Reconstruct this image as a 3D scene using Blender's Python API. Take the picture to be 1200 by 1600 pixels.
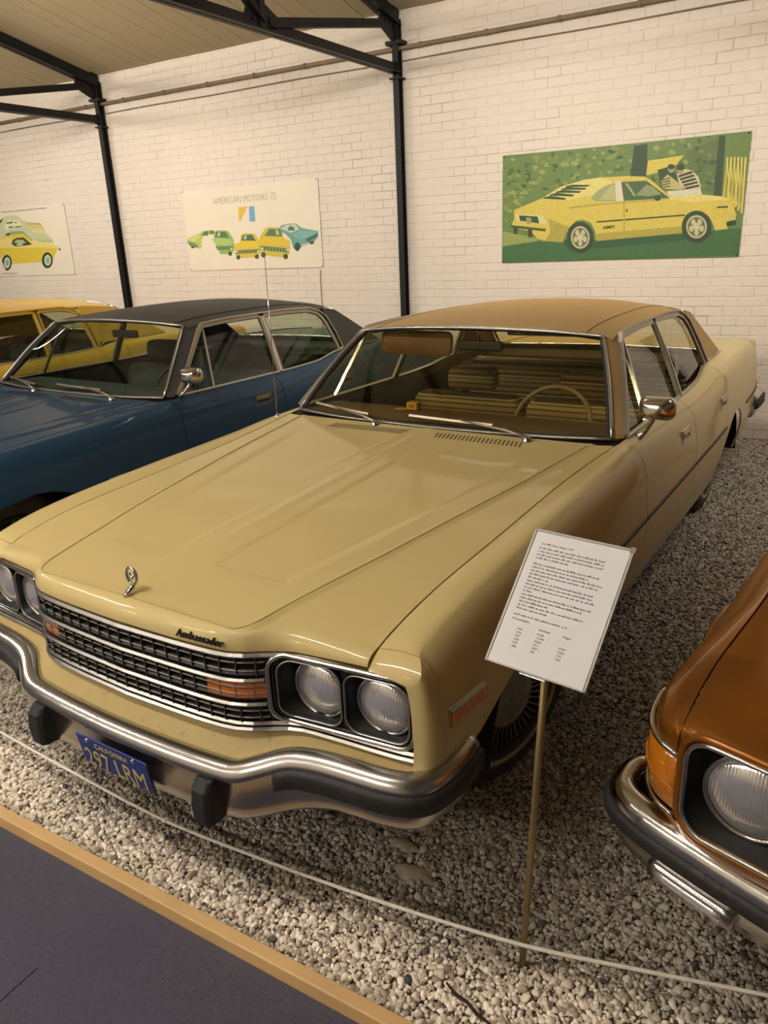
import bpy, math, random
import numpy as np
from mathutils import Vector, Matrix, geometry

for o in list(bpy.data.objects):
    bpy.data.objects.remove(o)
SC = bpy.context.scene
COL = SC.collection

# ------------------------------------------------------------------ camera
CAM_POS = Vector((1.638, -2.1276, 1.7552))
YAW, PITCH, ROLL = math.radians(-31.555), math.radians(19.321), math.radians(-2.549)
F_PX = 1201.2
fwd = Vector((math.sin(YAW) * math.cos(PITCH), math.cos(YAW) * math.cos(PITCH), -math.sin(PITCH)))
rgt = Vector((math.cos(YAW), -math.sin(YAW), 0))
upv = rgt.cross(fwd)
r2 = rgt * math.cos(ROLL) + upv * math.sin(ROLL)
u2 = -rgt * math.sin(ROLL) + upv * math.cos(ROLL)
cam_d = bpy.data.cameras.new('camera')
cam_d.sensor_fit = 'VERTICAL'
cam_d.sensor_height = 36.0
cam_d.lens = F_PX / 1600 * 36.0
cam_d.clip_start = 0.05
cam = bpy.data.objects.new('camera', cam_d)
M = Matrix((r2, u2, -fwd)).transposed().to_4x4()
M.translation = CAM_POS
cam.matrix_world = M
COL.objects.link(cam)
SC.camera = cam

# ------------------------------------------------------------------ world, exposure
world = bpy.data.worlds.new('world')
SC.world = world
world.use_nodes = True
world.node_tree.nodes['Background'].inputs[0].default_value = (1.0, 0.90, 0.76, 1)
world.node_tree.nodes['Background'].inputs[1].default_value = 0.07
SC.view_settings.view_transform = 'Standard'
SC.view_settings.look = 'None'
SC.view_settings.exposure = 0.0
SC.view_settings.gamma = 1.0
SC.view_settings.use_curve_mapping = False
LAMP_W = 56.0          # wall-washing trough lamps, reflector turned to the brick wall
TUBE_E = 235.0          # bare tubes above the aisle
LAMP_COL = (1.0, 0.925, 0.83)
WASHERS = [(-8.2, 2.3), (-5.2, 2.3), (-0.7, 2.3), (2.55, 2.3)]
TUBES = [(-5.6, -1.9), (-3.4, -1.9), (-0.5, -1.9),
         (-5.4, -5.0), (-3.4, -5.0), (-0.4, -5.0)]
LAMP_Z = 3.20

# ------------------------------------------------------------------ small helpers
def link(o, parent=None):
    COL.objects.link(o)
    if parent is not None:
        o.parent = parent
    return o

def tag(o, label=None, cat=None, group=None, kind=None):
    if label: o['label'] = label
    if cat: o['category'] = cat
    if group: o['group'] = group
    if kind: o['kind'] = kind
    return o

def empty(name, loc=(0, 0, 0), rz=0.0):
    o = bpy.data.objects.new(name, None)
    o.empty_display_size = 0.1
    o.location = loc
    o.rotation_euler = (0, 0, rz)
    return link(o)

def obj(name, verts, faces, mat, parent=None, smooth=True, solid=0.0, offset=-1.0, bevel=0.0):
    me = bpy.data.meshes.new(name)
    me.from_pydata([tuple(v) for v in verts], [], faces)
    me.materials.append(mat)
    if smooth:
        me.polygons.foreach_set('use_smooth', [True] * len(me.polygons))
    me.update()
    o = bpy.data.objects.new(name, me)
    link(o, parent)
    if solid:
        m = o.modifiers.new('thickness', 'SOLIDIFY')
        m.thickness = solid
        m.offset = offset
        if smooth:
            e = o.modifiers.new('crisp', 'EDGE_SPLIT')
            e.split_angle = math.radians(42)
    if bevel:
        m = o.modifiers.new('round', 'BEVEL')
        m.width = bevel
        m.segments = 2
        m.limit_method = 'ANGLE'
        m.angle_limit = math.radians(40)
    return o

class MB:
    """collects shapes for ONE mesh object"""
    def __init__(s): s.v, s.f = [], []
    def add(s, v, f):
        n = len(s.v)
        s.v += [tuple(p) for p in v]
        s.f += [tuple(i + n for i in q) for q in f]
        return s
    def box(s, a, b, rot=None, taper=None):
        (x0, y0, z0), (x1, y1, z1) = a, b
        v = [(x0, y0, z0), (x1, y0, z0), (x1, y1, z0), (x0, y1, z0), (x0, y0, z1), (x1, y0, z1), (x1, y1, z1), (x0, y1, z1)]
        return s.add(v, [(3, 2, 1, 0), (4, 5, 6, 7), (0, 1, 5, 4), (1, 2, 6, 5), (2, 3, 7, 6), (3, 0, 4, 7)])
    def tube(s, pts, r, n=8, cap=True, closed=False):
        v, f = tube_geo(pts, r, n, cap, closed)
        return s.add(v, f)
    def build(s, name, mat, parent=None, **k):
        return obj(name, s.v, s.f, mat, parent, **k)

def frames(pts, closed=False, up=(0, 0, 1)):
    P = [Vector(p) for p in pts]
    out = []
    n = len(P)
    for i in range(n):
        a = P[(i - 1) % n] if (closed or i > 0) else P[i]
        b = P[(i + 1) % n] if (closed or i < n - 1) else P[i]
        t = (b - a)
        t = t.normalized() if t.length > 1e-9 else Vector((1, 0, 0))
        u = Vector(up)
        if abs(t.dot(u)) > 0.97: u = Vector((0, 1, 0)) if abs(t.y) < .9 else Vector((1, 0, 0))
        s_ = t.cross(u).normalized()
        out.append((P[i], t, s_, s_.cross(t).normalized()))
    return out

def tube_geo(pts, r, n=8, cap=True, closed=False):
    fr = frames(pts, closed)
    # parallel transport to avoid twist
    s_ = fr[0][2]
    v, f = [], []
    for i, (p, t, _, _) in enumerate(fr):
        s_ = (s_ - t * s_.dot(t))
        s_ = s_.normalized() if s_.length > 1e-6 else fr[i][2]
        w = t.cross(s_)
        rr = r[i] if isinstance(r, (list, tuple)) else r
        for k in range(n):
            a = 2 * math.pi * k / n
            v.append(p + s_ * (rr * math.cos(a)) + w * (rr * math.sin(a)))
    m = len(fr)
    for i in range(m if closed else m - 1):
        j = (i + 1) % m
        for k in range(n):
            l = (k + 1) % n
            f.append((i * n + k, i * n + l, j * n + l, j * n + k))
    if cap and not closed:
        f.append(tuple(range(n - 1, -1, -1)))
        f.append(tuple((m - 1) * n + k for k in range(n)))
    return v, f

def sweep_geo(pts, prof, normals=None, closed=False, up=(0, 0, 1)):
    """prof: list of (out, up) ; swept with local side = normals or t x up"""
    fr = frames(pts, closed, up)
    n = len(prof)
    v, f = [], []
    for i, (p, t, s_, w) in enumerate(fr):
        if normals is not None:
            s_ = Vector(normals[i]).normalized()
            w = s_.cross(t).normalized()
            if w.dot(Vector(up)) < 0: w = -w
        pr = prof[i] if isinstance(prof[0][0], (list, tuple)) else prof
        n = len(pr)
        for (a, b) in pr:
            v.append(p + s_ * a + w * b)
    m = len(fr)
    for i in range(m if closed else m - 1):
        j = (i + 1) % m
        for k in range(n):
            l = (k + 1) % n
            f.append((i * n + k, i * n + l, j * n + l, j * n + k))
    if not closed:
        f.append(tuple(range(n - 1, -1, -1)))
        f.append(tuple((m - 1) * n + k for k in range(n)))
    return v, f

def fix_normals(o):
    import bmesh
    bm = bmesh.new()
    bm.from_mesh(o.data)
    bmesh.ops.recalc_face_normals(bm, faces=bm.faces[:])
    bm.to_mesh(o.data)
    bm.free()
    return o

def grid(name, fn, us, vs, mat, parent, flip=False, **k):
    v = [fn(u, w) for u in us for w in vs]
    n = len(vs)
    f = []
    for i in range(len(us) - 1):
        for j in range(n - 1):
            q = (i * n + j, (i + 1) * n + j, (i + 1) * n + j + 1, i * n + j + 1)
            f.append(q[::-1] if flip else q)
    return obj(name, v, f, mat, parent, **k)

def lin(a, b, n): return [a + (b - a) * i / (n - 1) for i in range(n)]
def lerp(a, b, t): return a + (b - a) * t
def vl(a, b, t): return tuple(lerp(p, q, t) for p, q in zip(a, b))

def pch(*pts):
    """monotone cubic through points"""
    xs = [p[0] for p in pts]
    ys = [p[1] for p in pts]
    n = len(xs)
    h = [xs[i + 1] - xs[i] for i in range(n - 1)]
    d = [(ys[i + 1] - ys[i]) / h[i] for i in range(n - 1)]
    m = [0.0] * n
    m[0], m[-1] = d[0], d[-1]
    for i in range(1, n - 1):
        if d[i - 1] * d[i] > 0:
            w1, w2 = 2 * h[i] + h[i - 1], h[i] + 2 * h[i - 1]
            m[i] = (w1 + w2) / (w1 / d[i - 1] + w2 / d[i])
    def f(x):
        if x <= xs[0]: return ys[0]
        if x >= xs[-1]: return ys[-1]
        i = 0
        while x > xs[i + 1]: i += 1
        t = (x - xs[i]) / h[i]
        return ((1 + 2 * t) * (1 - t) ** 2 * ys[i] + t * (1 - t) ** 2 * h[i] * m[i]
                + t * t * (3 - 2 * t) * ys[i + 1] + t * t * (t - 1) * h[i] * m[i + 1])
    return f

def curve3(*pts):
    """smooth 3D curve through points, parameter 0..1 by chord length"""
    P = [Vector(p) for p in pts]
    s = [0.0]
    for a, b in zip(P, P[1:]): s.append(s[-1] + (b - a).length)
    s = [q / s[-1] for q in s]
    if len(P) == 2:
        return lambda t: tuple(P[0].lerp(P[1], t))
    fs = [pch(*[(s[i], P[i][k]) for i in range(len(P))]) for k in range(3)]
    return lambda t: tuple(f(t) for f in fs)

def coons(c0, c1, d0, d1):
    """c0(u) at v=0, c1(u) at v=1, d0(v) at u=0, d1(v) at u=1"""
    def S(u, v):
        a, b, c, d = c0(u), c1(u), d0(v), d1(v)
        p00, p10, p01, p11 = c0(0), c0(1), c1(0), c1(1)
        return tuple((1 - v) * a[k] + v * b[k] + (1 - u) * c[k] + u * d[k]
                     - ((1 - u) * (1 - v) * p00[k] + u * (1 - v) * p10[k] + (1 - u) * v * p01[k] + u * v * p11[k]) for k in range(3))
    return S

def sstep(a, b, x):
    t = min(1, max(0, (x - a) / (b - a)))
    return t * t * (3 - 2 * t)

def rrect(w, h, r, n=5):
    """rounded rectangle outline, centred, list of (a, b)"""
    out = []
    for cx, cy, a0 in ((w - r, h - r, 0), (-w + r, h - r, 90), (-w + r, -h + r, 180), (w - r, -h + r, 270)):
        for i in range(n + 1):
            a = math.radians(a0 + 90 * i / n)
            out.append((cx + r * math.cos(a), cy + r * math.sin(a)))
    return out

def lathe(name, prof, mat, parent, n=32, axis='x', centre=(0, 0, 0), sgn=1, **k):
    """prof: list of (radius, along). Closed rings around axis x (sgn flips along)"""
    v, f = [], []
    for (r, a) in prof:
        for i in range(n):
            t = 2 * math.pi * i / n
            if axis == 'x': p = (sgn * a, r * math.cos(t), r * math.sin(t))
            elif axis == 'y': p = (r * math.cos(t), a, r * math.sin(t))
            else: p = (r * math.cos(t), r * math.sin(t), a)
            v.append((p[0] + centre[0], p[1] + centre[1], p[2] + centre[2]))
    m = len(prof)
    for i in range(m - 1):
        for j in range(n):
            l = (j + 1) % n
            f.append((i * n + j, (i + 1) * n + j, (i + 1) * n + l, i * n + l))
    o = obj(name, v, f, mat, parent, **k)
    return fix_normals(o)

def text_mesh(name, body, size, mat, parent=None, mw=None, extrude=0.0, align='LEFT', spacing=1.0, xscale=1.0, shear=0.0, offset=0.0):
    cu = bpy.data.curves.new('text', 'FONT')
    cu.body = body
    cu.size = size
    cu.extrude = extrude
    cu.align_x = align
    cu.space_character = spacing
    cu.shear = shear
    cu.resolution_u = 2
    cu.offset = offset
    t = bpy.data.objects.new('text', cu)
    COL.objects.link(t)
    dg = bpy.context.evaluated_depsgraph_get()
    me = bpy.data.meshes.new_from_object(t.evaluated_get(dg))
    bpy.data.objects.remove(t)
    bpy.data.curves.remove(cu)
    for v in me.vertices: v.co.x *= xscale
    me.materials.clear()
    me.materials.append(mat)
    me.name = name
    o = bpy.data.objects.new(name, me)
    link(o, parent)
    if mw is not None: o.matrix_local = mw
    return o

# ------------------------------------------------------------------ materials
def srgb(r, g, b):
    def c(v):
        v /= 255.0
        return v / 12.92 if v <= .04045 else ((v + .055) / 1.055) ** 2.4
    return (c(r), c(g), c(b), 1)

MATS = {}
def mat(name, col, rough=.5, metal=0.0, coat=0.0, noise=0.0, nscale=8.0, bump=0.0, bscale=60.0, rvar=0.0, spec=.5, dirt=None, dirt_scale=6.0, dirt_lo=.55, dirt_hi=.75):
    m = bpy.data.materials.new(name)
    m.use_nodes = True
    nt = m.node_tree
    b = nt.nodes['Principled BSDF']
    col = tuple(col) + ((1,) if len(col) == 3 else ())
    b.inputs['Base Color'].default_value = col
    b.inputs['Roughness'].default_value = rough
    b.inputs['Metallic'].default_value = metal
    b.inputs['Coat Weight'].default_value = coat
    b.inputs['Coat Roughness'].default_value = .06
    b.inputs['Specular IOR Level'].default_value = spec
    tc = nt.nodes.new('ShaderNodeTexCoord')
    src = None
    if noise > 0:
        n = nt.nodes.new('ShaderNodeTexNoise')
        n.inputs['Scale'].default_value = nscale
        n.inputs['Detail'].default_value = 5
        nt.links.new(tc.outputs['Object'], n.inputs['Vector'])
        mx = nt.nodes.new('ShaderNodeMix')
        mx.data_type = 'RGBA'
        mx.inputs[6].default_value = tuple(c * (1 - noise) for c in col[:3]) + (1,)
        mx.inputs[7].default_value = tuple(min(1, c * (1 + noise)) for c in col[:3]) + (1,)
        nt.links.new(n.outputs['Fac'], mx.inputs[0])
        src = mx.outputs[2]
        nt.links.new(src, b.inputs['Base Color'])
        if rvar:
            mr = nt.nodes.new('ShaderNodeMapRange')
            mr.inputs[3].default_value = max(0, rough - rvar)
            mr.inputs[4].default_value = min(1, rough + rvar)
            nt.links.new(n.outputs['Fac'], mr.inputs[0])
            nt.links.new(mr.outputs[0], b.inputs['Roughness'])
    if dirt:
        n = nt.nodes.new('ShaderNodeTexNoise')
        n.inputs['Scale'].default_value = dirt_scale
        n.inputs['Detail'].default_value = 8
        n.inputs['Roughness'].default_value = .7
        nt.links.new(tc.outputs['Object'], n.inputs['Vector'])
        mr = nt.nodes.new('ShaderNodeMapRange')
        mr.inputs[1].default_value = dirt_lo
        mr.inputs[2].default_value = dirt_hi
        nt.links.new(n.outputs['Fac'], mr.inputs[0])
        mx = nt.nodes.new('ShaderNodeMix')
        mx.data_type = 'RGBA'
        if src is not None: nt.links.new(src, mx.inputs[6])
        else: mx.inputs[6].default_value = col
        mx.inputs[7].default_value = tuple(dirt) + (1,)
        nt.links.new(mr.outputs[0], mx.inputs[0])
        nt.links.new(mx.outputs[2], b.inputs['Base Color'])
    if bump > 0:
        n = nt.nodes.new('ShaderNodeTexNoise')
        n.inputs['Scale'].default_value = bscale
        n.inputs['Detail'].default_value = 4
        nt.links.new(tc.outputs['Object'], n.inputs['Vector'])
        bp = nt.nodes.new('ShaderNodeBump')
        bp.inputs['Strength'].default_value = bump
        bp.inputs['Distance'].default_value = .01
        nt.links.new(n.outputs['Fac'], bp.inputs['Height'])
        nt.links.new(bp.outputs[0], b.inputs['Normal'])
    MATS[name] = m
    return m

def glass(name, tint, refl=.9, rough=.02):
    m = bpy.data.materials.new(name)
    m.use_nodes = True
    nt = m.node_tree
    nt.nodes.clear()
    out = nt.nodes.new('ShaderNodeOutputMaterial')
    tr = nt.nodes.new('ShaderNodeBsdfTransparent')
    tr.inputs[0].default_value = tuple(tint) + (1,)
    gl = nt.nodes.new('ShaderNodeBsdfGlossy')
    gl.inputs['Roughness'].default_value = rough
    gl.inputs[0].default_value = (refl, refl, refl, 1)
    lw = nt.nodes.new('ShaderNodeLayerWeight')          # Schlick reflectance, same from both sides
    lw.inputs[0].default_value = .5
    pw = nt.nodes.new('ShaderNodeMath'); pw.operation = 'POWER'; pw.inputs[1].default_value = 5.0
    nt.links.new(lw.outputs['Facing'], pw.inputs[0])
    fr = nt.nodes.new('ShaderNodeMath'); fr.operation = 'MULTIPLY_ADD'; fr.inputs[1].default_value = .95; fr.inputs[2].default_value = .05
    nt.links.new(pw.outputs[0], fr.inputs[0])
    mx = nt.nodes.new('ShaderNodeMixShader')
    nt.links.new(fr.outputs[0], mx.inputs[0])
    nt.links.new(tr.outputs[0], mx.inputs[1])
    nt.links.new(gl.outputs[0], mx.inputs[2])
    nt.links.new(mx.outputs[0], out.inputs[0])
    MATS[name] = m
    return m

def stripes(name, cols, period, axis=2, rough=.9):
    """woven cloth with bands along one object axis"""
    m = mat(name, cols[0][1], rough=rough)
    nt = m.node_tree
    b = nt.nodes['Principled BSDF']
    tc = nt.nodes.new('ShaderNodeTexCoord')
    sp = nt.nodes.new('ShaderNodeSeparateXYZ')
    nt.links.new(tc.outputs['Object'], sp.inputs[0])
    mu = nt.nodes.new('ShaderNodeMath'); mu.operation = 'MULTIPLY'; mu.inputs[1].default_value = 1.0 / period
    nt.links.new(sp.outputs[axis], mu.inputs[0])
    fr = nt.nodes.new('ShaderNodeMath'); fr.operation = 'FRACT'
    nt.links.new(mu.outputs[0], fr.inputs[0])
    cr = nt.nodes.new('ShaderNodeValToRGB')
    cr.color_ramp.interpolation = 'CONSTANT'
    e = cr.color_ramp.elements
    e[0].position, e[0].color = cols[0][0], tuple(cols[0][1]) + (1,)
    e[1].position, e[1].color = cols[1][0], tuple(cols[1][1]) + (1,)
    for p, c in cols[2:]:
        q = e.new(p); q.color = tuple(c) + (1,)
    nt.links.new(fr.outputs[0], cr.inputs[0])
    nt.links.new(cr.outputs[0], b.inputs['Base Color'])
    return m

CHROME = mat('chrome', (.62, .60, .57), rough=.16, metal=1, noise=.12, nscale=14, rvar=.09)
CHROME_DULL = mat('aged_chrome', (.50, .48, .45), rough=.25, metal=1, noise=.06, nscale=5, rvar=.04, dirt=(.22, .19, .14), dirt_scale=16, dirt_lo=.72, dirt_hi=.98)
STEEL_TRIM = mat('stainless_trim', (.50, .48, .44), rough=.30, metal=1, noise=.1, nscale=30)
BLACK_TRIM = mat('black_trim', (.012, .011, .010), rough=.5, noise=.3, nscale=30)
RUBBER = mat('rubber', (.018, .017, .016), rough=.62, noise=.4, nscale=20, bump=.2, bscale=120, dirt=(.10, .09, .07), dirt_scale=14, dirt_lo=.58, dirt_hi=.8)
TYRE = mat('tyre_rubber', (.055, .048, .037), rough=.8, noise=.4, nscale=12, bump=.3, bscale=90, dirt=(.15, .125, .085), dirt_scale=5, dirt_lo=.5, dirt_hi=.8)
WHITEWALL = mat('whitewall', (.46, .385, .22), rough=.75, noise=.25, nscale=15)
AMBER = mat('amber_lens', (.66, .16, .010), rough=.18, coat=.6, noise=.15, nscale=60)
RED_LENS = mat('red_lens', (.30, .012, .008), rough=.2, coat=.5, noise=.1, nscale=40)
GRILLE_CHROME = mat('dull_grille_chrome', (.42, .40, .36), rough=.33, metal=1, noise=.2, nscale=18)
GRILLE_WIRE = mat('dull_grille_wire', (.22, .20, .17), rough=.5, metal=.8, noise=.2, nscale=18)
DARK = mat('dark_void', (.008, .0075, .007), rough=.9, noise=.3, nscale=20)
GREY_PLASTIC = mat('grille_plastic', (.030, .027, .022), rough=.75, noise=.3, nscale=25, dirt=(.075, .06, .038), dirt_scale=20, dirt_lo=.5, dirt_hi=.9)
# ================================================================== the room
WALL_Y = 5.10
X0, X1 = -12.0, 5.6
Y_BACK = -8.0
PAINT = mat('painted_brick', (.72, .635, .535), rough=.72, noise=.06, nscale=2.2, bump=.35, bscale=45, dirt=(.42, .35, .27), dirt_scale=26, dirt_lo=.72, dirt_hi=.80)
MORTAR = mat('painted_mortar', (.70, .61, .50), rough=.85, noise=.08, nscale=5, bump=.5, bscale=70, dirt=(.34, .27, .20), dirt_scale=1.7, dirt_lo=.50, dirt_hi=.72)
CONCRETE = mat('gravel_bed', (.30, .25, .19), rough=.95, noise=.5, nscale=140, bump=.8, bscale=150)
BOARD = mat('ceiling_board', (.35, .28, .165), rough=.85, noise=.10, nscale=3.5, bump=.2, bscale=60, dirt=(.27, .21, .12), dirt_scale=9, dirt_lo=.68, dirt_hi=.78)
IRON = mat('black_painted_steel', (.007, .0065, .0065), rough=.5, spec=.3, noise=.35, nscale=9, bump=.15, bscale=60)
PIPE = mat('pipe_paint', (.22, .165, .10), rough=.6, noise=.3, nscale=12)

floor = MB().box((X0, Y_BACK, -.12), (X1, WALL_Y + .2, -.012)).build('floor', CONCRETE, smooth=False)
tag(floor, 'bare gravel coloured floor slab under the cars and aisle', kind='structure')

wall = MB().box((X0, WALL_Y + .006, -.02), (X1, WALL_Y + .24, 3.86)).build('wall_back', MORTAR, smooth=False)
tag(wall, 'white painted brick wall behind the cars', kind='structure')
PLAIN = mat('plaster', (.60, .54, .45), rough=.8, noise=.08, nscale=2)
wf = MB().box((X0, Y_BACK - .2, -.02), (X1, Y_BACK, 3.7)).build('wall_front', PLAIN, smooth=False)
tag(wf, 'plain pale wall at the far side of the hall', kind='structure')

# bricks: each with its own edges, joints recessed
BW, BH, GAP = .228, .080, .0045
def brick_geo(w, h, d, b=.0035):
    x, z = w / 2, h / 2
    v = [(-x + b, -d, -z + b), (x - b, -d, -z + b), (x - b, -d, z - b), (-x + b, -d, z - b),
         (-x, -d + b, -z), (x, -d + b, -z), (x, -d + b, z), (-x, -d + b, z),
         (-x, .004, -z), (x, .004, -z), (x, .004, z), (-x, .004, z)]
    f = [(0, 1, 2, 3)]
    for i in range(4):
        j = (i + 1) % 4
        f += [(i, i + 4, j + 4, j)[::-1], (i + 4, i + 8, j + 8, j + 4)[::-1]]
    return v, f
random.seed(11)
brick_meshes = {}
def brick_mesh(half, k):
    if (half, k) not in brick_meshes:
        w = (BW / 2 if half else BW) - GAP
        v, f = brick_geo(w, BH - GAP, .0002 + .0010 * k)
        me = bpy.data.meshes.new('brick')
        me.from_pydata(v, [], f)
        me.materials.append(PAINT)
        brick_meshes[(half, k)] = me
    return brick_meshes[(half, k)]
def project(p):
    d = Vector(p) - CAM_POS
    z = d.dot(fwd)
    if z < .1: return None
    return 600 + F_PX * d.dot(r2) / z, 800 - F_PX * d.dot(u2) / z, z
cells = []
rows = int(3.86 / BH)
for r in range(rows):
    z = (r + .5) * BH
    off = (r % 2) * BW / 2
    n = int((X1 - X0) / BW)
    for c in range(n):
        x = X0 + off + (c + .5) * BW
        cells.append((x, z, random.randrange(3), random.uniform(-.0012, .0012), random.uniform(-.002, .002)))
score = []
for i, (x, z, k, dy, rz) in enumerate(cells):
    q = project((x, WALL_Y, z))
    if q and 0 < q[0] < 1200 and 0 < q[1] < 1600:
        # clear of the cars and the posters
        hid = z < 1.05 + .06 * max(0, (.6 - x)) and x < .55
        hid = hid or (-1.3 < x < .7 and 1.56 < z < 2.42)
        if not hid: score.append((q[2], i))
score.sort()
single = set(i for _, i in score[:300])
rest = MB()
for i, (x, z, k, dy, rz) in enumerate(cells):
    if i in single:
        o = bpy.data.objects.new('brick', brick_mesh(False, k))
        link(o, wall)
        o.location = (x, WALL_Y + .004 + dy, z)
        o.rotation_euler = (rz * .6, 0, rz)
    else:
        v, f = brick_geo(BW - GAP, BH - GAP, .0002 + .0010 * k)
        rest.add([(a + x, b + WALL_Y + .004 + dy, c + z) for a, b, c in v], f)
o = rest.build('brick_courses', PAINT, wall, smooth=False)
o['kind'] = 'stuff'

# boarded ceiling following the roof slope
SLOPE = .213
RIDGE_Y = -1.6
def ceil_z(y): return 3.775 + SLOPE * (WALL_Y - max(y, 2 * RIDGE_Y - y))
cl = MB()
t = .05
v = [(X0, WALL_Y + .2, ceil_z(WALL_Y) + t), (X1, WALL_Y + .2, ceil_z(WALL_Y) + t), (X0, RIDGE_Y, ceil_z(RIDGE_Y) + t), (X1, RIDGE_Y, ceil_z(RIDGE_Y) + t),
     (X0, Y_BACK - .2, ceil_z(Y_BACK) + t), (X1, Y_BACK - .2, ceil_z(Y_BACK) + t)]
cl.add(v, [(0, 1, 3, 2), (2, 3, 5, 4)])
ceiling = cl.build('ceiling', mat('ceiling_dark', (.10, .08, .05), rough=.9, noise=.2), smooth=False)
tag(ceiling, 'sloping ceiling of beige boards on black steel trusses', kind='structure')
PWID = .205
n = int((X1 - X0) / PWID)
pm = []
for k in range(3):
    L = math.hypot(WALL_Y + .1 - RIDGE_Y, SLOPE * (WALL_Y + .1 - RIDGE_Y))
    m_ = MB().box((-PWID / 2 + .0025, 0, 0), (PWID / 2 - .0025, L, .018))
    o = m_.build('ceiling_board', BOARD, ceiling, smooth=False)
    pm.append(o.data)
    bpy.data.objects.remove(o)
for i in range(n):
    for side in (0, 1):
        o = bpy.data.objects.new('ceiling_board', pm[i % 3])
        link(o, ceiling)
        a = math.atan(SLOPE)
        if side == 0:
            o.location = (X0 + (i + .5) * PWID, RIDGE_Y, ceil_z(RIDGE_Y) + random.uniform(0, .004))
            o.rotation_euler = (-a, 0, 0)
        else:
            o.location = (X0 + (i + .5) * PWID, RIDGE_Y, ceil_z(RIDGE_Y) + random.uniform(0, .004))
            o.rotation_euler = (a - 0, 0, math.pi)
            o.rotation_euler = (-a, 0, math.pi)

# steel frames: wall post + roof truss
def beam(mb, a, b, w, h, flange=0.0):
    """L / flat section along a-b : web of height h and thickness w"""
    A, B = Vector(a), Vector(b)
    t = (B - A).normalized()
    s = Vector((1, 0, 0))
    u = s.cross(t).normalized()
    if u.z < 0: u = -u
    def bx(x0, x1, u0, u1):
        v = [P + s * x + u * q for P in (A, B) for x, q in ((x0, u0), (x1, u0), (x1, u1), (x0, u1))]
        mb.add(v, [(3, 2, 1, 0), (4, 5, 6, 7), (0, 1, 5, 4), (1, 2, 6, 5), (2, 3, 7, 6), (3, 0, 4, 7)])
    bx(-w / 2, w / 2, 0, h)
    if flange:
        bx(-flange, flange, 0, .012)
frame_labels = {-10.66: 'black steel post and truss beyond the yellow and green car print',
                -6.53: 'black steel post and roof truss between the two cream car posters',
                -2.40: 'black steel post and roof truss between the cream and green posters',
                1.73: 'black steel post and roof truss right of the green poster'}
def steel_frame(x, label):
    root = empty('steel_frame', (x, WALL_Y, 0))
    tag(root, label, 'steel frame', 'steel frames carrying the roof')
    yw = -.055
    m = MB()
    m.box((-.030, yw - .04, 0), (.030, yw - .03, 3.70)).box((-.030, yw + .03, 0), (.030, yw + .04, 3.70)).box((-.006, yw - .03, 0), (.006, yw + .03, 3.70))
    m.build('post', IRON, root, smooth=False)
    MB().box((-.085, yw - .07, 3.485), (.085, yw + .05, 3.515)).build('cap_plate', IRON, root, smooth=False)
    MB().box((-.06, yw - .06, 3.20), (.06, yw + .045, 3.215)).build('bracket_plate', IRON, root, smooth=False)
    yr = RIDGE_Y - WALL_Y
    m = MB(); beam(m, (0, yw - .02, 3.25), (0, 2 * yr - .0, 3.25), .014, .085, .05); m.build('bottom_chord', IRON, root, smooth=False)
    m = MB(); beam(m, (0, yw, ceil_z(WALL_Y) - .135), (0, yr, ceil_z(RIDGE_Y) - .135), .05, .12, .055); m.build('top_chord', IRON, root, smooth=False)
    m = MB(); beam(m, (0, 2 * yr, ceil_z(WALL_Y) - .135), (0, yr, ceil_z(RIDGE_Y) - .135), .05, .12, .055); m.build('top_chord', IRON, root, smooth=False)
    m = MB(); beam(m, (.02, -.30, 3.585), (.02, -1.98, 3.285), .012, .07, .035); m.build('strut', IRON, root, smooth=False)
    yv = 3.02 - WALL_Y
    m = MB().box((-.035, yv - .03, 3.27), (-.02, yv + .03, 4.10)).box((.02, yv - .03, 3.27), (.035, yv + .03, 4.10))
    m.build('hanger', IRON, root, smooth=False)
    m = MB(); beam(m, (.02, yv, 3.30), (.02, yv - 1.9, ceil_z(WALL_Y + yv - 1.9) - .1), .012, .07, .035); m.build('strut', IRON, root, smooth=False)
    # gusset plates
    def plate(pts):
        v = [(sx, y, z) for sx in (-.010, .010) for y, z in pts]
        n_ = len(pts)
        f = [tuple(range(n_))[::-1], tuple(range(n_, 2 * n_))] + [(i, (i + 1) % n_, n_ + (i + 1) % n_, n_ + i) for i in range(n_)]
        return fix_normals(obj('gusset', v, f, IRON, root, smooth=False))
    plate([(-.015, 3.50), (-.015, 3.80), (-.10, 3.80), (-.36, 3.70), (-.36, 3.60), (-.12, 3.50)])
    plate([(-.02, 3.22), (-.02, 3.36), (-.20, 3.33), (-.20, 3.25)])
    plate([(yv + .22, 3.26), (yv + .22, 3.37), (yv + .05, 3.44), (yv - .12, 3.44), (yv - .2, 3.26)])
    for (y, z) in ((yv + .14, 3.31), (yv + .02, 3.31), (yv - .1, 3.31), (-.08, 3.30), (-.12, 3.62), (-.28, 3.65)):
        lathe('bolt', [(.0, .030), (.012, .030), (.012, .01)], IRON, root, n=6, centre=(0, y, z), smooth=False)
    return root
for x, l in frame_labels.items(): steel_frame(x, l)

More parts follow.
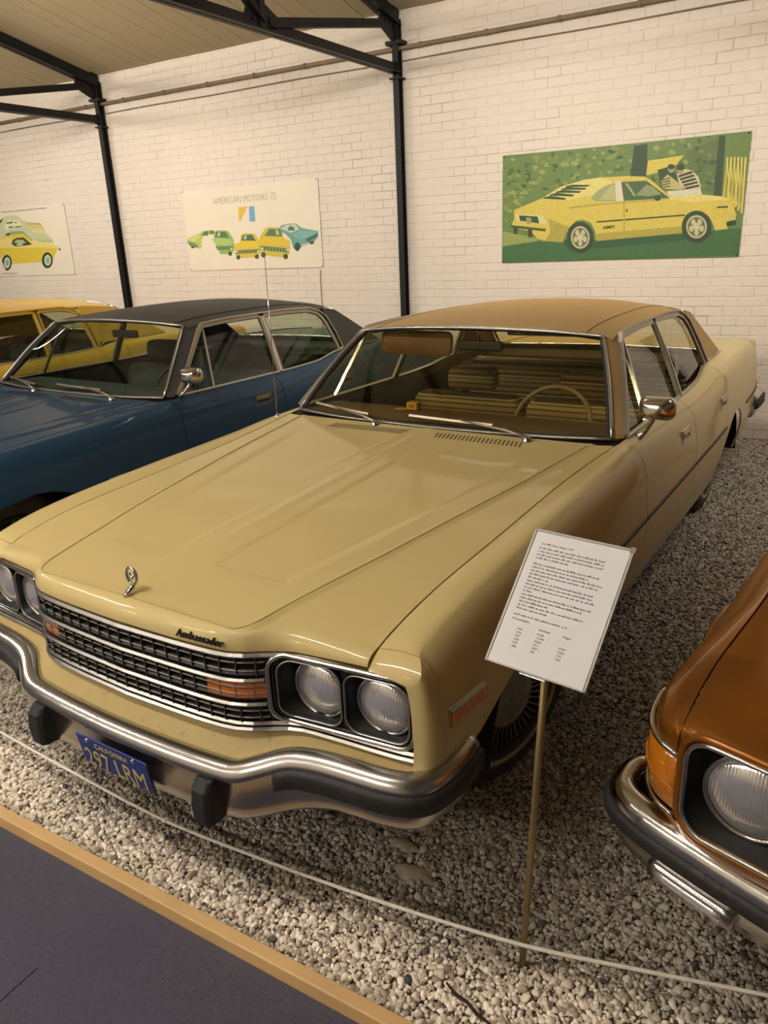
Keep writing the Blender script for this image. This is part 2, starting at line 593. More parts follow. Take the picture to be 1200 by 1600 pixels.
# pipe with clips and the thin cable below it
pr = empty('wall_pipe', (0, WALL_Y, 3.462))
tag(pr, 'brown metal pipe running along the top of the brick wall', 'pipe')
MB().tube([(X0 + .3, -.035, 0), (X1 - .3, -.035, 0)], .019, 10).build('pipe', PIPE, pr)
for i in range(26):
    x = X0 + .6 + i * .66
    lathe('pipe_clip', [(.020, -.012), (.026, -.012), (.026, .012), (.020, .012)], PIPE, pr, n=12, centre=(x, -.035, 0))
cb = MB().tube([(x, WALL_Y - .014, 3.36 + .004 * math.sin(x * 3)) for x in lin(X0 + .3, X1 - .3, 60)], .006, 6).build('wall_cable', PIPE)
tag(cb, 'thin cable running just below the pipe on the brick wall', 'cable')
wr = MB().tube([(-3.48, WALL_Y - .006, 1.50), (-3.50, WALL_Y - .006, .5)], .004, 6).build('hanging_wire', PIPE)
tag(wr, 'thin wire hanging down the wall below the cream poster of five cars', 'wire')

# lamps (out of view, they light the hall and show in chrome and paint)
LAMP_BODY = mat('lamp_enamel', (.55, .53, .48), rough=.45, noise=.05)
em = bpy.data.materials.new('lamp_tube')
em.use_nodes = True
em.node_tree.nodes['Principled BSDF'].inputs['Emission Color'].default_value = LAMP_COL + (1,)
em.node_tree.nodes['Principled BSDF'].inputs['Emission Strength'].default_value = TUBE_E
for i, (x, y) in enumerate(TUBES):
    root = empty('tube_lamp', (x, y, LAMP_Z))
    far = y < -4
    tag(root, 'bare tube lamp hanging at the far side of the hall' if far else 'bare tube lamp hanging above the visitors aisle', 'lamp', 'tube lamps at the far side' if far else 'tube lamps above the aisle')
    MB().box((-.78, -.03, .035), (.78, .03, .085)).build('batten', LAMP_BODY, root, smooth=False, bevel=.006)
    MB().tube([(-.74, 0, 0), (.74, 0, 0)], .019, 10).build('tube', em, root)
    for s in (-.75, .75):
        MB().box((s - .012, -.022, -.022), (s + .012, .022, .04)).build('end_cap', LAMP_BODY, root, smooth=False)
    for s in (-.6, .6):
        MB().tube([(s, 0, .08), (s, 0, ceil_z(y) - LAMP_Z + .02)], .006, 6).build('hanger', IRON, root)
for i, (x, y) in enumerate(WASHERS):
    root = empty('trough_lamp', (x, y, 3.42))
    tag(root, 'trough lamp hung under the roof and turned to the brick wall', 'lamp', 'trough lamps lighting the wall')
    R_ = Matrix.Rotation(math.radians(52), 3, 'X')
    def L_(q): return tuple(R_ @ Vector(q))
    v = [L_(q) for q in ((-.70, -.04, .09), (.70, -.04, .09), (.70, .04, .09), (-.70, .04, .09), (-.72, -.10, 0), (.72, -.10, 0), (.72, .10, 0), (-.72, .10, 0))]
    MB().add(v, [(0, 1, 2, 3), (0, 4, 5, 1), (1, 5, 6, 2), (2, 6, 7, 3), (3, 7, 4, 0)]).build('trough', LAMP_BODY, root, smooth=False, solid=.004)
    for s in (-.5, .5):
        MB().tube([(s, 0, .08), (s, 0, ceil_z(y) - 3.42 + .02)], .006, 6).build('hanger', IRON, root)
    ld = bpy.data.lights.new('lamp_light', 'AREA')
    ld.shape = 'RECTANGLE'
    ld.size, ld.size_y = 1.4, .18
    ld.energy = LAMP_W
    ld.color = LAMP_COL
    lo = bpy.data.objects.new('light', ld)
    link(lo, root)
    lo.rotation_euler = (math.radians(52), 0, 0)
    lo.location = L_((0, 0, .01))

# timber kerb, carpet
WOOD = mat('pine_kerb', (.74, .47, .20), rough=.6, noise=.18, nscale=6, bump=.2, bscale=30, dirt=(.20, .11, .045), dirt_scale=7, dirt_lo=.66, dirt_hi=.74)
nt = WOOD.node_tree
kerb = MB().box((X0 + .3, -1.056, -.01), (X1 - .3, -1.018, .045)).build('timber_kerb', WOOD, smooth=False, bevel=.004)
tag(kerb, 'pine timber kerb between the gravel and the dark carpet', 'kerb')
CARPET = mat('carpet_felt', (.088, .081, .110), rough=.95, noise=.6, nscale=170, bump=.5, bscale=420, dirt=(.085, .070, .125), dirt_scale=1.6, dirt_lo=.45, dirt_hi=.75)
cs = .026
c1 = MB().box((X0 + .2, -6.5, -.012), (cs - .0015, -1.335, .002)).build('carpet', CARPET, smooth=False)
tag(c1, 'dark purple grey carpet piece at the lower left end of the seam', 'carpet', 'carpet strips of the aisle')
c2 = MB().box((cs + .0015, -6.5, -.012), (X1 - .2, -1.335, .002)).build('carpet', CARPET, smooth=False)
tag(c2, 'large dark purple grey carpet piece below the strip along the kerb', 'carpet', 'carpet strips of the aisle')

c3 = MB().box((X0 + .2, -1.335, -.012), (X1 - .2, -1.057, .002)).build('carpet', CARPET, smooth=False)
tag(c3, 'dark purple grey carpet strip laid along the timber kerb', 'carpet', 'carpet strips of the aisle')
# gravel: one uncountable bed of pebbles
def pebbles():
    rng = np.random.default_rng(3)
    P, S = [], []
    def patch(x0, x1, y0, y1, step, dia, layers=1):
        for L in range(layers):
            nx, ny = int((x1 - x0) / step), int((y1 - y0) / step)
            gx, gy = np.meshgrid(np.arange(nx), np.arange(ny))
            x = x0 + (gx.ravel() + .5 + rng.uniform(-.5, .5, nx * ny)) * step
            y = y0 + (gy.ravel() + .5 + rng.uniform(-.5, .5, nx * ny)) * step
            s = dia * np.clip(rng.lognormal(0, .28, nx * ny), .5, 1.9)
            z = -.010 + s * .22 + rng.uniform(0, .006, nx * ny) * (L + 1) * .8
            P.append(np.stack([x, y, z], 1)); S.append(s)
    patch(-1.6, 2.6, -1.016, .5, .0096, .0118)
    patch(-1.6, 2.6, -1.016, -.3, .020, .0150)
    patch(-1.3, 2.4, .5, 5.09, .0135, .0155)
    patch(-5.4, -1.6, -1.016, 1.4, .018, .021)
    patch(2.6, 4.6, -1.016, .6, .02, .022)
    patch(-9.0, -1.3, 1.4, 5.09, .045, .04)
    P, S = np.concatenate(P), np.concatenate(S)
    # two bare sandy patches and the wheel ruts
    keep = np.ones(len(P), bool)
    for (cx, cy, rx, ry) in ((.66, -.50, .060, .030), (.735, -.585, .065, .035)):
        d = ((P[:, 0] - cx) / rx) ** 2 + ((P[:, 1] - cy) / ry) ** 2
        keep &= (d > 1) | (rng.random(len(P)) < .12)
    P, S = P[keep], S[keep]
    me = bpy.data.meshes.new('gravel')
    me.vertices.add(len(P))
    me.vertices.foreach_set('co', P.astype(np.float32).ravel())
    # washed stones along the kerb, dusty ones by the cars, bumper shade painted in
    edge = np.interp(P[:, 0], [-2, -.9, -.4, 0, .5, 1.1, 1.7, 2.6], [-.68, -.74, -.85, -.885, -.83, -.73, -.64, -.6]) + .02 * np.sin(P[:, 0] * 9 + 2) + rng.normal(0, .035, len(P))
    clean_lit = np.clip((edge - P[:, 1]) / .12 + .5, 0, 1)
    for nm, val in (('size', S), ('tone', rng.random(len(P))), ('clean_lit', clean_lit)):
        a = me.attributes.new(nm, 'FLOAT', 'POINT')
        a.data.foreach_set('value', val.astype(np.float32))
    a = me.attributes.new('turn', 'FLOAT_VECTOR', 'POINT')
    r = np.stack([rng.uniform(-.5, .5, len(P)), rng.uniform(-.5, .5, len(P)), rng.uniform(0, 6.28, len(P))], 1)
    a.data.foreach_set('vector', r.astype(np.float32).ravel())
    a = me.attributes.new('shape', 'FLOAT_VECTOR', 'POINT')
    r = np.stack([rng.uniform(.85, 1.35, len(P)), rng.uniform(.7, 1.0, len(P)), rng.uniform(.5, .8, len(P))], 1)
    a.data.foreach_set('vector', r.astype(np.float32).ravel())
    return me
PEB = mat('pebble', (.5, .45, .36), rough=.75)
nt = PEB.node_tree
at = nt.nodes.new('ShaderNodeAttribute'); at.attribute_type = 'INSTANCER'; at.attribute_name = 'tone'
cr = nt.nodes.new('ShaderNodeValToRGB')
e = cr.color_ramp.elements
e[0].position, e[0].color = 0, (.05, .045, .045, 1)
e[1].position, e[1].color = 1, (.66, .59, .48, 1)
for p, c in ((.03, (.10, .085, .075)), (.06, (.24, .19, .14)), (.25, (.36, .30, .232)), (.5, (.48, .415, .335)), (.75, (.55, .485, .395)), (.93, (.62, .56, .475))):
    q = e.new(p); q.color = c + (1,)
nt.links.new(at.outputs['Fac'], cr.inputs[0])
a2 = nt.nodes.new('ShaderNodeAttribute'); a2.attribute_type = 'INSTANCER'; a2.attribute_name = 'clean_lit'
mr = nt.nodes.new('ShaderNodeMapRange'); mr.inputs[3].default_value = .92; mr.inputs[4].default_value = 1.9  # scales pebble colour for dust and the painted shade under the bumper
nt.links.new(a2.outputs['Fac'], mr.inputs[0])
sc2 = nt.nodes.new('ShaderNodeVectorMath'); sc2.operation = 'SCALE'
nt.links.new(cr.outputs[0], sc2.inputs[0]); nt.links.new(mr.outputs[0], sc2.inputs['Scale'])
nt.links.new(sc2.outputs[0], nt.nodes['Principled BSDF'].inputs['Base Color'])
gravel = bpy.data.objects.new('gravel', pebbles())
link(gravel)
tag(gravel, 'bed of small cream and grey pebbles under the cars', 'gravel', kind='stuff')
ng = bpy.data.node_groups.new('pebble_bed', 'GeometryNodeTree')
ng.interface.new_socket('Geometry', in_out='INPUT', socket_type='NodeSocketGeometry')
ng.interface.new_socket('Geometry', in_out='OUTPUT', socket_type='NodeSocketGeometry')
N = ng.nodes.new
gi, go = N('NodeGroupInput'), N('NodeGroupOutput')
m2p = N('GeometryNodeMeshToPoints')
ico = N('GeometryNodeMeshIcoSphere'); ico.inputs['Radius'].default_value = .5; ico.inputs['Subdivisions'].default_value = 2
sp_ = N('GeometryNodeSetPosition')
ntx = N('ShaderNodeTexNoise'); ntx.inputs['Scale'].default_value = 1.6
vm = N('ShaderNodeVectorMath'); vm.operation = 'SUBTRACT'; vm.inputs[1].default_value = (.5, .5, .5)
vs_ = N('ShaderNodeVectorMath'); vs_.operation = 'SCALE'; vs_.inputs['Scale'].default_value = .45
ss = N('GeometryNodeSetShadeSmooth')
sm = N('GeometryNodeSetMaterial'); sm.inputs['Material'].default_value = PEB
iop = N('GeometryNodeInstanceOnPoints')
def na(name, typ):
    n_ = N('GeometryNodeInputNamedAttribute'); n_.data_type = typ; n_.inputs['Name'].default_value = name
    return n_.outputs['Attribute']
L = ng.links.new
L(gi.outputs[0], m2p.inputs['Mesh'])
L(ntx.outputs['Color'], vm.inputs[0]); L(vm.outputs[0], vs_.inputs[0]); L(vs_.outputs[0], sp_.inputs['Offset'])
L(ico.outputs['Mesh'], sp_.inputs['Geometry']); L(sp_.outputs[0], ss.inputs[0]); L(ss.outputs[0], sm.inputs[0])
L(m2p.outputs[0], iop.inputs['Points']); L(sm.outputs[0], iop.inputs['Instance'])
L(na('turn', 'FLOAT_VECTOR'), iop.inputs['Rotation'])
sc_ = N('ShaderNodeVectorMath'); sc_.operation = 'SCALE'
L(na('shape', 'FLOAT_VECTOR'), sc_.inputs[0]); L(na('size', 'FLOAT'), sc_.inputs['Scale'])
L(sc_.outputs[0], iop.inputs['Scale'])
L(iop.outputs[0], go.inputs[0])
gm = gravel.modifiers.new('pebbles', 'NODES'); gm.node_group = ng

SAND = mat('damp_sand', (.46, .385, .28), rough=.95, noise=.12, nscale=60, bump=.15, bscale=200)
for lab, cx, cy, rx, ry, sd in (('bare sandy patch in the gravel closer to the bumper', .655, -.50, .058, .030, 1), ('bare sandy patch in the gravel farther from the bumper', .735, -.585, .066, .036, 2)):
    rnd = random.Random(sd)
    v, f = [(cx, cy, .006)], []
    n_ = 22
    for ring, zz in ((.6, .0055), (1.0, -.004)):
        for k in range(n_):
            a = 2 * math.pi * k / n_
            j = 1 + rnd.uniform(-.22, .22)
            v.append((cx + rx * ring * j * math.cos(a), cy + ry * ring * j * math.sin(a), zz))
    for k in range(n_):
        l_ = (k + 1) % n_
        f += [(0, 1 + k, 1 + l_), (1 + k, 1 + n_ + k, 1 + n_ + l_, 1 + l_)]
    so = obj('sand_patch', v, f, SAND)
    tag(so, lab, 'sand', kind='stuff')
# rope barrier lying low along the gravel, twig
ROPE = mat('cotton_rope', (.88, .82, .70), rough=.9, noise=.12, nscale=80)
rp = curve3((-4.2, -.60, .085), (-2.2, -.71, .085), (-.913, -.795, .085), (-.406, -.826, .085), (.001, -.842, .085), (.384, -.822, .085), (.686, -.797, .085), (.939, -.766, .085), (1.132, -.736, .085), (1.402, -.668, .085), (1.674, -.594, .085), (2.25, -.45, .085))
rr = empty('rope', (0, 0, 0))
tag(rr, 'thin white rope stretched low over the gravel in front of the cars', 'rope')
MB().tube([rp(t) for t in lin(0, 1, 120)], .0050, 8).build('cord', ROPE, rr)
kn = (.001, -.842, .085)
MB().tube([(kn[0] + .009 * math.cos(a) , kn[1] + .004 * math.sin(a) , kn[2] + .007 * math.sin(a * 1.5)) for a in lin(0, 5.6, 14)], .0045, 8).build('knot', ROPE, rr)
for ex, ey in ((-4.2, -.60), (2.25, -.45)):
    MB().tube([(ex, ey, -.03), (ex, ey, .11)], .006, 8).build('peg', IRON, rr)
TW = mat('dark_twig', (.035, .022, .014), rough=.9, noise=.3)
tw = MB().tube([(.985, -.865, .008), (1.02, -.885, .012), (1.05, -.888, .010), (1.085, -.905, .010), (1.13, -.912, .006)], [.003, .005, .0045, .005, .002], 6).build('twig', TW)
tag(tw, 'small dark curved twig lying on the pale gravel near the kerb', 'twig')
# ================================================================== cars: shared pieces
LENS = mat('lamp_glass', (.80, .78, .76), rough=.15, metal=.72, coat=1.0, noise=.12, nscale=30)
def flutes(m, sc=170, strength=.5):
    nt = m.node_tree
    b = nt.nodes['Principled BSDF']
    tc = nt.nodes.new('ShaderNodeTexCoord')
    w = nt.nodes.new('ShaderNodeTexWave'); w.inputs['Scale'].default_value = sc / 6.28; w.bands_direction = 'X'
    w.inputs['Distortion'].default_value = 1.0
    nt.links.new(tc.outputs['Object'], w.inputs[0])
    bp = nt.nodes.new('ShaderNodeBump'); bp.inputs['Strength'].default_value = strength; bp.inputs['Distance'].default_value = .003
    nt.links.new(w.outputs['Fac'], bp.inputs['Height'])
    nt.links.new(bp.outputs[0], b.inputs['Normal'])
flutes(LENS, sc=300, strength=.14)
HUB = mat('wheel_cover', (.34, .32, .28), rough=.3, metal=1, noise=.2, nscale=20)

def wheel(root, x, y, r, sgn, wide=.19, wall=True, simple=False, steer=0.0):
    """tyre with white wall, finned wheel cover; sgn = outward direction"""
    w = tag(bpy.data.objects.new('wheel', None)) if False else None
    o = wide / 2
    ty = lathe('tyre', [(r * .60, -o * .8), (r * .66, -o), (r * .86, -o), (r * .96, -o * .80), (r, -o * .5), (r, o * .5), (r * .96, o * .80), (r * .86, o), (r * .66, o * 1.02), (r * .60, o * .82)],
               TYRE, root, n=48, centre=(x, y, r), sgn=sgn)
    if wall:
        lathe('white_wall', [(r * .700, o * 1.015), (r * .708, o * 1.03), (r * .752, o * 1.03), (r * .762, o * 1.012)], WHITEWALL, ty, n=48, centre=(x, y, r), sgn=sgn)
    lathe('rim', [(r * .615, -o * .75), (r * .635, o * .85), (r * .62, o * .98), (r * .57, o * 1.0), (r * .54, o * .80), (.01, o * .78)], BLACK_TRIM, ty, n=40, centre=(x, y, r), sgn=sgn)
    hc = lathe('wheel_cover', [(r * .33, o * .80), (r * .335, o * 1.10), (r * .31, o * 1.16), (r * .29, o * 1.14), (r * .15, o * 1.20), (.004, o * 1.22)], HUB, root, n=36, centre=(x, y, r), sgn=sgn)
    nf = 12 if simple else 44
    for k in range(nf):
        a = 2 * math.pi * k / nf
        ca, sa = math.cos(a), math.sin(a)
        hw = .0030 if not simple else .01
        v = []
        for rad, al in ((r * .335, o * 1.02), (r * .56, o * 1.02), (r * .56, o * .82), (r * .335, o * .80)):
            for s in (-hw, hw):
                v.append((x + sgn * al, y + rad * ca - s * sa, r + rad * sa + s * ca))
        f = [(0, 1, 3, 2), (2, 3, 5, 4), (4, 5, 7, 6), (6, 7, 1, 0), (0, 2, 4, 6), (1, 7, 5, 3)]
        fix_normals(obj('cover_fin', v, f, HUB, hc, smooth=False))
    if steer:
        T = Matrix.Translation((x, y, 0)) @ Matrix.Rotation(steer, 4, 'Z') @ Matrix.Translation((-x, -y, 0))
        for q in (ty, hc):
            for c_ in [q] + list(q.children): c_.data.transform(T)
    return ty

def headlamp(root, cx, cy, cz, rad, nrm=(0, -1, 0)):
    """round sealed beam: chrome ring + fluted dome lens"""
    o = lathe('headlamp', [(.0004, -rad * .31), (rad * .35, -rad * .285), (rad * .65, -rad * .22), (rad * .85, -rad * .13), (rad * .96, -rad * .02), (rad * .96, rad * .3)], LENS, root, n=36, axis='y')
    o.location = (cx, cy, cz)
    rg = lathe('ring', [(rad * .95, -rad * .05), (rad * 1.0, -rad * .12), (rad * 1.06, -rad * .06), (rad * 1.08, rad * .1), (rad * 1.08, rad * .4)], CHROME, o, n=36, axis='y')
    return o

def seat_back(parent, name, x0, x1, y, z0, z1, th, m, lean=.10):
    hw, hh = (x1 - x0) / 2, (z1 - z0) / 2
    cx, cz = (x0 + x1) / 2, (z0 + z1) / 2
    out = rrect(hw, hh, min(.07, hh * .6), 4)
    v, f = [], []
    for sc, dy in ((.96, -th / 2), (1, -th * .25), (1, th * .25), (.96, th / 2)):
        for a, b in out:
            z = b * sc
            v.append((cx + a * sc, y + dy + lean * (z + hh), cz + z))
    n = len(out)
    for i in range(3):
        for j in range(n):
            k = (j + 1) % n
            f.append((i * n + j, i * n + k, (i + 1) * n + k, (i + 1) * n + j))
    f.append(tuple(range(n))[::-1]); f.append(tuple(3 * n + j for j in range(n)))
    return fix_normals(obj(name, v, f, m, parent))

def sedan(name, label, loc, rz, o):
    root = empty(name, loc, rz)
    tag(root, label, 'car', 'parked cars')
    PAINTM, ROOFM, FRAME, TRIM = o['paint'], o['roof'], o['frame'], STEEL_TRIM
    GL, GLS = o['glass'], o['side_glass']
    detail = o.get('detail', True)
    SIDES = (1, -1)
    # ---------- shape functions (car frame: x across, y back, z up)
    W = pch((-.748, .890), (-.742, .916), (-.728, .934), (-.69, .945), (-.5, .953), (0, .965), (.8, .978), (2.2, .982), (3.2, .97), (4.0, .945), (4.42, .895))
    Zs = pch((-.748, .770), (-.742, .782), (-.73, .797), (-.70, .818), (-.66, .838), (-.37, .878), (0, .897), (.57, .918), (.94, .937), (1.3, .938), (2.06, .934), (2.45, .946), (2.75, .972), (3.3, .99), (3.9, .98), (4.42, .945))
    zg = pch((-.748, .776), (-.742, .785), (-.73, .797), (-.70, .815), (-.6, .842), (-.4, .868), (0, .889), (.5, .915), (.95, .942), (1.3, .953), (2.06, .954), (2.4, .963), (2.72, 1.0), (2.9, 1.004), (3.3, 1.003), (4.0, .988), (4.42, .955))
    xg = pch((-.742, .762), (-.6, .768), (-.1, .782), (.4, .792), (.83, .826), (1.0, .846), (1.2, .852), (2.3, .850), (2.75, .820), (2.9, .806), (3.1, .789), (3.3, .772), (4.42, .74))
    ins_u = pch((0, .078), (.02, .054), (.06, .031), (.14, .012), (.27, .0))
    ins_l = pch((.20, .10), (.30, .062), (.40, .032), (.5, .010), (.6, 0))
    def SX(y, z): return W(y) - ins_u(max(0, Zs(y) - z)) * min(1, max(.25, (y + .76) / .08)) - ins_l(z)
    AR = .395
    ARCHF = pch((-.75, .50), (-.54, .512), (-.46, .537), (-.40, .570), (-.31, .609), (-.15, .663), (0, .6805))
    def zb(y):
        z = .335
        if y > 3.55: z = max(z, pch((3.55, .30), (4.42, .42))(y))
        if y <= 0: return ARCHF(y)
        for yc, ra in ((0, AR), (3.10, .375)):
            d = abs(y - yc)
            if d < ra: z = max(z, .325 + math.sqrt(ra * ra - d * d) * (.90 if yc == 0 else .93))
        return z
    NB, NSD = 5, 20
    def side_pt(y, v, s):
        """v 0..1 : inner top edge -> shoulder -> bottom"""
        vb = .16
        if v < vb:
            t = v / vb
            x = lerp(xg(y) + .0025, SX(y, Zs(y)), t)
            z = lerp(zg(y), Zs(y), t) + .005 * math.sin(math.pi * t)
        else:
            t = (v - vb) / (1 - vb)
            t = t ** 1.35
            z = lerp(Zs(y), zb(y), t)
            x = SX(y, z)
        return (s * x, y, z)
    vs = lin(0, .16, NB) + lin(.16, 1, NSD + 1)[1:]
    def panel(nm, ys, s, **k):
        fn = lambda u, v: side_pt(u, v, s)
        return grid(nm, fn, ys, vs, PAINTM, root, flip=(s > 0), solid=.010, offset=-1, **k)
    def arch_cols(y0, y1, yc, ra, n):
        ys = set(lin(y0, y1, n))
        for k in range(15):
            q = yc - (ra + .0005) * math.cos(math.pi * k / 14)
            if y0 < q < y1: ys.add(q)
        for q in (yc - ra - .004, yc + ra + .004):
            if y0 < q < y1: ys.add(q)
        return sorted(ys)
    for s in SIDES:
        panel('front_fender', sorted(set(arch_cols(-.748, .982, 0, AR, 22) + [-.7465, -.744, -.741, -.737, -.731, -.724, -.715, -.70, -.685, -.66, -.4005, -.3995])), s)
        for nm, a, b, hy, hz in (('front_door', .987, 1.888, 1.68, .832), ('rear_door', 1.894, 2.735, 2.60, .815)):
            d = panel(nm, arch_cols(a, b, 3.10, .375, 16), s)
            # recessed pull handle
            hx = SX(hy, hz)
            fr = MB()
            for q0, q1 in (((hy - .075, hz - .033), (hy + .075, hz - .025)), ((hy - .075, hz + .025), (hy + .075, hz + .033)), ((hy - .075, hz - .025), (hy - .067, hz + .025)), ((hy + .067, hz - .025), (hy + .075, hz + .025))):
                a_, b_ = sorted((s * (hx - .012), s * (hx + .006)))
                fr.box((a_, q0[0], q0[1]), (b_, q1[0], q1[1]))
            h = fr.build('handle_frame', CHROME, d, smooth=False)
            a_, b_ = sorted((s * (hx - .01), s * (hx + .002)))
            MB().box((a_, hy - .066, hz - .024), (b_, hy + .066, hz + .024)).build('handle_cup', BLACK_TRIM, d, smooth=False)
            a_, b_ = sorted((s * (hx + .0), s * (hx + .008)))
            MB().box((a_, hy - .060, hz + .002), (b_, hy + .060, hz + .022)).build('handle', CHROME_DULL, d, smooth=False, bevel=.003)
        panel('rear_quarter', arch_cols(2.741, 4.42, 3.10, .375, 26), s)
        if o.get('badge'):
            MB().tube([(lambda q: (q[0] + s * .0005, q[1], q[2] + .0005))(side_pt(-.695 + .012 * v, v, s)) for v in lin(0, .93, 24)], .0016, 5).build('panel_seam', SHELF, root)
        # body side moulding, pieces per panel
        for a, b in ((.42, .980), (.989, 1.886), (1.896, 2.733), (3.52, 4.38)) if not o.get('no_mould') else ():
            pts = [(s * (SX(y, .640) + .001), y, .640) for y in lin(a, b, 14)]
            v, f = sweep_geo(pts, [(-.004, -.010), (-.004, .010), (.005, .006), (.005, -.006)], normals=[(s, 0, 0)] * 14)
            fix_normals(obj('side_moulding', v, f, o['mould'], root, smooth=False))
        # side marker lamp
        mk = MB()
        pts = [(s * (SX(y, .65) + .001), y, .650 - (y + .58) * .06) for y in lin(-.665, -.495, 6)]
        v, f = sweep_geo(pts, [(-.004, -.026), (-.004, .026), (.010, .020), (.010, -.020)], normals=[(s, 0, 0)] * 6)
        mk_o = fix_normals(obj('side_marker', v, f, CHROME, root, smooth=False))
        v, f = sweep_geo([(p[0] + s * .003, p[1] + 0, p[2] - .001) for p in pts[0:]], [(-.004, -.017), (-.004, .017), (.0095, .013), (.0095, -.013)], normals=[(s, 0, 0)] * 6)
        fix_normals(obj('lens', v, f, AMBER, mk_o, smooth=False))
        # wheel wells
        for yc, ra in ((0, AR), (3.10, .375)):
            v, f = [], []
            n_ = 12
            for k in range(n_ + 1):
                a_ = math.pi * k / n_
                for xx in (.93, .52):
                    v.append((s * xx, yc - (ra + .012) * math.cos(a_), .325 + (ra + .012) * math.sin(a_) * (.92 if yc == 0 else .95)))
            for k in range(n_): f.append((2 * k, 2 * k + 1, 2 * k + 3, 2 * k + 2))
            obj('wheel_well', v, f, DARK, root, solid=.004)
        # rocker sill trim
        pts = [(s * (SX(y, .345) - .004), y, .338) for y in lin(.42, 2.70, 12)]
        v, f = sweep_geo(pts, [(-.03, -.012), (-.03, .012), (.005, .012), (.005, -.012)], normals=[(s, 0, 0)] * 12)
        fix_normals(obj('sill_trim', v, f, TRIM, root, smooth=False))
        # wheels
        wheel(root, s * (.732 if detail else .66), -.02, .335, s, simple=not detail, wall=detail, steer=math.radians(-19) if detail else 0)
        wheel(root, s * .745, 3.10, .335, s, simple=True)
    # ---------- front fascia path in plan
    FY0 = pch((0, -.868), (.25, -.858), (.38, -.845), (.43, -.828), (.49, -.790), (.55, -.762), (.65, -.750), (.80, -.738), (.88, -.728), (.92, -.705))
    FY = lambda x: FY0(abs(x))
    # ---------- hood
    zc = pch((-.86, .832), (-.80, .842), (-.5, .868), (0, .899), (.5, .924), (.95, .947))
    xc = pch((-.86, .425), (-.80, .435), (-.55, .485), (-.35, .53), (.05, .605), (.35, .66), (.95, .748))
    def hood_top(x, y):
        a, c, g = abs(x), xc(y), xg(y)
        dx, dy, r_ = c - a, y + .824, .055
        fpl = min(min(dx, dy), r_) if (dx > r_ or dy > r_) else r_ - math.hypot(r_ - dx, r_ - dy)
        plate = zc(y) - .004 * min(1, a / c) ** 2
        if a <= c: z = plate
        else:
            t = (a - c) / max(.02, g - c)
            z = lerp(zc(y) - .004, zg(y), t ** 1.15)
        z += .0030 * math.exp(-(fpl / .009) ** 2) - .0045 * sstep(0, .02, -fpl) * (1 if a < c else max(0, 1 - (a - c) / max(.02, g - c)))
        # two shallow sunken panels with a centre spear
        e = sstep(.085, .115, a) * (1 - sstep(c - .14, c - .09, a)) * sstep(-.59, -.56, y) * (1 - sstep(.45, .85, y))
        z -= .0045 * e
        z += .0025 * (1 - sstep(.0, .04, a)) * sstep(-.75, -.4, y)
        return z
    lipz = pch((0, .778), (.42, .776), (.55, .775), (.76, .779), (.93, .775))
    ss = []
    ss = lin(0, 1, 91 if detail else 46)
    sgrid = [-q for q in ss[::-1] if q > 0] + ss
    YEND = .945
    def hood_pt(sv, t):
        xf = sv * .762
        yf = FY(xf) - .004
        lz = lipz(abs(xf))
        y1 = lerp(-.824, yf + .055, sstep(.40, .52, abs(xf)))
        if t <= .3:
            q = t / .3
            zt1 = hood_top(xf, y1)
            p0, p1, p2 = (yf + .012, lz), (yf, lz + .010), (y1, zt1)
            p15 = (yf + .005, lerp(lz, zt1, .93))
            if q < .25:
                r_ = q / .25
                y, z = lerp(p0[0], p1[0], r_), lerp(p0[1], p1[1], r_)
            else:
                r_ = (q - .25) / .75
                y = (1 - r_) ** 2 * p1[0] + 2 * r_ * (1 - r_) * p15[0] + r_ ** 2 * p2[0]
                z = (1 - r_) ** 2 * p1[1] + 2 * r_ * (1 - r_) * p15[1] + r_ ** 2 * p2[1]
            return (xf, y, z)
        q = (t - .3) / .7
        y = lerp(y1, YEND - .03 * (1 - sv * sv), q)
        x = sv * (xg(y) - .0025)
        return (x, y, hood_top(x, y))
    hood = grid('hood', hood_pt, sgrid, lin(0, .3, 10) + [.304, .308, .312, .316, .32] + lin(.33, 1, 50), PAINTM, root, solid=.010, offset=-1)
    if detail:
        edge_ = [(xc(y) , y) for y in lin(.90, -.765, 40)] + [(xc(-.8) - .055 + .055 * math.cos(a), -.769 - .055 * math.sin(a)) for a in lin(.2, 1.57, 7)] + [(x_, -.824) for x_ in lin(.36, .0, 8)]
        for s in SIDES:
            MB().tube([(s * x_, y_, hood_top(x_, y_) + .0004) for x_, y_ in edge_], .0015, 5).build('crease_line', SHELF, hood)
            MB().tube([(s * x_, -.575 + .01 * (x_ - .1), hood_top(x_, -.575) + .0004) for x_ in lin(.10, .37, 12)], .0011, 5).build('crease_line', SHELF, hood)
    # air intake slots at the back of the hood
    for s in SIDES:
        m_ = MB()
        for k in range(22):
            x = s * (.085 + k * .0190)
            y = .835 - .015 * (x * s)
            v = []
            for dy in (-.034, .034):
                for dx in (-.0042, .0042):
                    xx, yy = x + dx - s * dy * .25, y + dy
                    v.append((xx, yy, hood_top(xx, yy) + .0008))
            m_.add(v, [(0, 1, 3, 2)])
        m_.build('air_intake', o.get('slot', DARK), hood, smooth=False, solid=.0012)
    # ---------- backing panel of the nose, shelf behind the bumper
    xs_n = lin(-.905, .905, 61)
    grid('nose_panel', lambda x, z: (x, FY(x) + .018 + (.07 if abs(x) < .86 else .0), z), xs_n, [.545, .62, .70, .782], PAINTM, root, flip=False, solid=.004)
    BPATH = [(.968, -.55), (.974, -.64), (.964, -.725), (.945, -.775), (.905, -.812), (.84, -.832), (.72, -.846), (.62, -.858), (.565, -.872), (.525, -.893), (.49, -.915), (.45, -.933), (.39, -.943), (.2, -.957), (0, -.962)]
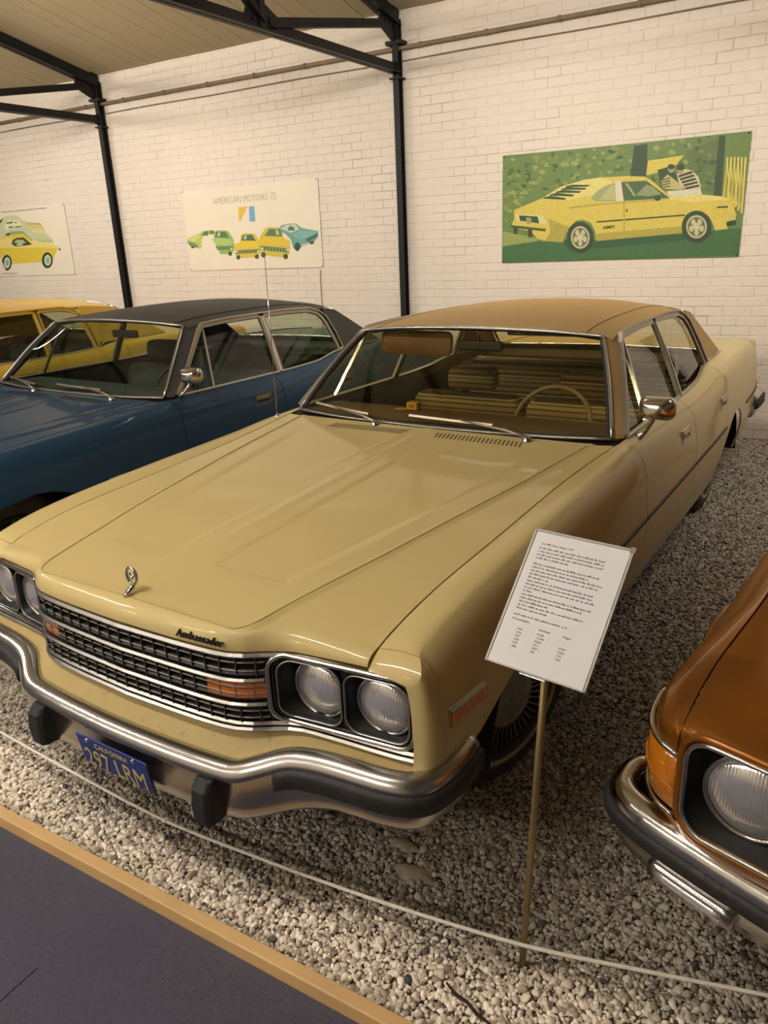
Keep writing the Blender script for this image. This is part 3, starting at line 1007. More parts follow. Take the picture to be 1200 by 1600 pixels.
    def by(x):
        x = abs(x)
        pts = sorted(((a, b) for a, b in BPATH[3:]), key=lambda q: q[0])
        return pch(*pts)(x)
    zt = pch((0, .495), (.42, .495), (.50, .512), (.60, .545), (.70, .552), (1, .548))
    zbm = pch((0, .290), (.40, .298), (.50, .325), (.60, .365), (.72, .395), (.92, .395), (1, .40))
    def shelf(x, t):
        a = (FY(x) + .022, .552)
        b = (by(x) + .055, zt(abs(x)) - .022)
        return (x, lerp(a[0], b[0], t), lerp(a[1], b[1], t))
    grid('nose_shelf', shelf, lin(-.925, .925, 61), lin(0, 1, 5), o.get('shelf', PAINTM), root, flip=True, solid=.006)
    # ---------- bumper
    path = [(x, y, 0) for x, y in BPATH] + [(-x, y, 0) for x, y in BPATH[::-1][1:]]
    C = curve3(*path)
    path = [C(t) for t in lin(0, 1, 131)]
    fr = frames(path)
    nr = []
    for p, t, s_, w_ in fr:
        n_ = Vector((t.y, -t.x, 0)).normalized()
        if n_.dot(Vector((p.x * .2, p.y, 0))) < 0: n_ = -n_
        nr.append(n_)
    prof = []
    for p in path:
        a = abs(p[0])
        T, Bz = zt(a), zbm(a)
        mid = lerp(T - .06, Bz, .5)
        cen = 1 - sstep(.40, .56, a)
        prof.append([(-.085, T - .034), (-.055, T - .006), (-.034, T), (-.014, T - .009), (-.001, T - .028), (0, T - .042), (-.008, T - .050), (-.007 - .006 * cen, mid), (-.009 - .020 * cen, Bz + .02), (-.022 - .022 * cen, Bz + .003), (-.085, Bz), (-.09, Bz + .02), (-.06, mid), (-.06, T - .06)])
    v, f = sweep_geo(path, prof, normals=nr)
    bumper = fix_normals(obj('front_bumper', v, f, CHROME_DULL if detail else CHROME, root))
    for s in SIDES:
        pp = [(p, n_) for p, n_ in zip(path, nr) if s * p[0] > .53]
        pts = [p for p, _ in pp]; ns = [n_ for _, n_ in pp]
        prf = []
        for i, p in enumerate(pts):
            T = zt(abs(p[0]))
            prf.append([(-.012, T - .036), (.006, T - .039), (.013, T - .050), (.012, T - .086), (.004, T - .096), (-.02, T - .096)])
        v, f = sweep_geo(pts, prf, normals=ns)
        fix_normals(obj('rubber_strip', v, f, RUBBER, bumper))
        # bumper guard
        gx = s * .357
        m_ = MB()
        sec = []
        for z, yo, hw, dp in ((.445, -.948, .024, .06), (.442, -.958, .028, .06), (.420, -.974, .031, .07), (.37, -.980, .033, .07), (.318, -.976, .032, .07), (.308, -.962, .027, .06)):
            sec.append([(gx - hw, yo + dp, z), (gx - hw, yo + .012, z), (gx - hw + .010, yo, z), (gx + hw - .010, yo, z), (gx + hw, yo + .012, z), (gx + hw, yo + dp, z)])
        v = [q for r_ in sec for q in r_]
        f = []
        for i in range(len(sec) - 1):
            for j in range(6):
                k = (j + 1) % 6
                f.append((i * 6 + j, i * 6 + k, (i + 1) * 6 + k, (i + 1) * 6 + j))
        f += [tuple(range(6)), tuple(range(30, 36))]
        fix_normals(obj('bumper_guard', v, f, RUBBER, root, smooth=False, bevel=.004))
    # ---------- grille
    def fpt(x, z, d=0.0): return (x, FY(x) + d, z)
    xs_g = lin(-.485, .485, 45)
    gr = grid('grille', lambda x, z: fpt(x, z, .022), xs_g, [.55, .66, .775], DARK, root, solid=.003)
    def bar(nm, z, hh, dep, m_, x1=.478, front=-.012, par=gr):
        pts = [fpt(x, z, front) for x in lin(-x1, x1, 45)]
        v, f = sweep_geo(pts, [(0, -hh), (0, -hh * .4), (-hh * 1.1, hh), (-dep, hh), (-dep, -hh)], normals=[(0, -1, 0)] * 45)
        return fix_normals(obj(nm, v, f, m_, par, smooth=False))
    for z in (.702, .630): bar('grille_bar', z, .0045, .03, GRILLE_CHROME)
    for z in (.752, .728, .681, .660, .608, .588): bar('grille_wire', z, .0015, .012, GRILLE_WIRE, front=-.004)
    for z in (.7185, .6475): bar('grille_rail', z, .004, .03, BLACK_TRIM, front=-.004)
    for z in (.570, .556): bar('grille_bar', z, .0045, .02, GRILLE_CHROME, x1=.885, front=-.014 if z < .56 else -.008)
    bar('upper_trim', .7735, .0055, .016, GRILLE_CHROME, x1=.800, front=-.010)
    if detail:
        for r0, r1 in ((.712, .766), (.640, .694), (.574, .622)):
            for k in range(21):
                x = -.46 + k * .046
                if r0 == .640 and abs(x) > .31: continue
                p = fpt(x, 0)
                MB().box((x - .0016, p[1] - .006, r0), (x + .0016, p[1] + .02, r1)).build('fin', GREY_PLASTIC, gr, smooth=False)
            # sloping louvre blade behind the fins
            for q in (.33, .72):
                z = lerp(r0, r1, q)
                pts = [fpt(x, z, .004) for x in lin(-.47, .47, 45)]
                v, f = sweep_geo(pts, [(0, -.0035), (0, .0), (-.015, .007), (-.015, .0035)], normals=[(0, -1, 0)] * 45)
                fix_normals(obj('louvre', v, f, BLACK_TRIM, gr, smooth=False))
    for s in SIDES:
        pts = [fpt(s * x, .667, -.002) for x in lin(.318, .482, 10)]
        v, f = sweep_geo(pts, [(0, -.024), (0, .024), (-.014, .024), (-.014, -.024)], normals=[(0, -1, 0)] * 10)
        tl = fix_normals(obj('turn_lamp', v, f, AMBER, root, smooth=False))
        for q in (-.009, .009):
            p2 = [(a, b - .0015, c + q) for a, b, c in pts]
            v, f = sweep_geo(p2, [(0, -.0013), (0, .0013), (-.004, .0013), (-.004, -.0013)], normals=[(0, -1, 0)] * 10)
            fix_normals(obj('lamp_wire', v, f, STEEL_TRIM, tl, smooth=False))
        for x in (.36, .405, .45):
            p = fpt(s * x, .667, -.0035)
            MB().box((p[0] - .0013, p[1], .643), (p[0] + .0013, p[1] + .004, .691)).build('lamp_wire', STEEL_TRIM, tl, smooth=False)
        # headlamp housing: dark plate, chrome surround, two square cups
        out = rrect(.199, .097, .045, 6)
        cx0, cz0 = .682, .676
        lp = MB()
        for (xa, xb, za, zb_) in ((.478, .892, .754, .773), (.478, .892, .579, .597), (.478, .508, .59, .76), (.868, .892, .59, .76), (.679, .697, .59, .76)):
            xx = lin(xa, xb, 12)
            n0 = len(lp.v)
            lp.add([fpt(s * x_, z_, .006) for x_ in xx for z_ in (za, zb_)], [(2 * i_, 2 * i_ + 1, 2 * i_ + 3, 2 * i_ + 2) for i_ in range(11)])
        lp.build('lamp_plate', BLACK_TRIM, root, solid=.003)
        ring = [fpt(s * (cx0 + a), cz0 + b, -.004) for a, b in out]
        MB().tube(ring, .0075, 8, closed=True).build('lamp_surround', CHROME, root)
        ring = [fpt(s * (cx0 + a * .96), cz0 + b * .92, .002) for a, b in out]
        MB().tube(ring, .005, 6, closed=True).build('lamp_surround', BLACK_TRIM, root)
        for cx in (.594, .782):
            sq = rrect(.089, .083, .040, 6)
            v, f = [], []
            n_ = len(sq)
            cd = FY(cx)
            for i_, (kk, dd) in enumerate(((1, -.006), (.97, .004), (0, .040))):
                for j, (a, b) in enumerate(sq):
                    if kk:
                        p = fpt(s * (cx + a * kk), cz0 + b * kk, dd)
                    else:
                        ang = math.atan2(b, a)
                        p = (s * (cx + .006 + .081 * math.cos(ang)), cd + .045, cz0 - .002 + .081 * math.sin(ang))
                    v.append(p)
            for i_ in range(2):
                for j in range(n_):
                    k = (j + 1) % n_
                    f.append((i_ * n_ + j, i_ * n_ + k, (i_ + 1) * n_ + k, (i_ + 1) * n_ + j))
            cup = obj('lamp_cup', v, f, BLACK_TRIM, root)
            MB().tube([fpt(s * (cx + a), cz0 + b, -.008) for a, b in sq], .0028, 6, closed=True).build('cup_rim', STEEL_TRIM, cup)
            headlamp(root, s * (cx + .006), cd + .026, cz0 - .002, .0785)
    if o.get('badge'):
        tx = text_mesh('badge', o['badge'], .030, BLACK_TRIM, root, extrude=.003, align='CENTER', xscale=1.06, shear=.12)
        tx.matrix_local = Matrix.Translation((.312, FY(.312) - .0055, .797)) @ Matrix.Rotation(math.radians(4), 4, 'Z') @ Matrix.Rotation(math.radians(76), 4, 'X')
        tx['label'] = 'dark raised script lettering on the nose'
    if o.get('ornament'):
        m_ = MB()
        oz = hood_top(0, -.80)
        m_.tube([(0, -.835, oz + .002), (0, -.815, oz + .010), (0, -.80, oz + .020), (0, -.798, oz + .028)], [.002, .010, .008, .005], 8)
        orn = m_.build('hood_ornament', CHROME, root)
        MB().tube([(.021 * math.cos(a), -.797, oz + .052 + .026 * math.sin(a)) for a in lin(0, 2 * math.pi, 25)[:-1]], .0045, 8, closed=True).build('ring', CHROME, orn)
        MB().tube([(-.011, -.797, oz + .058), (0, -.797, oz + .044), (.011, -.797, oz + .058)], .005, 6).build('emblem', CHROME, orn)
    # ---------- greenhouse
    def G(y, z):
        t = (z - .957) / .368
        return .850 - .172 * max(0, t) ** 1.1 - (.055 * ((y - 2.4) / .9) ** 1.5 if y > 2.4 else 0)
    zr = pch((1.38, 1.312), (1.46, 1.322), (1.8, 1.334), (2.2, 1.334), (2.5, 1.325), (2.7, 1.306), (2.90, 1.278))
    zcr = pch((1.30, 1.352), (1.5, 1.381), (1.8, 1.399), (2.2, 1.404), (2.5, 1.395), (2.75, 1.369), (2.95, 1.33))
    def roof_pt(s_, t):
        y = lerp(1.318 + .066 * s_ * s_, 2.93 - .05 * s_ * s_, t)
        e, c = zr(y), zcr(y)
        return (s_ * (G(y, e) - .002), y, e + (c - e) * (1 - abs(s_) ** 2.6))
    ROOFDIV = lin(-1, 1, 33)
    roof = grid('roof', roof_pt, ROOFDIV, lin(0, 1, 27), ROOFM, root, solid=.014, offset=-1)
    if o.get('seam'):
        for s in SIDES:
            pts = []
            for t in lin(.0, 1, 20):
                p = roof_pt(s * .82, t)
                pts.append((p[0], p[1], p[2] + .001))
            MB().tube(pts, .004, 6).build('seam', ROOFM, roof)
    ws_base = curve3((-.812, 1.005, .958), (-.45, .962, .950), (0, .948, .948), (.45, .962, .950), (.812, 1.005, .958))
    ws_top = curve3((-.640, 1.378, 1.318), (-.35, 1.338, 1.340), (0, 1.322, 1.348), (.35, 1.338, 1.340), (.640, 1.378, 1.318))
    wl = curve3((-.812, 1.005, .958), (-.735, 1.185, 1.145), (-.640, 1.378, 1.318))
    wr_ = curve3((.812, 1.005, .958), (.735, 1.185, 1.145), (.640, 1.378, 1.318))
    WS = coons(ws_base, ws_top, wl, wr_)
    def ws_pt(u, v):
        p = WS(u, v)
        return (p[0], p[1] - .02 * math.sin(math.pi * u) * math.sin(math.pi * v), p[2])
    grid('windshield', ws_pt, lin(0, 1, 25), lin(0, 1, 13), GL, root)
    edge = [ws_pt(u, 0) for u in lin(0, 1, 25)] + [ws_pt(1, v) for v in lin(0, 1, 11)[1:]] + [ws_pt(u, 1) for u in lin(1, 0, 25)[1:]] + [ws_pt(0, v) for v in lin(1, 0, 11)[1:-1]]
    side_top = [ws_pt(1, v) for v in lin(.0, 1, 12)] + [ws_pt(u, 1) for u in lin(1, 0, 25)[1:]] + [ws_pt(0, v) for v in lin(1, .0, 12)[1:]]
    MB().tube([(p[0], p[1] - .008, p[2] + .004) for p in side_top], .0080, 8).build('windshield_trim', STEEL_TRIM, root)
    MB().tube([(p[0] * .985, p[1] - .002, p[2] * .9985 + .0016) for p in edge], .010, 6, closed=True).build('windshield_seal', BLACK_TRIM, root)
    MB().tube([(p[0], p[1] - .012, p[2] - .002) for p in edge[:25]], .007, 6).build('windshield_base_trim', o['frame'], root)
    # cowl gutter
    grid('cowl', lambda u, t: (lerp(-.835, .835, u), lerp(.915 + .03 * (2 * u - 1) ** 2, .99 + .03 * (2 * u - 1) ** 2, t), .925 + .02 * t), lin(0, 1, 17), [0, .5, 1], BLACK_TRIM, root, solid=.003)
    BT, BB = (2.035, zr(2.035)), (1.985, .957)
    RWY = o.get('rear_glass_y', 2.665)
    belt = pch((1.05, .957), (2.0, .957), (2.4, .966), (2.70, 1.004), (2.9, 1.006), (3.34, 1.004))
    for s in SIDES:
        def gp(y, z, d=0.0): return (s * (G(y, z) + d), y, z)
        # A pillar
        c_in = wr_ if s > 0 else wl
        c_out = lambda t: gp(lerp(1.045, 1.445, t), lerp(.955, zr(1.445) - .002, t), .0)
        grid('front_pillar', lambda u, t: (lambda a, b: tuple(lerp(a[k], b[k], u) + (0, -.008 * math.sin(math.pi * u), 0)[k] for k in range(3)))(c_in(t), c_out(t)), lin(0, 1, 6), lin(0, 1, 10), ROOFM, root, flip=(s < 0), solid=.02)
        # side glass outlines
        ztop = lambda y: zr(y) - .030
        A0, A1 = (1.085, .960), (1.475, ztop(1.475))
        f_top = [(y, ztop(y)) for y in lin(1.475, 2.015, 7)]
        front = [A0] + f_top + [(1.965, belt(1.965) + .003)]
        rt = [(y, ztop(y)) for y in lin(2.065, RWY - .13, 6)] + [(RWY - .06, ztop(RWY - .1) - .012), (RWY - .015, ztop(RWY) - .035), (RWY + .01, 1.20), (RWY + .035, 1.06), (RWY + .035, belt(RWY) + .012)]
        rear = [(2.015, belt(2.015) + .003)] + rt
        def pane(nm, poly, m_):
            pts2 = [Vector((y, z, 0)) for y, z in poly]
            tri = geometry.tessellate_polygon([pts2])
            # subdivide by bands to follow the curved side
            v = [gp(y, z, -.012) for y, z in poly]
            return obj(nm, v, [tuple(t_) for t_ in tri], m_, root, smooth=False)
        vent = [(1.085, .962), (1.405, ztop(1.475) - .05), (1.425, ztop(1.475) - .05), (1.335, .962)]
        def band_pane(nm, left, right, m_):
            """ruled pane between two edge curves given as z->y"""
            zs = lin(left[0][1], left[-1][1], 8)
            fl = pch(*[(z, y) for y, z in left]); fr_ = pch(*[(z, y) for y, z in right])
            return grid(nm, lambda z, u: gp(lerp(fl(z), fr_(z), u), z, -.012), zs, lin(0, 1, 4), m_, root, flip=(s > 0))
        pane('vent_glass', [(1.09, .962), (1.455, 1.275), (1.462, 1.285), (1.355, .962)], GLS)
        drop = o.get('window_drop', 0) if s > 0 else 0
        pane('door_glass', [(1.365, .962)] + [(1.480, ztop(1.5) - drop)] + [(y, ztop(y) - drop) for y in lin(1.54, 2.0, 5)] + [(1.962, .962)], GLS)
        pane('rear_door_glass', rear, GLS)
        # frames
        def strip(nm, pts2, wdt, m_, d0=-.006, d1=.010, closed=False):
            pts = [gp(y, z, 0) for y, z in pts2]
            n_ = len(pts)
            prof = [(d0, -wdt / 2), (d1, -wdt / 2), (d1, wdt / 2), (d0, wdt / 2)]
            fr = []
            v, f = [], []
            for i in range(n_):
                a_ = Vector(pts[i - 1] if i else (pts[i] if not closed else pts[-1])); b_ = Vector(pts[i + 1] if i < n_ - 1 else (pts[i] if not closed else pts[0]))
                t_ = (b_ - a_).normalized()
                nrm = Vector((s, 0, .45)).normalized()
                nrm = (nrm - t_ * nrm.dot(t_)).normalized()
                w_ = t_.cross(nrm)
                for (d, q) in prof:
                    v.append(Vector(pts[i]) + nrm * d + w_ * q)
            for i in range(n_ if closed else n_ - 1):
                j = (i + 1) % n_
                for k in range(4):
                    l_ = (k + 1) % 4
                    f.append((i * 4 + k, i * 4 + l_, j * 4 + l_, j * 4 + k))
            if not closed: f += [(0, 1, 2, 3), tuple(range((n_ - 1) * 4, n_ * 4))]
            return fix_normals(obj(nm, v, f, m_, root, smooth=False))
        ft = [(1.062, .958)] + [(lerp(1.062, 1.455, t), lerp(.958, ztop(1.46) + .012, t)) for t in (.25, .5, .75)] + [(1.462, ztop(1.47) + .014)] + [(y, ztop(y) + .014) for y in lin(1.54, 2.0, 6)]
        strip('window_frame', ft + [(2.018, ztop(2.02) - .0), (2.005, 1.15), (1.980, .96)], .028, FRAME)
        strip('window_frame', [(2.010, .96), (2.034, 1.15), (2.047, ztop(2.05) + .0)] + [(y, ztop(y) + .014) for y in lin(2.08, RWY - .12, 5)] + [(RWY - .03, ztop(RWY - .05) - .004), (RWY + .012, ztop(RWY) - .035), (RWY + .035, 1.20), (RWY + .058, 1.06), (RWY + .062, belt(RWY) + .005)], .028, FRAME)
        strip('pillar_trim', [(1.995, .957), (2.020, 1.15), (2.034, ztop(2.03) + .005)], .016, CHROME, d1=.016)
        strip('vent_bar', [(1.36, .962), (1.47, 1.29)], .012, CHROME)
        strip('drip_rail', [(1.05, .962)] + [(lerp(1.05, 1.445, t), lerp(.962, zr(1.445), t)) for t in (.3, .6, .9)] + [(y, zr(y) - .002) for y in lin(1.47, RWY - .1, 9)] + [(RWY + .0, zr(RWY) - .022), (RWY + .06, 1.245), (RWY + .095, 1.12), (RWY + .105, belt(RWY) + .005)], .011, o['rail'], d1=.020)
        strip('belt_trim', [(y, belt(y) - .001) for y in lin(1.06, 1.985, 8)], .012, TRIM, d1=.012)
        strip('belt_trim', [(y, belt(y) - .001) for y in lin(2.0, RWY + .09, 8)], .012, TRIM, d1=.012)
        # C pillar
        q0 = curve3(gp(RWY + .06, zr(RWY) - .004), gp(RWY + .085, 1.20), gp(RWY + .10, belt(2.8) - .002))
        rr1 = roof_pt(s, 1.0)
        q1 = curve3((rr1[0], rr1[1], rr1[2]), (s * .715, 3.08, 1.165), (s * .775, 3.345, 1.002))
        ctop = lambda u: (lambda y: gp(y, zr(y) - .002))(lerp(RWY + .06, rr1[1], u))
        cbot = lambda u: (lambda y: (s * lerp(G(RWY + .1, 1.0), .775, u), y, lerp(belt(2.8) - .002, 1.002, u)))(lerp(RWY + .10, 3.345, u))
        CP = coons(ctop, cbot, q0, q1)
        grid('rear_pillar', lambda u, v_: CP(u, v_), lin(0, 1, 8), lin(0, 1, 10), ROOFM, root, flip=(s < 0), solid=.012)
        if o.get('crest'):
            p = gp(2.98, 1.06, .006)
            lathe('crest', [(.001, .004), (.014, .004), (.016, 0)], CHROME, root, n=10, centre=p, sgn=s)
        MB().tube([gp(RWY + .09, belt(RWY) + .012, .008), gp(RWY + .2, belt(2.8) + .006, .01), (s * .80, 3.32, 1.008)], .005, 6).build('vinyl_trim', CHROME, root)
        # door mirror
        if s > 0 or o.get('mirror_both'):
            mr = MB().tube([(s * .905, 1.03, .962), (s * .93, 1.045, .985), (s * .945, 1.075, 1.02), (s * .952, 1.085, 1.045)], [.018, .010, .010, .012], 8).build('door_mirror', CHROME, root)
            v, f = [], []
            out = rrect(.072, .046, .03, 4)
            prof = ((.25, -.055), (.62, -.047), (.88, -.028), (1.0, .0), (1.0, .022), (.93, .026))
            for kk, dy in prof:
                for a, b in out: v.append((s * (.962 + a * kk), 1.085 + dy, 1.077 + b * kk))
            n_ = len(out)
            for i in range(len(prof) - 1):
                for j in range(n_):
                    k = (j + 1) % n_
                    f.append((i * n_ + j, i * n_ + k, (i + 1) * n_ + k, (i + 1) * n_ + j))
            f += [tuple(range(n_)), tuple((len(prof) - 1) * n_ + j for j in range(n_))]
            fix_normals(obj('mirror_head', v, f, CHROME, mr))
    # rear window, deck, tail
    rl = lambda s: curve3(tuple(roof_pt(s * .985, 1.0)), (s * .700, 3.08, 1.160), (s * .755, 3.345, 1.0))
    RW = coons(lambda u: roof_pt(lerp(-.985, .985, u), 1.0), curve3((-.755, 3.345, 1.0), (0, 3.42, 1.004), (.755, 3.345, 1.0)), rl(-1), rl(1))
    grid('rear_window', lambda u, v_: RW(u, v_), lin(0, 1, 17), lin(0, 1, 9), GL, root, flip=True)
    e2 = [RW(u, 0) for u in lin(0, 1, 13)] + [RW(1, v_) for v_ in lin(0, 1, 8)[1:]] + [RW(u, 1) for u in lin(1, 0, 13)[1:]] + [RW(0, v_) for v_ in lin(1, 0, 8)[1:-1]]
    MB().tube(e2, .010, 6, closed=True).build('rear_window_trim', CHROME, root)
    def deck(s_, t):
        y0 = 3.345 + .075 * (1 - s_ * s_)
        y = lerp(y0, 4.42 + .05 * (1 - s_ * s_), t)
        x = s_ * (xg(min(y, 4.42)) - .002)
        return (x, y, zg(min(y, 4.42)) - .006 + .010 * (1 - s_ * s_) * (1 - t))
    grid('trunk_lid', deck, lin(-1, 1, 17), lin(0, 1, 14), PAINTM, root, solid=.01)
    grid('tail_panel', lambda s_, t: (s_ * lerp(.885, .86, t), 4.42 + .045 * (1 - s_ * s_) - .01 * t, lerp(.42, .945, t)), lin(-1, 1, 17), lin(0, 1, 8), PAINTM, root, flip=True, solid=.006)
    for s in SIDES:
        MB().box((min(s * .45, s * .84), 4.44, .62), (max(s * .45, s * .84), 4.475, .80)).build('tail_lamp', RED_LENS, root, smooth=False, bevel=.008)
    rpth = [(.945, 4.12), (.955, 4.25), (.955, 4.42), (.925, 4.50), (.84, 4.545), (.5, 4.57), (0, 4.58)]
    rpth = [(x, y, 0) for x, y in rpth] + [(-x, y, 0) for x, y in rpth[::-1][1:]]
    C2 = curve3(*rpth)
    pts = [C2(t) for t in lin(0, 1, 61)]
    ns = []
    for p, t, _, _ in frames(pts):
        n_ = Vector((t.y, -t.x, 0))
        if n_.dot(Vector((p.x * .3, p.y - 3.5, 0))) < 0: n_ = -n_
        ns.append(n_.normalized())
    v, f = sweep_geo(pts, [(-.06, .575), (-.02, .580), (0, .560), (0, .50), (-.02, .41), (-.06, .40)], normals=ns)
    rb = fix_normals(obj('rear_bumper', v, f, CHROME, root))
    for s in SIDES:
        q = [(p, n_) for p, n_ in zip(pts, ns) if s * p[0] > .86]
        v, f = sweep_geo([p for p, _ in q], [(-.01, .545), (.016, .540), (.016, .475), (-.01, .470)], normals=[n_ for _, n_ in q])
        fix_normals(obj('rubber_strip', v, f, RUBBER, rb))
    # ---------- underbody and cabin
    DK = o['interior']
    m_ = MB().box((-.70, -.66, .30), (.70, .95, .78)).box((-.50, -.72, .34), (.50, -.66, .72)).box((-.52, .95, .22), (.52, 4.3, .34))
    m_.build('underbody', DARK, root, smooth=False)
    MB().box((-.86, .96, .24), (.86, 2.70, .36)).build('cabin_floor', DARK, root, smooth=False)
    grid('dashboard', lambda x, t: (x, lerp(1.0, 1.30, sstep(0, 1, t)) if t <= 1 else 1.31 - (t - 1) * .10, (.958 - .012 * t) if t <= 1 else .946 - (t - 1) * .35), lin(-.80, .80, 13), [0, .3, .6, .9, 1.0, 1.05, 1.3, 2.0], o['dash'], root, solid=.01)
    grid('door_lining', lambda y, z: (.80 - .05 * max(0, (z - .8)), y, z), lin(1.02, 2.72, 6), [.36, .6, .93], DK, root, solid=.006)
    grid('door_lining', lambda y, z: (-.80 + .05 * max(0, (z - .8)), y, z), lin(1.02, 2.72, 6), [.36, .6, .93], DK, root, solid=.006)
    grid('parcel_shelf', lambda x, y: (x, y, .965), lin(-.74, .74, 5), [2.72, 3.40], DK, root, solid=.01)
    ST = o['seat']
    for s in SIDES:
        su = o.get('seat_up', 0)
        sb = seat_back(root, 'front_seat_back', *sorted((s * .02, s * .72)), 1.98, .46, .885 + su, .13, ST, .16)
        seat_back(sb, 'headrest', *sorted((s * .20, s * .50)), 2.07, .900 + su * 1.5, 1.035 + su * 1.6, .10, ST, .10)
        seat_back(root, 'front_seat_cushion', *sorted((s * .02, s * .72)), 1.72, .44, .56, .50, ST, 0)
    seat_back(root, 'rear_seat_back', -.72, .72, 2.74, .50, .99, .14, ST, .22)
    seat_back(root, 'rear_seat_cushion', -.72, .72, 2.50, .44, .54, .46, ST, 0)
    # steering wheel, driver on +x
    cw = Matrix.Translation((.37, 1.475, .875)) @ Matrix.Rotation(math.radians(62), 4, 'X')
    m_ = MB().tube([cw @ Vector((.195 * math.cos(a), .195 * math.sin(a), 0)) for a in lin(0, 2 * math.pi, 37)[:-1]], .0115, 8, closed=True)
    sw = m_.build('steering_wheel', o['wheelmat'], root)
    MB().tube([cw @ Vector((-.18, 0, -.0)), cw @ Vector((-.05, -.02, -.03)), cw @ Vector((.05, -.02, -.03)), cw @ Vector((.18, 0, 0))], .016, 6).build('spoke', o['wheelmat'], sw)
    MB().tube([cw @ Vector((0, -.02, -.02)), (.37, 1.20, .79)], .035, 8).build('column', DARK, sw)
    # sun visors, mirror
    rm = MB().box((-.125, 1.435, 1.225), (.125, 1.455, 1.275)).build('cabin_mirror', BLACK_TRIM, root, smooth=False, bevel=.01)
    MB().tube([(0, 1.445, 1.27), (0, 1.42, 1.345)], .007, 6).build('stem', CHROME, rm)
    if o.get('visor'):
        seat_back(root, 'sun_visor', -.56, -.14, 1.41, 1.195, 1.318, .022, o['visor'], .12)
        seat_back(root, 'sun_visor', .14, .56, 1.50, 1.305, 1.335, .12, o['visor'], .0)
    # headliner
    grid('headliner', lambda s_, t: (lambda p: (p[0] * .97, p[1] + .01, p[2] - .020))(roof_pt(s_, t)), lin(-1, 1, 13), lin(0, 1, 9), DK, root)
    # ---------- wipers
    for (px, py, ax, ay, b0, b1) in ((.49, .880, .13, 1.022, (-.13, 1.0), (.30, 1.0)), (-.275, .885, -.60, 1.03, (-.72, 1.0), (-.36, 1.0))):
        def onws(x, v_):
            u = (x + .812) / 1.624
            p = ws_pt(min(1, max(0, u)), v_)
            return (p[0], p[1] - .014, p[2] + .008)
        wv = .075
        e_ = onws(ax, wv)
        wp = lathe('wiper', [(.001, .022), (.016, .020), (.020, 0)], CHROME_DULL, root, n=14, axis='z', centre=(px, py, hood_top(px, min(py, .94)) + .002))
        zz = hood_top(px, min(py, .94)) + .018
        MB().tube([(px, py, zz), vl((px, py, zz + .01), e_, .3), vl((px, py, zz + .006), e_, .7), e_], [.008, .007, .0045, .004], 6).build('arm', GREYFRAME, wp)
        pts = [onws(lerp(b0[0], b1[0], t), wv - .012 + (.012 if b0[0] > -.5 else .02) * (1 - 2 * t)) for t in lin(0, 1, 9)]
        v, f = sweep_geo(pts, [(-.003, -.005), (-.003, .007), (.004, .005), (.004, -.005)], normals=[(0, -1, .3)] * 9)
        fix_normals(obj('blade', v, f, GREYFRAME, wp, smooth=False))
    if o.get('antenna'):
        x, y = -.868, .875
        z = Zs(y)
        an = lathe('antenna', [(.001, .02), (.008, .018), (.013, 0)], CHROME, root, n=10, axis='z', centre=(x, y, z))
        MB().tube([(x, y, z), (x + .012, y + .0, z + .80)], [.0028, .0014], 6).build('mast', CHROME, an)
    if o.get('plate'):
        py = -.950
        pl = MB().box((-.152, 0, -.054), (.152, .006, .062)).build('licence_plate', mat('plate_blue', (.012, .035, .21), rough=.5, noise=.2, nscale=20, dirt=(.07, .07, .09), dirt_scale=18, dirt_lo=.6, dirt_hi=.8), root, smooth=False, bevel=.003)
        YEL = mat('plate_yellow', (.55, .46, .14), rough=.5, noise=.2)
        pl.matrix_local = Matrix.Translation((.0, -.9595, .366)) @ Matrix.Rotation(math.radians(9), 4, 'X')
        py = 0.0
        R90 = Matrix.Rotation(math.radians(90), 4, 'X')
        t1 = text_mesh('plate_number', '297 LRM', .092, YEL, pl, extrude=.0012, align='CENTER', xscale=.80)
        t1.matrix_local = Matrix.Translation((0, -.0005, -.049)) @ R90
        t2 = text_mesh('plate_state', 'CALIFORNIA', .027, YEL, pl, extrude=.0010, align='CENTER', xscale=.95)
        t2.matrix_local = Matrix.Translation((0, -.0005, .030)) @ R90
        for sx in (-.1, .1):
            lathe('bolt', [(.001, -.004), (.007, -.004), (.007, .002)], CHROME, pl, n=8, axis='y', centre=(sx, 0, .052))
        MB().tube([(.157, 0, -.054), (.157, 0, .062)], .004, 6).build('holder', BLACK_TRIM, pl)
    return root

def car_paint(name, col, dirt, rough=.5, coat=.5, **k):
    return mat(name, col, rough=rough, coat=coat, spec=.25, metal=k.get('metal', 0), noise=.045, nscale=3, dirt=dirt, dirt_scale=k.get('ds', 60), dirt_lo=k.get('lo', .74), dirt_hi=.80)

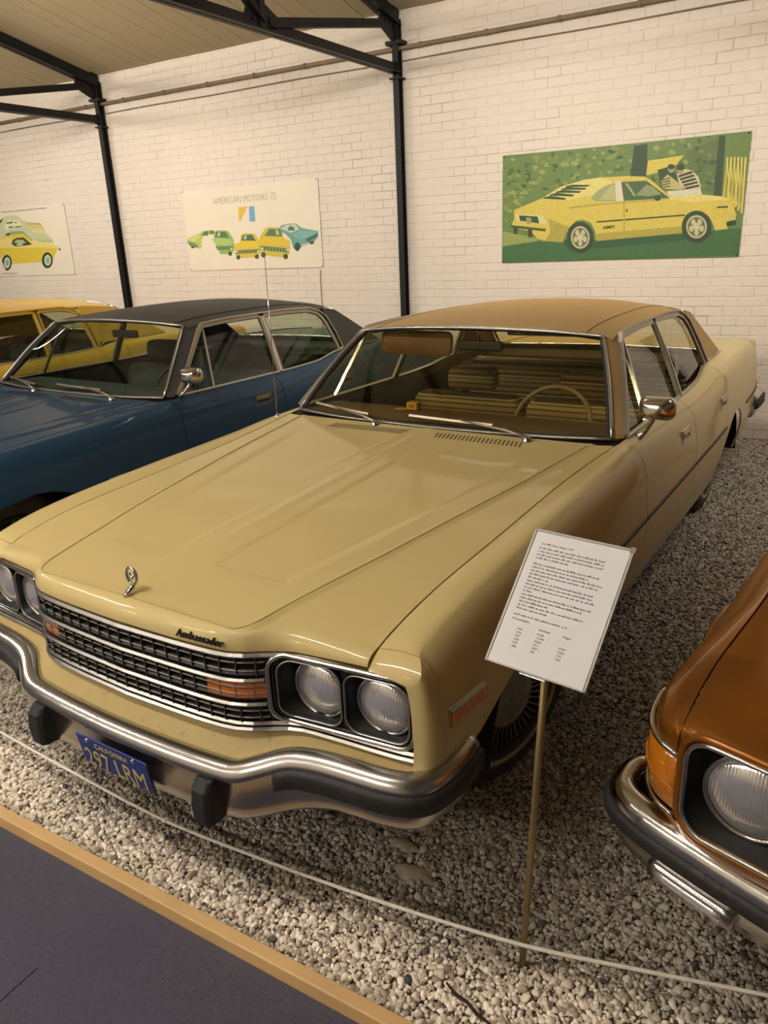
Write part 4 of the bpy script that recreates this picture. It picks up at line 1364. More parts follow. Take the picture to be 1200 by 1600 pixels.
CREAM = car_paint('cream_paint', (.63, .490, .208), (.20, .13, .05))
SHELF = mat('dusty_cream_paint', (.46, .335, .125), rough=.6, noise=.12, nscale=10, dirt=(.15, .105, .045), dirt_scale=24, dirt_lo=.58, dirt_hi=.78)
TANVINYL = mat('tan_vinyl', (.46, .285, .10), rough=.62, noise=.06, nscale=5, bump=.25, bscale=260)
BLUEP = car_paint('blue_paint', (.012, .046, .096), (.03, .055, .09), rough=.5, coat=.35, ds=20, lo=.66)
BLACKVINYL = mat('black_vinyl', (.026, .023, .021), rough=.55, noise=.3, nscale=8, bump=.25, bscale=260, dirt=(.07, .06, .055), dirt_scale=6, dirt_lo=.55, dirt_hi=.85)
YELLOWP = car_paint('yellow_paint', (.60, .36, .045), (.25, .15, .03))
SEAT_CLOTH = stripes('striped_seat_cloth', [(0, (.30, .21, .06)), (.18, (.09, .055, .022)), (.26, (.42, .32, .11)), (.42, (.17, .11, .035)), (.5, (.55, .46, .22)), (.58, (.09, .055, .022)), (.72, (.36, .26, .075)), (.88, (.11, .07, .025))], .115)
BLUESEAT = mat('blue_grey_cloth', (.035, .045, .05), rough=.9, noise=.25, nscale=40)
BROWN = mat('brown_vinyl', (.16, .085, .03), rough=.6, noise=.1)
DARKBROWN = mat('brown_lining', (.05, .036, .018), rough=.8, noise=.15)
DARKBLUE = mat('blue_lining', (.018, .026, .028), rough=.8, noise=.15)
BLUEDASH = mat('blue_dash', (.045, .075, .075), rough=.7, noise=.1)
TANDASH = mat('tan_dash', (.15, .10, .045), rough=.7, noise=.1)
GREYFRAME = mat('satin_frame', (.36, .32, .25), rough=.35, metal=.8, noise=.1)
G_WARM = glass('windshield_glass', (.80, .74, .52))
G_SIDE = glass('side_glass', (.74, .76, .64))
G_BLUE = glass('green_tint_glass', (.74, .80, .68))

TH = -math.radians(1.888)
main = sedan('sedan', 'cream four door sedan with tan vinyl roof, nearest in the row', (0, 0, 0), TH, dict(
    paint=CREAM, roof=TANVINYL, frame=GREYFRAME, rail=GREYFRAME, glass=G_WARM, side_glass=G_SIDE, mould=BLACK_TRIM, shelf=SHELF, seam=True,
    badge='Ambassador', ornament=True, crest=True, interior=DARKBROWN, dash=TANDASH, seat=SEAT_CLOTH, wheelmat=mat('tan_wheel', (.26, .19, .09), rough=.45, noise=.1),
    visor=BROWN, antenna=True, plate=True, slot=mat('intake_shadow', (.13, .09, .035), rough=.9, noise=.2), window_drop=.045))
blue = sedan('sedan', 'dark blue four door sedan with black vinyl roof beside the cream one', (-2.600, .046, 0), TH, dict(
    paint=BLUEP, roof=BLACKVINYL, frame=GREYFRAME, rail=STEEL_TRIM, glass=G_BLUE, side_glass=G_BLUE, mould=STEEL_TRIM, seam=True,
    interior=DARKBLUE, seat_up=.055, dash=BLUEDASH, seat=BLUESEAT, wheelmat=BLACK_TRIM, detail=False, window_drop=.05))
yel = sedan('sedan', 'yellow sedan at the far end of the row behind the blue one', (-5.12, .12, 0), TH, dict(
    paint=YELLOWP, roof=YELLOWP, frame=YELLOWP, rail=YELLOWP, glass=G_SIDE, side_glass=G_SIDE, mould=BLACK_TRIM,
    interior=DARK, dash=DARK, seat=BLUESEAT, wheelmat=BLACK_TRIM, detail=False, rear_glass_y=2.40))
# ================================================================== orange hatchback, nose only partly in view
ORANGE = car_paint('orange_paint', (.34, .118, .010), (.16, .045, .01), rough=.36, coat=.6, metal=.55)
AMBER2 = mat('golden_amber_lens', (.74, .24, .012), rough=.15, coat=.7, noise=.12, nscale=40)
def hatchback(loc, rz):
    root = empty('hatchback', loc, rz)
    tag(root, 'bronze orange hatchback with round headlamps at the edge of the gravel', 'car', 'parked cars')
    P = ORANGE
    PATH = [(0, -.800), (.4, -.786), (.7, -.762), (.83, -.735), (.89, -.702), (.925, -.655), (.943, -.60), (.953, -.52), (.956, -.44)]
    FY0 = pch(*PATH[:7])
    FY = lambda x: FY0(abs(x))
    W = pch((-.735, .848), (-.702, .895), (-.655, .928), (-.60, .945), (-.5, .955), (-.2, .962), (.3, .972), (1.0, .985), (2.2, .985), (2.9, .955), (3.35, .88))
    Zs = pch((-.735, .760), (-.70, .772), (-.6, .808), (-.3, .856), (0, .886), (.6, .92), (1.5, .925), (2.6, .92), (3.35, .86))
    zg = pch((-.80, .760), (-.745, .772), (-.70, .806), (-.6, .845), (-.3, .900), (0, .932), (.6, .972), (1.5, .955), (2.6, .945), (3.35, .89))
    xg = pch((-.80, .845), (-.6, .843), (-.25, .825), (.6, .82), (1.5, .84), (2.6, .82), (3.35, .70))
    iu = pch((0, .085), (.03, .052), (.08, .026), (.18, .006), (.3, 0))
    il = pch((.2, .10), (.34, .05), (.5, .006), (.58, 0))
    def SX(y, z): return W(y) - iu(max(0, Zs(y) - z)) * min(1, max(0, (W(y) - xg(y) - .002) / .11)) * min(1, max(.12, (y + .74) / .5)) - il(z) + (.028 * math.exp(-((math.hypot(y - FYW, z - .32) - AR) / .06) ** 2) if z > .4 else 0)
    AR = .37
    FYW, RYW = .05, 2.58
    def zb(y):
        z = .24 if -.38 < y < 3.0 else (.742 if y < -.47 else (.50 if y < 0 else .40))
        for yc in (FYW, RYW):
            d = abs(y - yc)
            if d < AR: z = max(z, .32 + math.sqrt(AR * AR - d * d))
        return z
    def side_pt(y, v, s):
        vb = .2
        if v < vb:
            t = v / vb
            x = lerp(xg(y) + .003, max(xg(y) + .004, SX(y, Zs(y))), t)
            z = lerp(zg(y), Zs(y), t) + .008 * math.sin(math.pi * t)
        else:
            t = ((v - vb) / (1 - vb)) ** 1.3
            z = lerp(Zs(y), zb(y), t)
            x = SX(y, z)
        return (s * x, y, z)
    vs = lin(0, .2, 7) + lin(.2, 1, 19)[1:]
    def cols(a, b, n):
        ys = set(lin(a, b, n))
        for yc in (FYW, RYW):
            for k in range(15):
                q = yc - (AR + .0005) * math.cos(math.pi * k / 14)
                if a < q < b: ys.add(q)
        return sorted(ys)
    for s in (1, -1):
        fe = grid('front_fender', lambda u, v: side_pt(u, v, s), sorted(set(cols(-.735, .68, 26) + [-.730, -.722, -.712, -.70, -.4705, -.4695])), vs, P, root, flip=(s > 0), solid=.006)
        grid('door', lambda u, v: side_pt(u, v, s), lin(.685, 1.98, 14), vs, P, root, flip=(s > 0), solid=.008)
        grid('rear_quarter', lambda u, v: side_pt(u, v, s), cols(1.985, 3.35, 20), vs, P, root, flip=(s > 0), solid=.008)
        # turn lamp wrapped round the corner
        pth = curve3(*[(s * a, b, 0) for a, b in PATH[3:9]])
        pts = [pth(t) for t in lin(.04, .80, 18)]
        ns = []
        for p, t, _, _ in frames(pts):
            n_ = Vector((t.y, -t.x, 0)).normalized()
            if n_.dot(Vector((p.x, p.y, 0))) < 0: n_ = -n_
            ns.append(n_)
        v, f = sweep_geo(pts, [(-.03, .592), (-.03, .728), (-.006, .728), (.006, .715), (.010, .66), (.004, .60), (-.006, .592)], normals=ns)
        tl = fix_normals(obj('turn_lamp', v, f, AMBER2, root))
        for z, r_ in ((.737, .0075), (.586, .0055)):
            MB().tube([(p[0] + n_.x * (.004), p[1] + n_.y * (.004), z) for p, n_ in zip(pts, ns)], r_, 8).build('lamp_trim', CHROME, tl)
        MB().tube([(p[0] + n_.x * .0105, p[1] + n_.y * .0105, .655) for p, n_ in zip(pts, ns)], .0018, 5).build('lens_rib', AMBER2, tl)
        # headlamp bezel
        cx, cz = .700, .690
        out = rrect(.125, .112, .055, 7)
        fp = lambda x, z, d=0.0: (x, FY(x) + d, z)
        n_ = len(out)
        v, f = [], []
        for kk, d in ((1, -.006), (.97, .004), (0, .055)):
            for a, b in out:
                if kk: v.append(fp(s * (cx + a * kk), cz + b * kk, d))
                else:
                    g = math.atan2(b, a)
                    v.append((s * (cx + .098 * math.cos(g)), FY(cx) + .075, cz + .098 * math.sin(g)))
        for i in range(2):
            for j in range(n_):
                k = (j + 1) % n_
                f.append((i * n_ + j, i * n_ + k, (i + 1) * n_ + k, (i + 1) * n_ + j))
        cup = obj('lamp_cup', v, f, BLACK_TRIM, root)
        o2 = rrect(.148, .118, .02, 7)
        v = [fp(s * (cx + a), cz + b, -.004) for a, b in out] + [fp(s * (cx + a), cz + b, .004) for a, b in o2]
        obj('lamp_panel', v, [(j, (j + 1) % n_, n_ + (j + 1) % n_, n_ + j) for j in range(n_)], P, root, solid=.003)
        MB().tube([fp(s * (cx + a), cz + b, -.010) for a, b in out], .006, 8, closed=True).build('cup_rim', CHROME, cup)
        MB().tube([fp(s * (cx + a * 1.09), cz + b * 1.10, -.004) for a, b in out], .009, 8, closed=True).build('bezel', P, cup)
        headlamp(root, s * cx, FY(cx) + .045, cz, .092)
        wheel(root, s * .76, FYW, .32, s, simple=True, wall=False)
        wheel(root, s * .76, RYW, .32, s, simple=True, wall=False)
        for yc in (FYW, RYW):
            v, f = [], []
            for k in range(13):
                a_ = math.pi * k / 12
                for xx in (.93, .5): v.append((s * xx, yc - (AR + .01) * math.cos(a_), .32 + (AR + .01) * math.sin(a_)))
            for k in range(12): f.append((2 * k, 2 * k + 1, 2 * k + 3, 2 * k + 2))
            obj('wheel_well', v, f, DARK, root, solid=.004)
            MB().tube([(s * (SX(yc - AR * math.cos(a_), .32 + AR * math.sin(a_)) + .004), yc - AR * math.cos(a_), .32 + AR * math.sin(a_)) for a_ in lin(0, math.pi, 20)], .010, 6).build('arch_lip', P, root)
    # hood with raised brows over the lamps
    def ztop(x, y):
        a = abs(x)
        c = zg(y) + .030 * (1 - (a / .84) ** 2)
        c -= .012 * math.exp(-((a - .74) / .035) ** 2) * sstep(-.55, -.2, y) * (1 - sstep(.2, .6, y)) * 0
        c += .014 * math.exp(-((a - .70) / .13) ** 4) * (1 - sstep(-.7, -.2, y))
        c -= .010 * sstep(.70, .76, a) * (1 - sstep(.76, .83, a)) * sstep(-.72, -.5, y)
        return c
    def hood(u, t):
        xf = u * .842
        yf = FY(xf) - .012
        zl = .765 + .042 * math.exp(-((abs(xf) - .70) / .115) ** 6)
        y1 = yf + .07
        if t < .25:
            q = t / .25
            z1 = ztop(xf, y1)
            y = (1 - q) ** 2 * (yf + .012) + 2 * q * (1 - q) * (yf - .004) + q * q * y1
            z = (1 - q) ** 2 * zl + 2 * q * (1 - q) * (lerp(zl, z1, .9)) + q * q * z1
            return (xf, y, z)
        q = (t - .25) / .75
        y = lerp(y1, .60 - .03 * (1 - u * u), q)
        x = u * (xg(y) - .003)
        return (x, y, ztop(x, y))
    hd = grid('hood', hood, lin(-1, 1, 65), lin(0, .25, 9) + lin(.25, 1, 30)[1:], P, root, solid=.008)
    # nose: backing, grille slats, lower valance
    grid('nose_panel', lambda x, z: (x, FY(x) + .02, z), lin(-.56, .56, 31), [.575, .68, .80], P, root, flip=False, solid=.004)
    gr = grid('grille', lambda x, z: (x, FY(x) + .008, z), lin(-.55, .55, 21), [.61, .755], DARK, root, solid=.004)
    for z in lin(.625, .74, 6):
        pts = [(x, FY(x) - .002, z) for x in lin(-.54, .54, 21)]
        v, f = sweep_geo(pts, [(0, -.004), (0, .004), (-.012, .004), (-.012, -.004)], normals=[(0, -1, 0)] * 21)
        fix_normals(obj('slat', v, f, GREY_PLASTIC, gr, smooth=False))
    vp = [(s_ * a, b) for s_, seq in ((-1, PATH[::-1]), (1, PATH[1:])) for a, b in seq]
    C = curve3(*[(a, b, 0) for a, b in vp])
    pts = [C(t) for t in lin(0, 1, 70)]
    v, f = [], []
    for p in pts:
        for k, z in ((1.0, .570), (.985, .550), (.95, .48), (.90, .40), (.86, .34)): v.append((p[0] * k, p[1] * k if p[1] < -.5 else p[1], z))
    for i in range(69):
        for j in range(4): f.append((i * 5 + j, i * 5 + j + 1, i * 5 + j + 6, i * 5 + j + 5))
    fix_normals(obj('valance', v, f, P, root, solid=.004))
    # bumper
    BP = [(1.030, -.47), (1.046, -.53), (1.040, -.595), (1.005, -.645), (.93, -.685), (.80, -.722), (.64, -.757), (.4, -.80), (0, -.835)]
    bp = [(a, b, 0) for a, b in BP] + [(-a, b, 0) for a, b in BP[::-1][1:]]
    C = curve3(*bp)
    pts = [C(t) for t in lin(0, 1, 111)]
    ns = []
    for p, t, _, _ in frames(pts):
        n_ = Vector((t.y, -t.x, 0)).normalized()
        if n_.dot(Vector((p.x * .4, p.y, 0))) < 0: n_ = -n_
        ns.append(n_)
    v, f = sweep_geo(pts, [(-.058, .50), (-.055, .512), (-.036, .518), (-.014, .512), (0, .492), (.002, .462), (-.004, .42), (-.03, .35), (-.06, .335), (-.066, .35), (-.02, .43), (-.03, .49)], normals=ns)
    bm = fix_normals(obj('front_bumper', v, f, CHROME, root))
    v, f = sweep_geo(pts, [(-.059, .497), (-.064, .49), (-.070, .36), (-.062, .35)], normals=ns)
    fix_normals(obj('bumper_back', v, f, BLACK_TRIM, bm))
    v, f = sweep_geo(pts, [(-.006, .478), (.010, .474), (.014, .462), (.012, .438), (.0, .430), (-.012, .432)], normals=ns)
    fix_normals(obj('rubber_strip', v, f, RUBBER, bm))
    for s in (1, -1):
        q = [(p, n_) for p, n_ in zip(pts, ns) if .70 < s * p[0] < .90]
        v, f = sweep_geo([p for p, _ in q], [(-.02, .362), (-.004, .362), (.004, .372), (.006, .402), (.0, .412), (-.02, .412)], normals=[n_ for _, n_ in q])
        ml = fix_normals(obj('parking_lamp', v, f, CHROME_DULL, root))
        v, f = sweep_geo([p for p, _ in q][1:-1], [(-.02, .370), (.006, .370), (.009, .40), (-.02, .405)], normals=[n_ for _, n_ in q][1:-1])
        fix_normals(obj('lens', v, f, LENS, ml))
    # cabin bubble
    gl = G_SIDE
    wb = curve3((-.80, .66, .975), (0, .56, .985), (.80, .66, .975))
    wt = curve3((-.60, 1.16, 1.305), (0, 1.08, 1.335), (.60, 1.16, 1.305))
    a_, b_ = curve3((-.80, .66, .975), (-.72, .90, 1.16), (-.60, 1.16, 1.305)), curve3((.80, .66, .975), (.72, .90, 1.16), (.60, 1.16, 1.305))
    WS = coons(wb, wt, a_, b_)
    grid('windshield', lambda u, v: WS(u, v), lin(0, 1, 17), lin(0, 1, 9), gl, root)
    rzc = pch((1.08, 1.335), (1.5, 1.37), (2.0, 1.375), (2.5, 1.34), (2.75, 1.30))
    rxe = pch((1.08, .60), (1.6, .63), (2.2, .62), (2.75, .56))
    grid('roof', lambda s_, y: (s_ * rxe(y), y + .08 * s_ * s_ * (1 if y < 1.3 else 0), rzc(y) - .04 * s_ ** 2), lin(-1, 1, 15), lin(1.08, 2.75, 14), P, root, solid=.012)
    rwb = curve3((-.72, 3.25, .93), (0, 3.36, .95), (.72, 3.25, .93))
    rwt = curve3((-.56, 2.75, 1.26), (0, 2.75, 1.30), (.56, 2.75, 1.26))
    RW = coons(rwb, rwt, curve3((-.72, 3.25, .93), (-.56, 2.75, 1.26)), curve3((.72, 3.25, .93), (.56, 2.75, 1.26)))
    grid('rear_window', lambda u, v: RW(u, v), lin(0, 1, 11), lin(0, 1, 7), gl, root)
    for s in (1, -1):
        def sg(y, t): return (s * lerp(xg(y) - .0, rxe(y) + .005, t ** 1.2), y, lerp(zg(y) + .002, rzc(y) - .04, t))
        fr_ = pch((0, .70), (1, 1.20))
        grid('door_glass', lambda t, u: sg(lerp(lerp(.74, 1.22, t), 1.93, u), lerp(.0, .97, t)), lin(0, 1, 7), lin(0, 1, 7), gl, root)
        grid('quarter_glass', lambda t, u: sg(lerp(2.04, lerp(3.12, 2.70, t), u), lerp(.0, .97, t)), lin(0, 1, 7), lin(0, 1, 7), gl, root)
        grid('front_pillar', lambda t, u: (lambda a, b: vl(a, b, u))((b_ if s > 0 else a_)(t), sg(lerp(.76, 1.24, t), lerp(0, .97, t))), lin(0, 1, 7), lin(0, 1, 4), P, root, solid=.012)
        grid('door_pillar', lambda t, u: sg(lerp(1.92, 2.05, u), t), lin(0, 1, 7), lin(0, 1, 3), P, root, solid=.012)
        grid('rear_pillar', lambda t, u: (lambda a, b: vl(a, b, u))(sg(lerp(3.10, 2.68, t), lerp(0, 1, t)), (s * lerp(.72, .56, t), lerp(3.25, 2.75, t), lerp(.93, 1.26, t))), lin(0, 1, 7), lin(0, 1, 4), P, root, solid=.012)
    grid('tailgate', lambda s_, t: (s_ * .86, 3.35 + .05 * (1 - s_ * s_), lerp(.40, .92, t)), lin(-1, 1, 9), lin(0, 1, 5), P, root, solid=.01)
    MB().box((-.66, -.60, .26), (.66, .60, .72)).box((-.5, .60, .2), (.5, 3.2, .34)).build('underbody', DARK, root, smooth=False)
    grid('dashboard', lambda x, t: (x, lerp(.66, .95, t), .955 - .02 * t - (.2 if t >= 1 else 0)), lin(-.76, .76, 7), [0, .3, .6, .99, 1], DARKBROWN, root, solid=.01)
    for s in (1, -1): seat_back(root, 'front_seat_back', *sorted((s * .12, s * .62)), 1.70, .45, 1.02, .13, DARKBROWN, .2)
    return root
hatch = hatchback((2.394, -.111, 0), math.radians(-9))
# flat poster prints: (colour, outline x,z ...) in metres on the sheet
POSTER_A = [((0.557, 0.67, 0.412),[0.689,0.788,0.789,0.806,1.005,0.799,1.119,0.722,1.481,0.678,1.528,0.614,1.558,0.541,1.68,0.457,1.675,0.413,1.222,0.465,0.528,0.5,0.014,0.452,-0.167,0.516,0.233,0.596,0.513,0.742]),
((0.392, 0.482, 0.096),[1.193,0.691,1.481,0.678,1.483,0.66,1.195,0.673]),
((0.659, 0.641, 0.2),[1.201,0.669,1.503,0.655,1.525,0.605,1.193,0.62]),
((0.7, 0.715, 0.412),[1.25,0.608,1.545,0.595,1.573,0.541,1.282,0.562]),
((0.498, 0.613, 0.245),[1.302,0.48,1.667,0.462,1.676,0.417,1.38,0.441]),
((0.7, 0.811, 0.553),[0.687,0.688,0.789,0.756,1.016,0.736,1.087,0.669,0.694,0.614]),
((0.072, 0.113, 0.05),[0.773,0.661,0.884,0.665,0.871,0.647,0.769,0.647]),
((0.072, 0.113, 0.05),[0.917,0.661,1.054,0.662,1.043,0.648,0.913,0.648]),
((0.092, 0.141, 0.062),[0.746,0.722,0.889,0.728,0.882,0.706,0.74,0.705]),
((0.092, 0.141, 0.062),[0.916,0.714,0.987,0.719,0.983,0.706,0.913,0.705]),
((0.275, 0.423, 0.2),[0.732,0.585,0.879,0.601,1.078,0.593,1.252,0.464,1.205,0.461,1.083,0.561,0.784,0.55]),
((0.055, 0.089, 0.033),[0.69,0.577,0.787,0.582,0.752,0.549,0.665,0.551]),
((0.029, 0.05, 0.025),[0.576,0.739,0.686,0.779,0.639,0.736,0.545,0.694]),
((0.686, 0.613, 0.071),[-0.466,0.371,-0.333,0.445,0.094,0.44,0.428,0.494,0.686,0.54,0.866,0.561,1.065,0.553,1.133,0.523,1.261,0.445,1.496,0.428,1.663,0.395,1.786,0.369,1.813,0.31,1.764,0.24,1.609,0.208,1.598,0.272,1.532,0.301,1.439,0.285,1.378,0.232,1.355,0.178,0.684,0.171,0.683,0.242,0.619,0.291,0.537,0.288,0.471,0.238,0.439,0.191,-0.302,0.199,-0.503,0.273]),
((0.757, 0.731, 0.245),[1.261,0.445,1.496,0.428,1.786,0.369,1.794,0.346,1.359,0.369,0.49,0.389,0.17,0.418,0.68,0.522]),
((0.058, 0.094, 0.04),[0.769,0.431,0.811,0.489,0.929,0.513,1.068,0.512,1.119,0.478,1.222,0.415,1.127,0.405,0.846,0.4]),
((0.392, 0.571, 0.351),[0.831,0.452,0.889,0.486,1.043,0.481,1.091,0.438,0.95,0.434]),
((0.62, 0.715, 0.48),[0.879,0.432,1.013,0.434,1.021,0.413,0.881,0.411]),
((0.031, 0.053, 0.028),[0.692,0.185,0.673,0.148,0.642,0.116,0.603,0.092,0.561,0.08,0.521,0.081,0.487,0.094,0.464,0.12,0.455,0.153,0.46,0.19,0.48,0.227,0.511,0.259,0.55,0.283,0.592,0.294,0.632,0.293,0.665,0.279,0.687,0.255,0.697,0.222]),
((0.569, 0.731, 0.632),[0.656,0.186,0.641,0.157,0.617,0.133,0.589,0.117,0.559,0.111,0.534,0.118,0.516,0.135,0.508,0.16,0.513,0.189,0.528,0.218,0.552,0.242,0.58,0.258,0.61,0.263,0.635,0.257,0.653,0.24,0.66,0.215]),
((0.317, 0.446, 0.245),[0.625,0.186,0.612,0.164,0.592,0.147,0.569,0.142,0.551,0.148,0.542,0.165,0.544,0.188,0.557,0.211,0.577,0.227,0.6,0.233,0.618,0.226,0.627,0.209]),
((0.031, 0.053, 0.028),[1.605,0.195,1.588,0.16,1.559,0.129,1.521,0.106,1.478,0.094,1.437,0.095,1.402,0.109,1.377,0.133,1.365,0.165,1.369,0.201,1.387,0.236,1.416,0.267,1.455,0.289,1.497,0.3,1.538,0.299,1.572,0.286,1.597,0.262,1.608,0.23]),
((0.569, 0.731, 0.632),[1.568,0.196,1.555,0.168,1.532,0.145,1.504,0.13,1.474,0.125,1.447,0.131,1.428,0.147,1.419,0.171,1.422,0.199,1.435,0.227,1.458,0.25,1.487,0.265,1.516,0.27,1.542,0.264,1.562,0.247,1.571,0.224]),
((0.317, 0.446, 0.245),[1.536,0.196,1.525,0.175,1.505,0.159,1.482,0.154,1.463,0.16,1.453,0.177,1.454,0.199,1.466,0.22,1.485,0.236,1.508,0.241,1.527,0.235,1.537,0.218]),
((0.031, 0.053, 0.028),[-0.147,0.195,-0.166,0.162,-0.194,0.133,-0.23,0.112,-0.268,0.1,-0.304,0.101,-0.334,0.114,-0.354,0.136,-0.361,0.166,-0.354,0.2,-0.336,0.233,-0.307,0.262,-0.271,0.283,-0.233,0.294,-0.197,0.293,-0.168,0.28,-0.149,0.258,-0.142,0.228]),
((0.569, 0.731, 0.632),[-0.178,0.196,-0.192,0.17,-0.214,0.148,-0.241,0.133,-0.267,0.129,-0.29,0.134,-0.305,0.15,-0.311,0.172,-0.306,0.199,-0.292,0.225,-0.269,0.247,-0.243,0.261,-0.217,0.265,-0.194,0.26,-0.179,0.244,-0.173,0.222]),
((0.317, 0.446, 0.245),[-0.206,0.196,-0.218,0.176,-0.237,0.161,-0.257,0.156,-0.273,0.162,-0.281,0.177,-0.278,0.198,-0.266,0.218,-0.247,0.233,-0.227,0.238,-0.211,0.232,-0.203,0.217]),
((0.041, 0.05, 0.033),[1.809,0.33,1.8,0.321,1.783,0.318,1.768,0.322,1.764,0.331,1.773,0.34,1.79,0.343,1.805,0.339])]
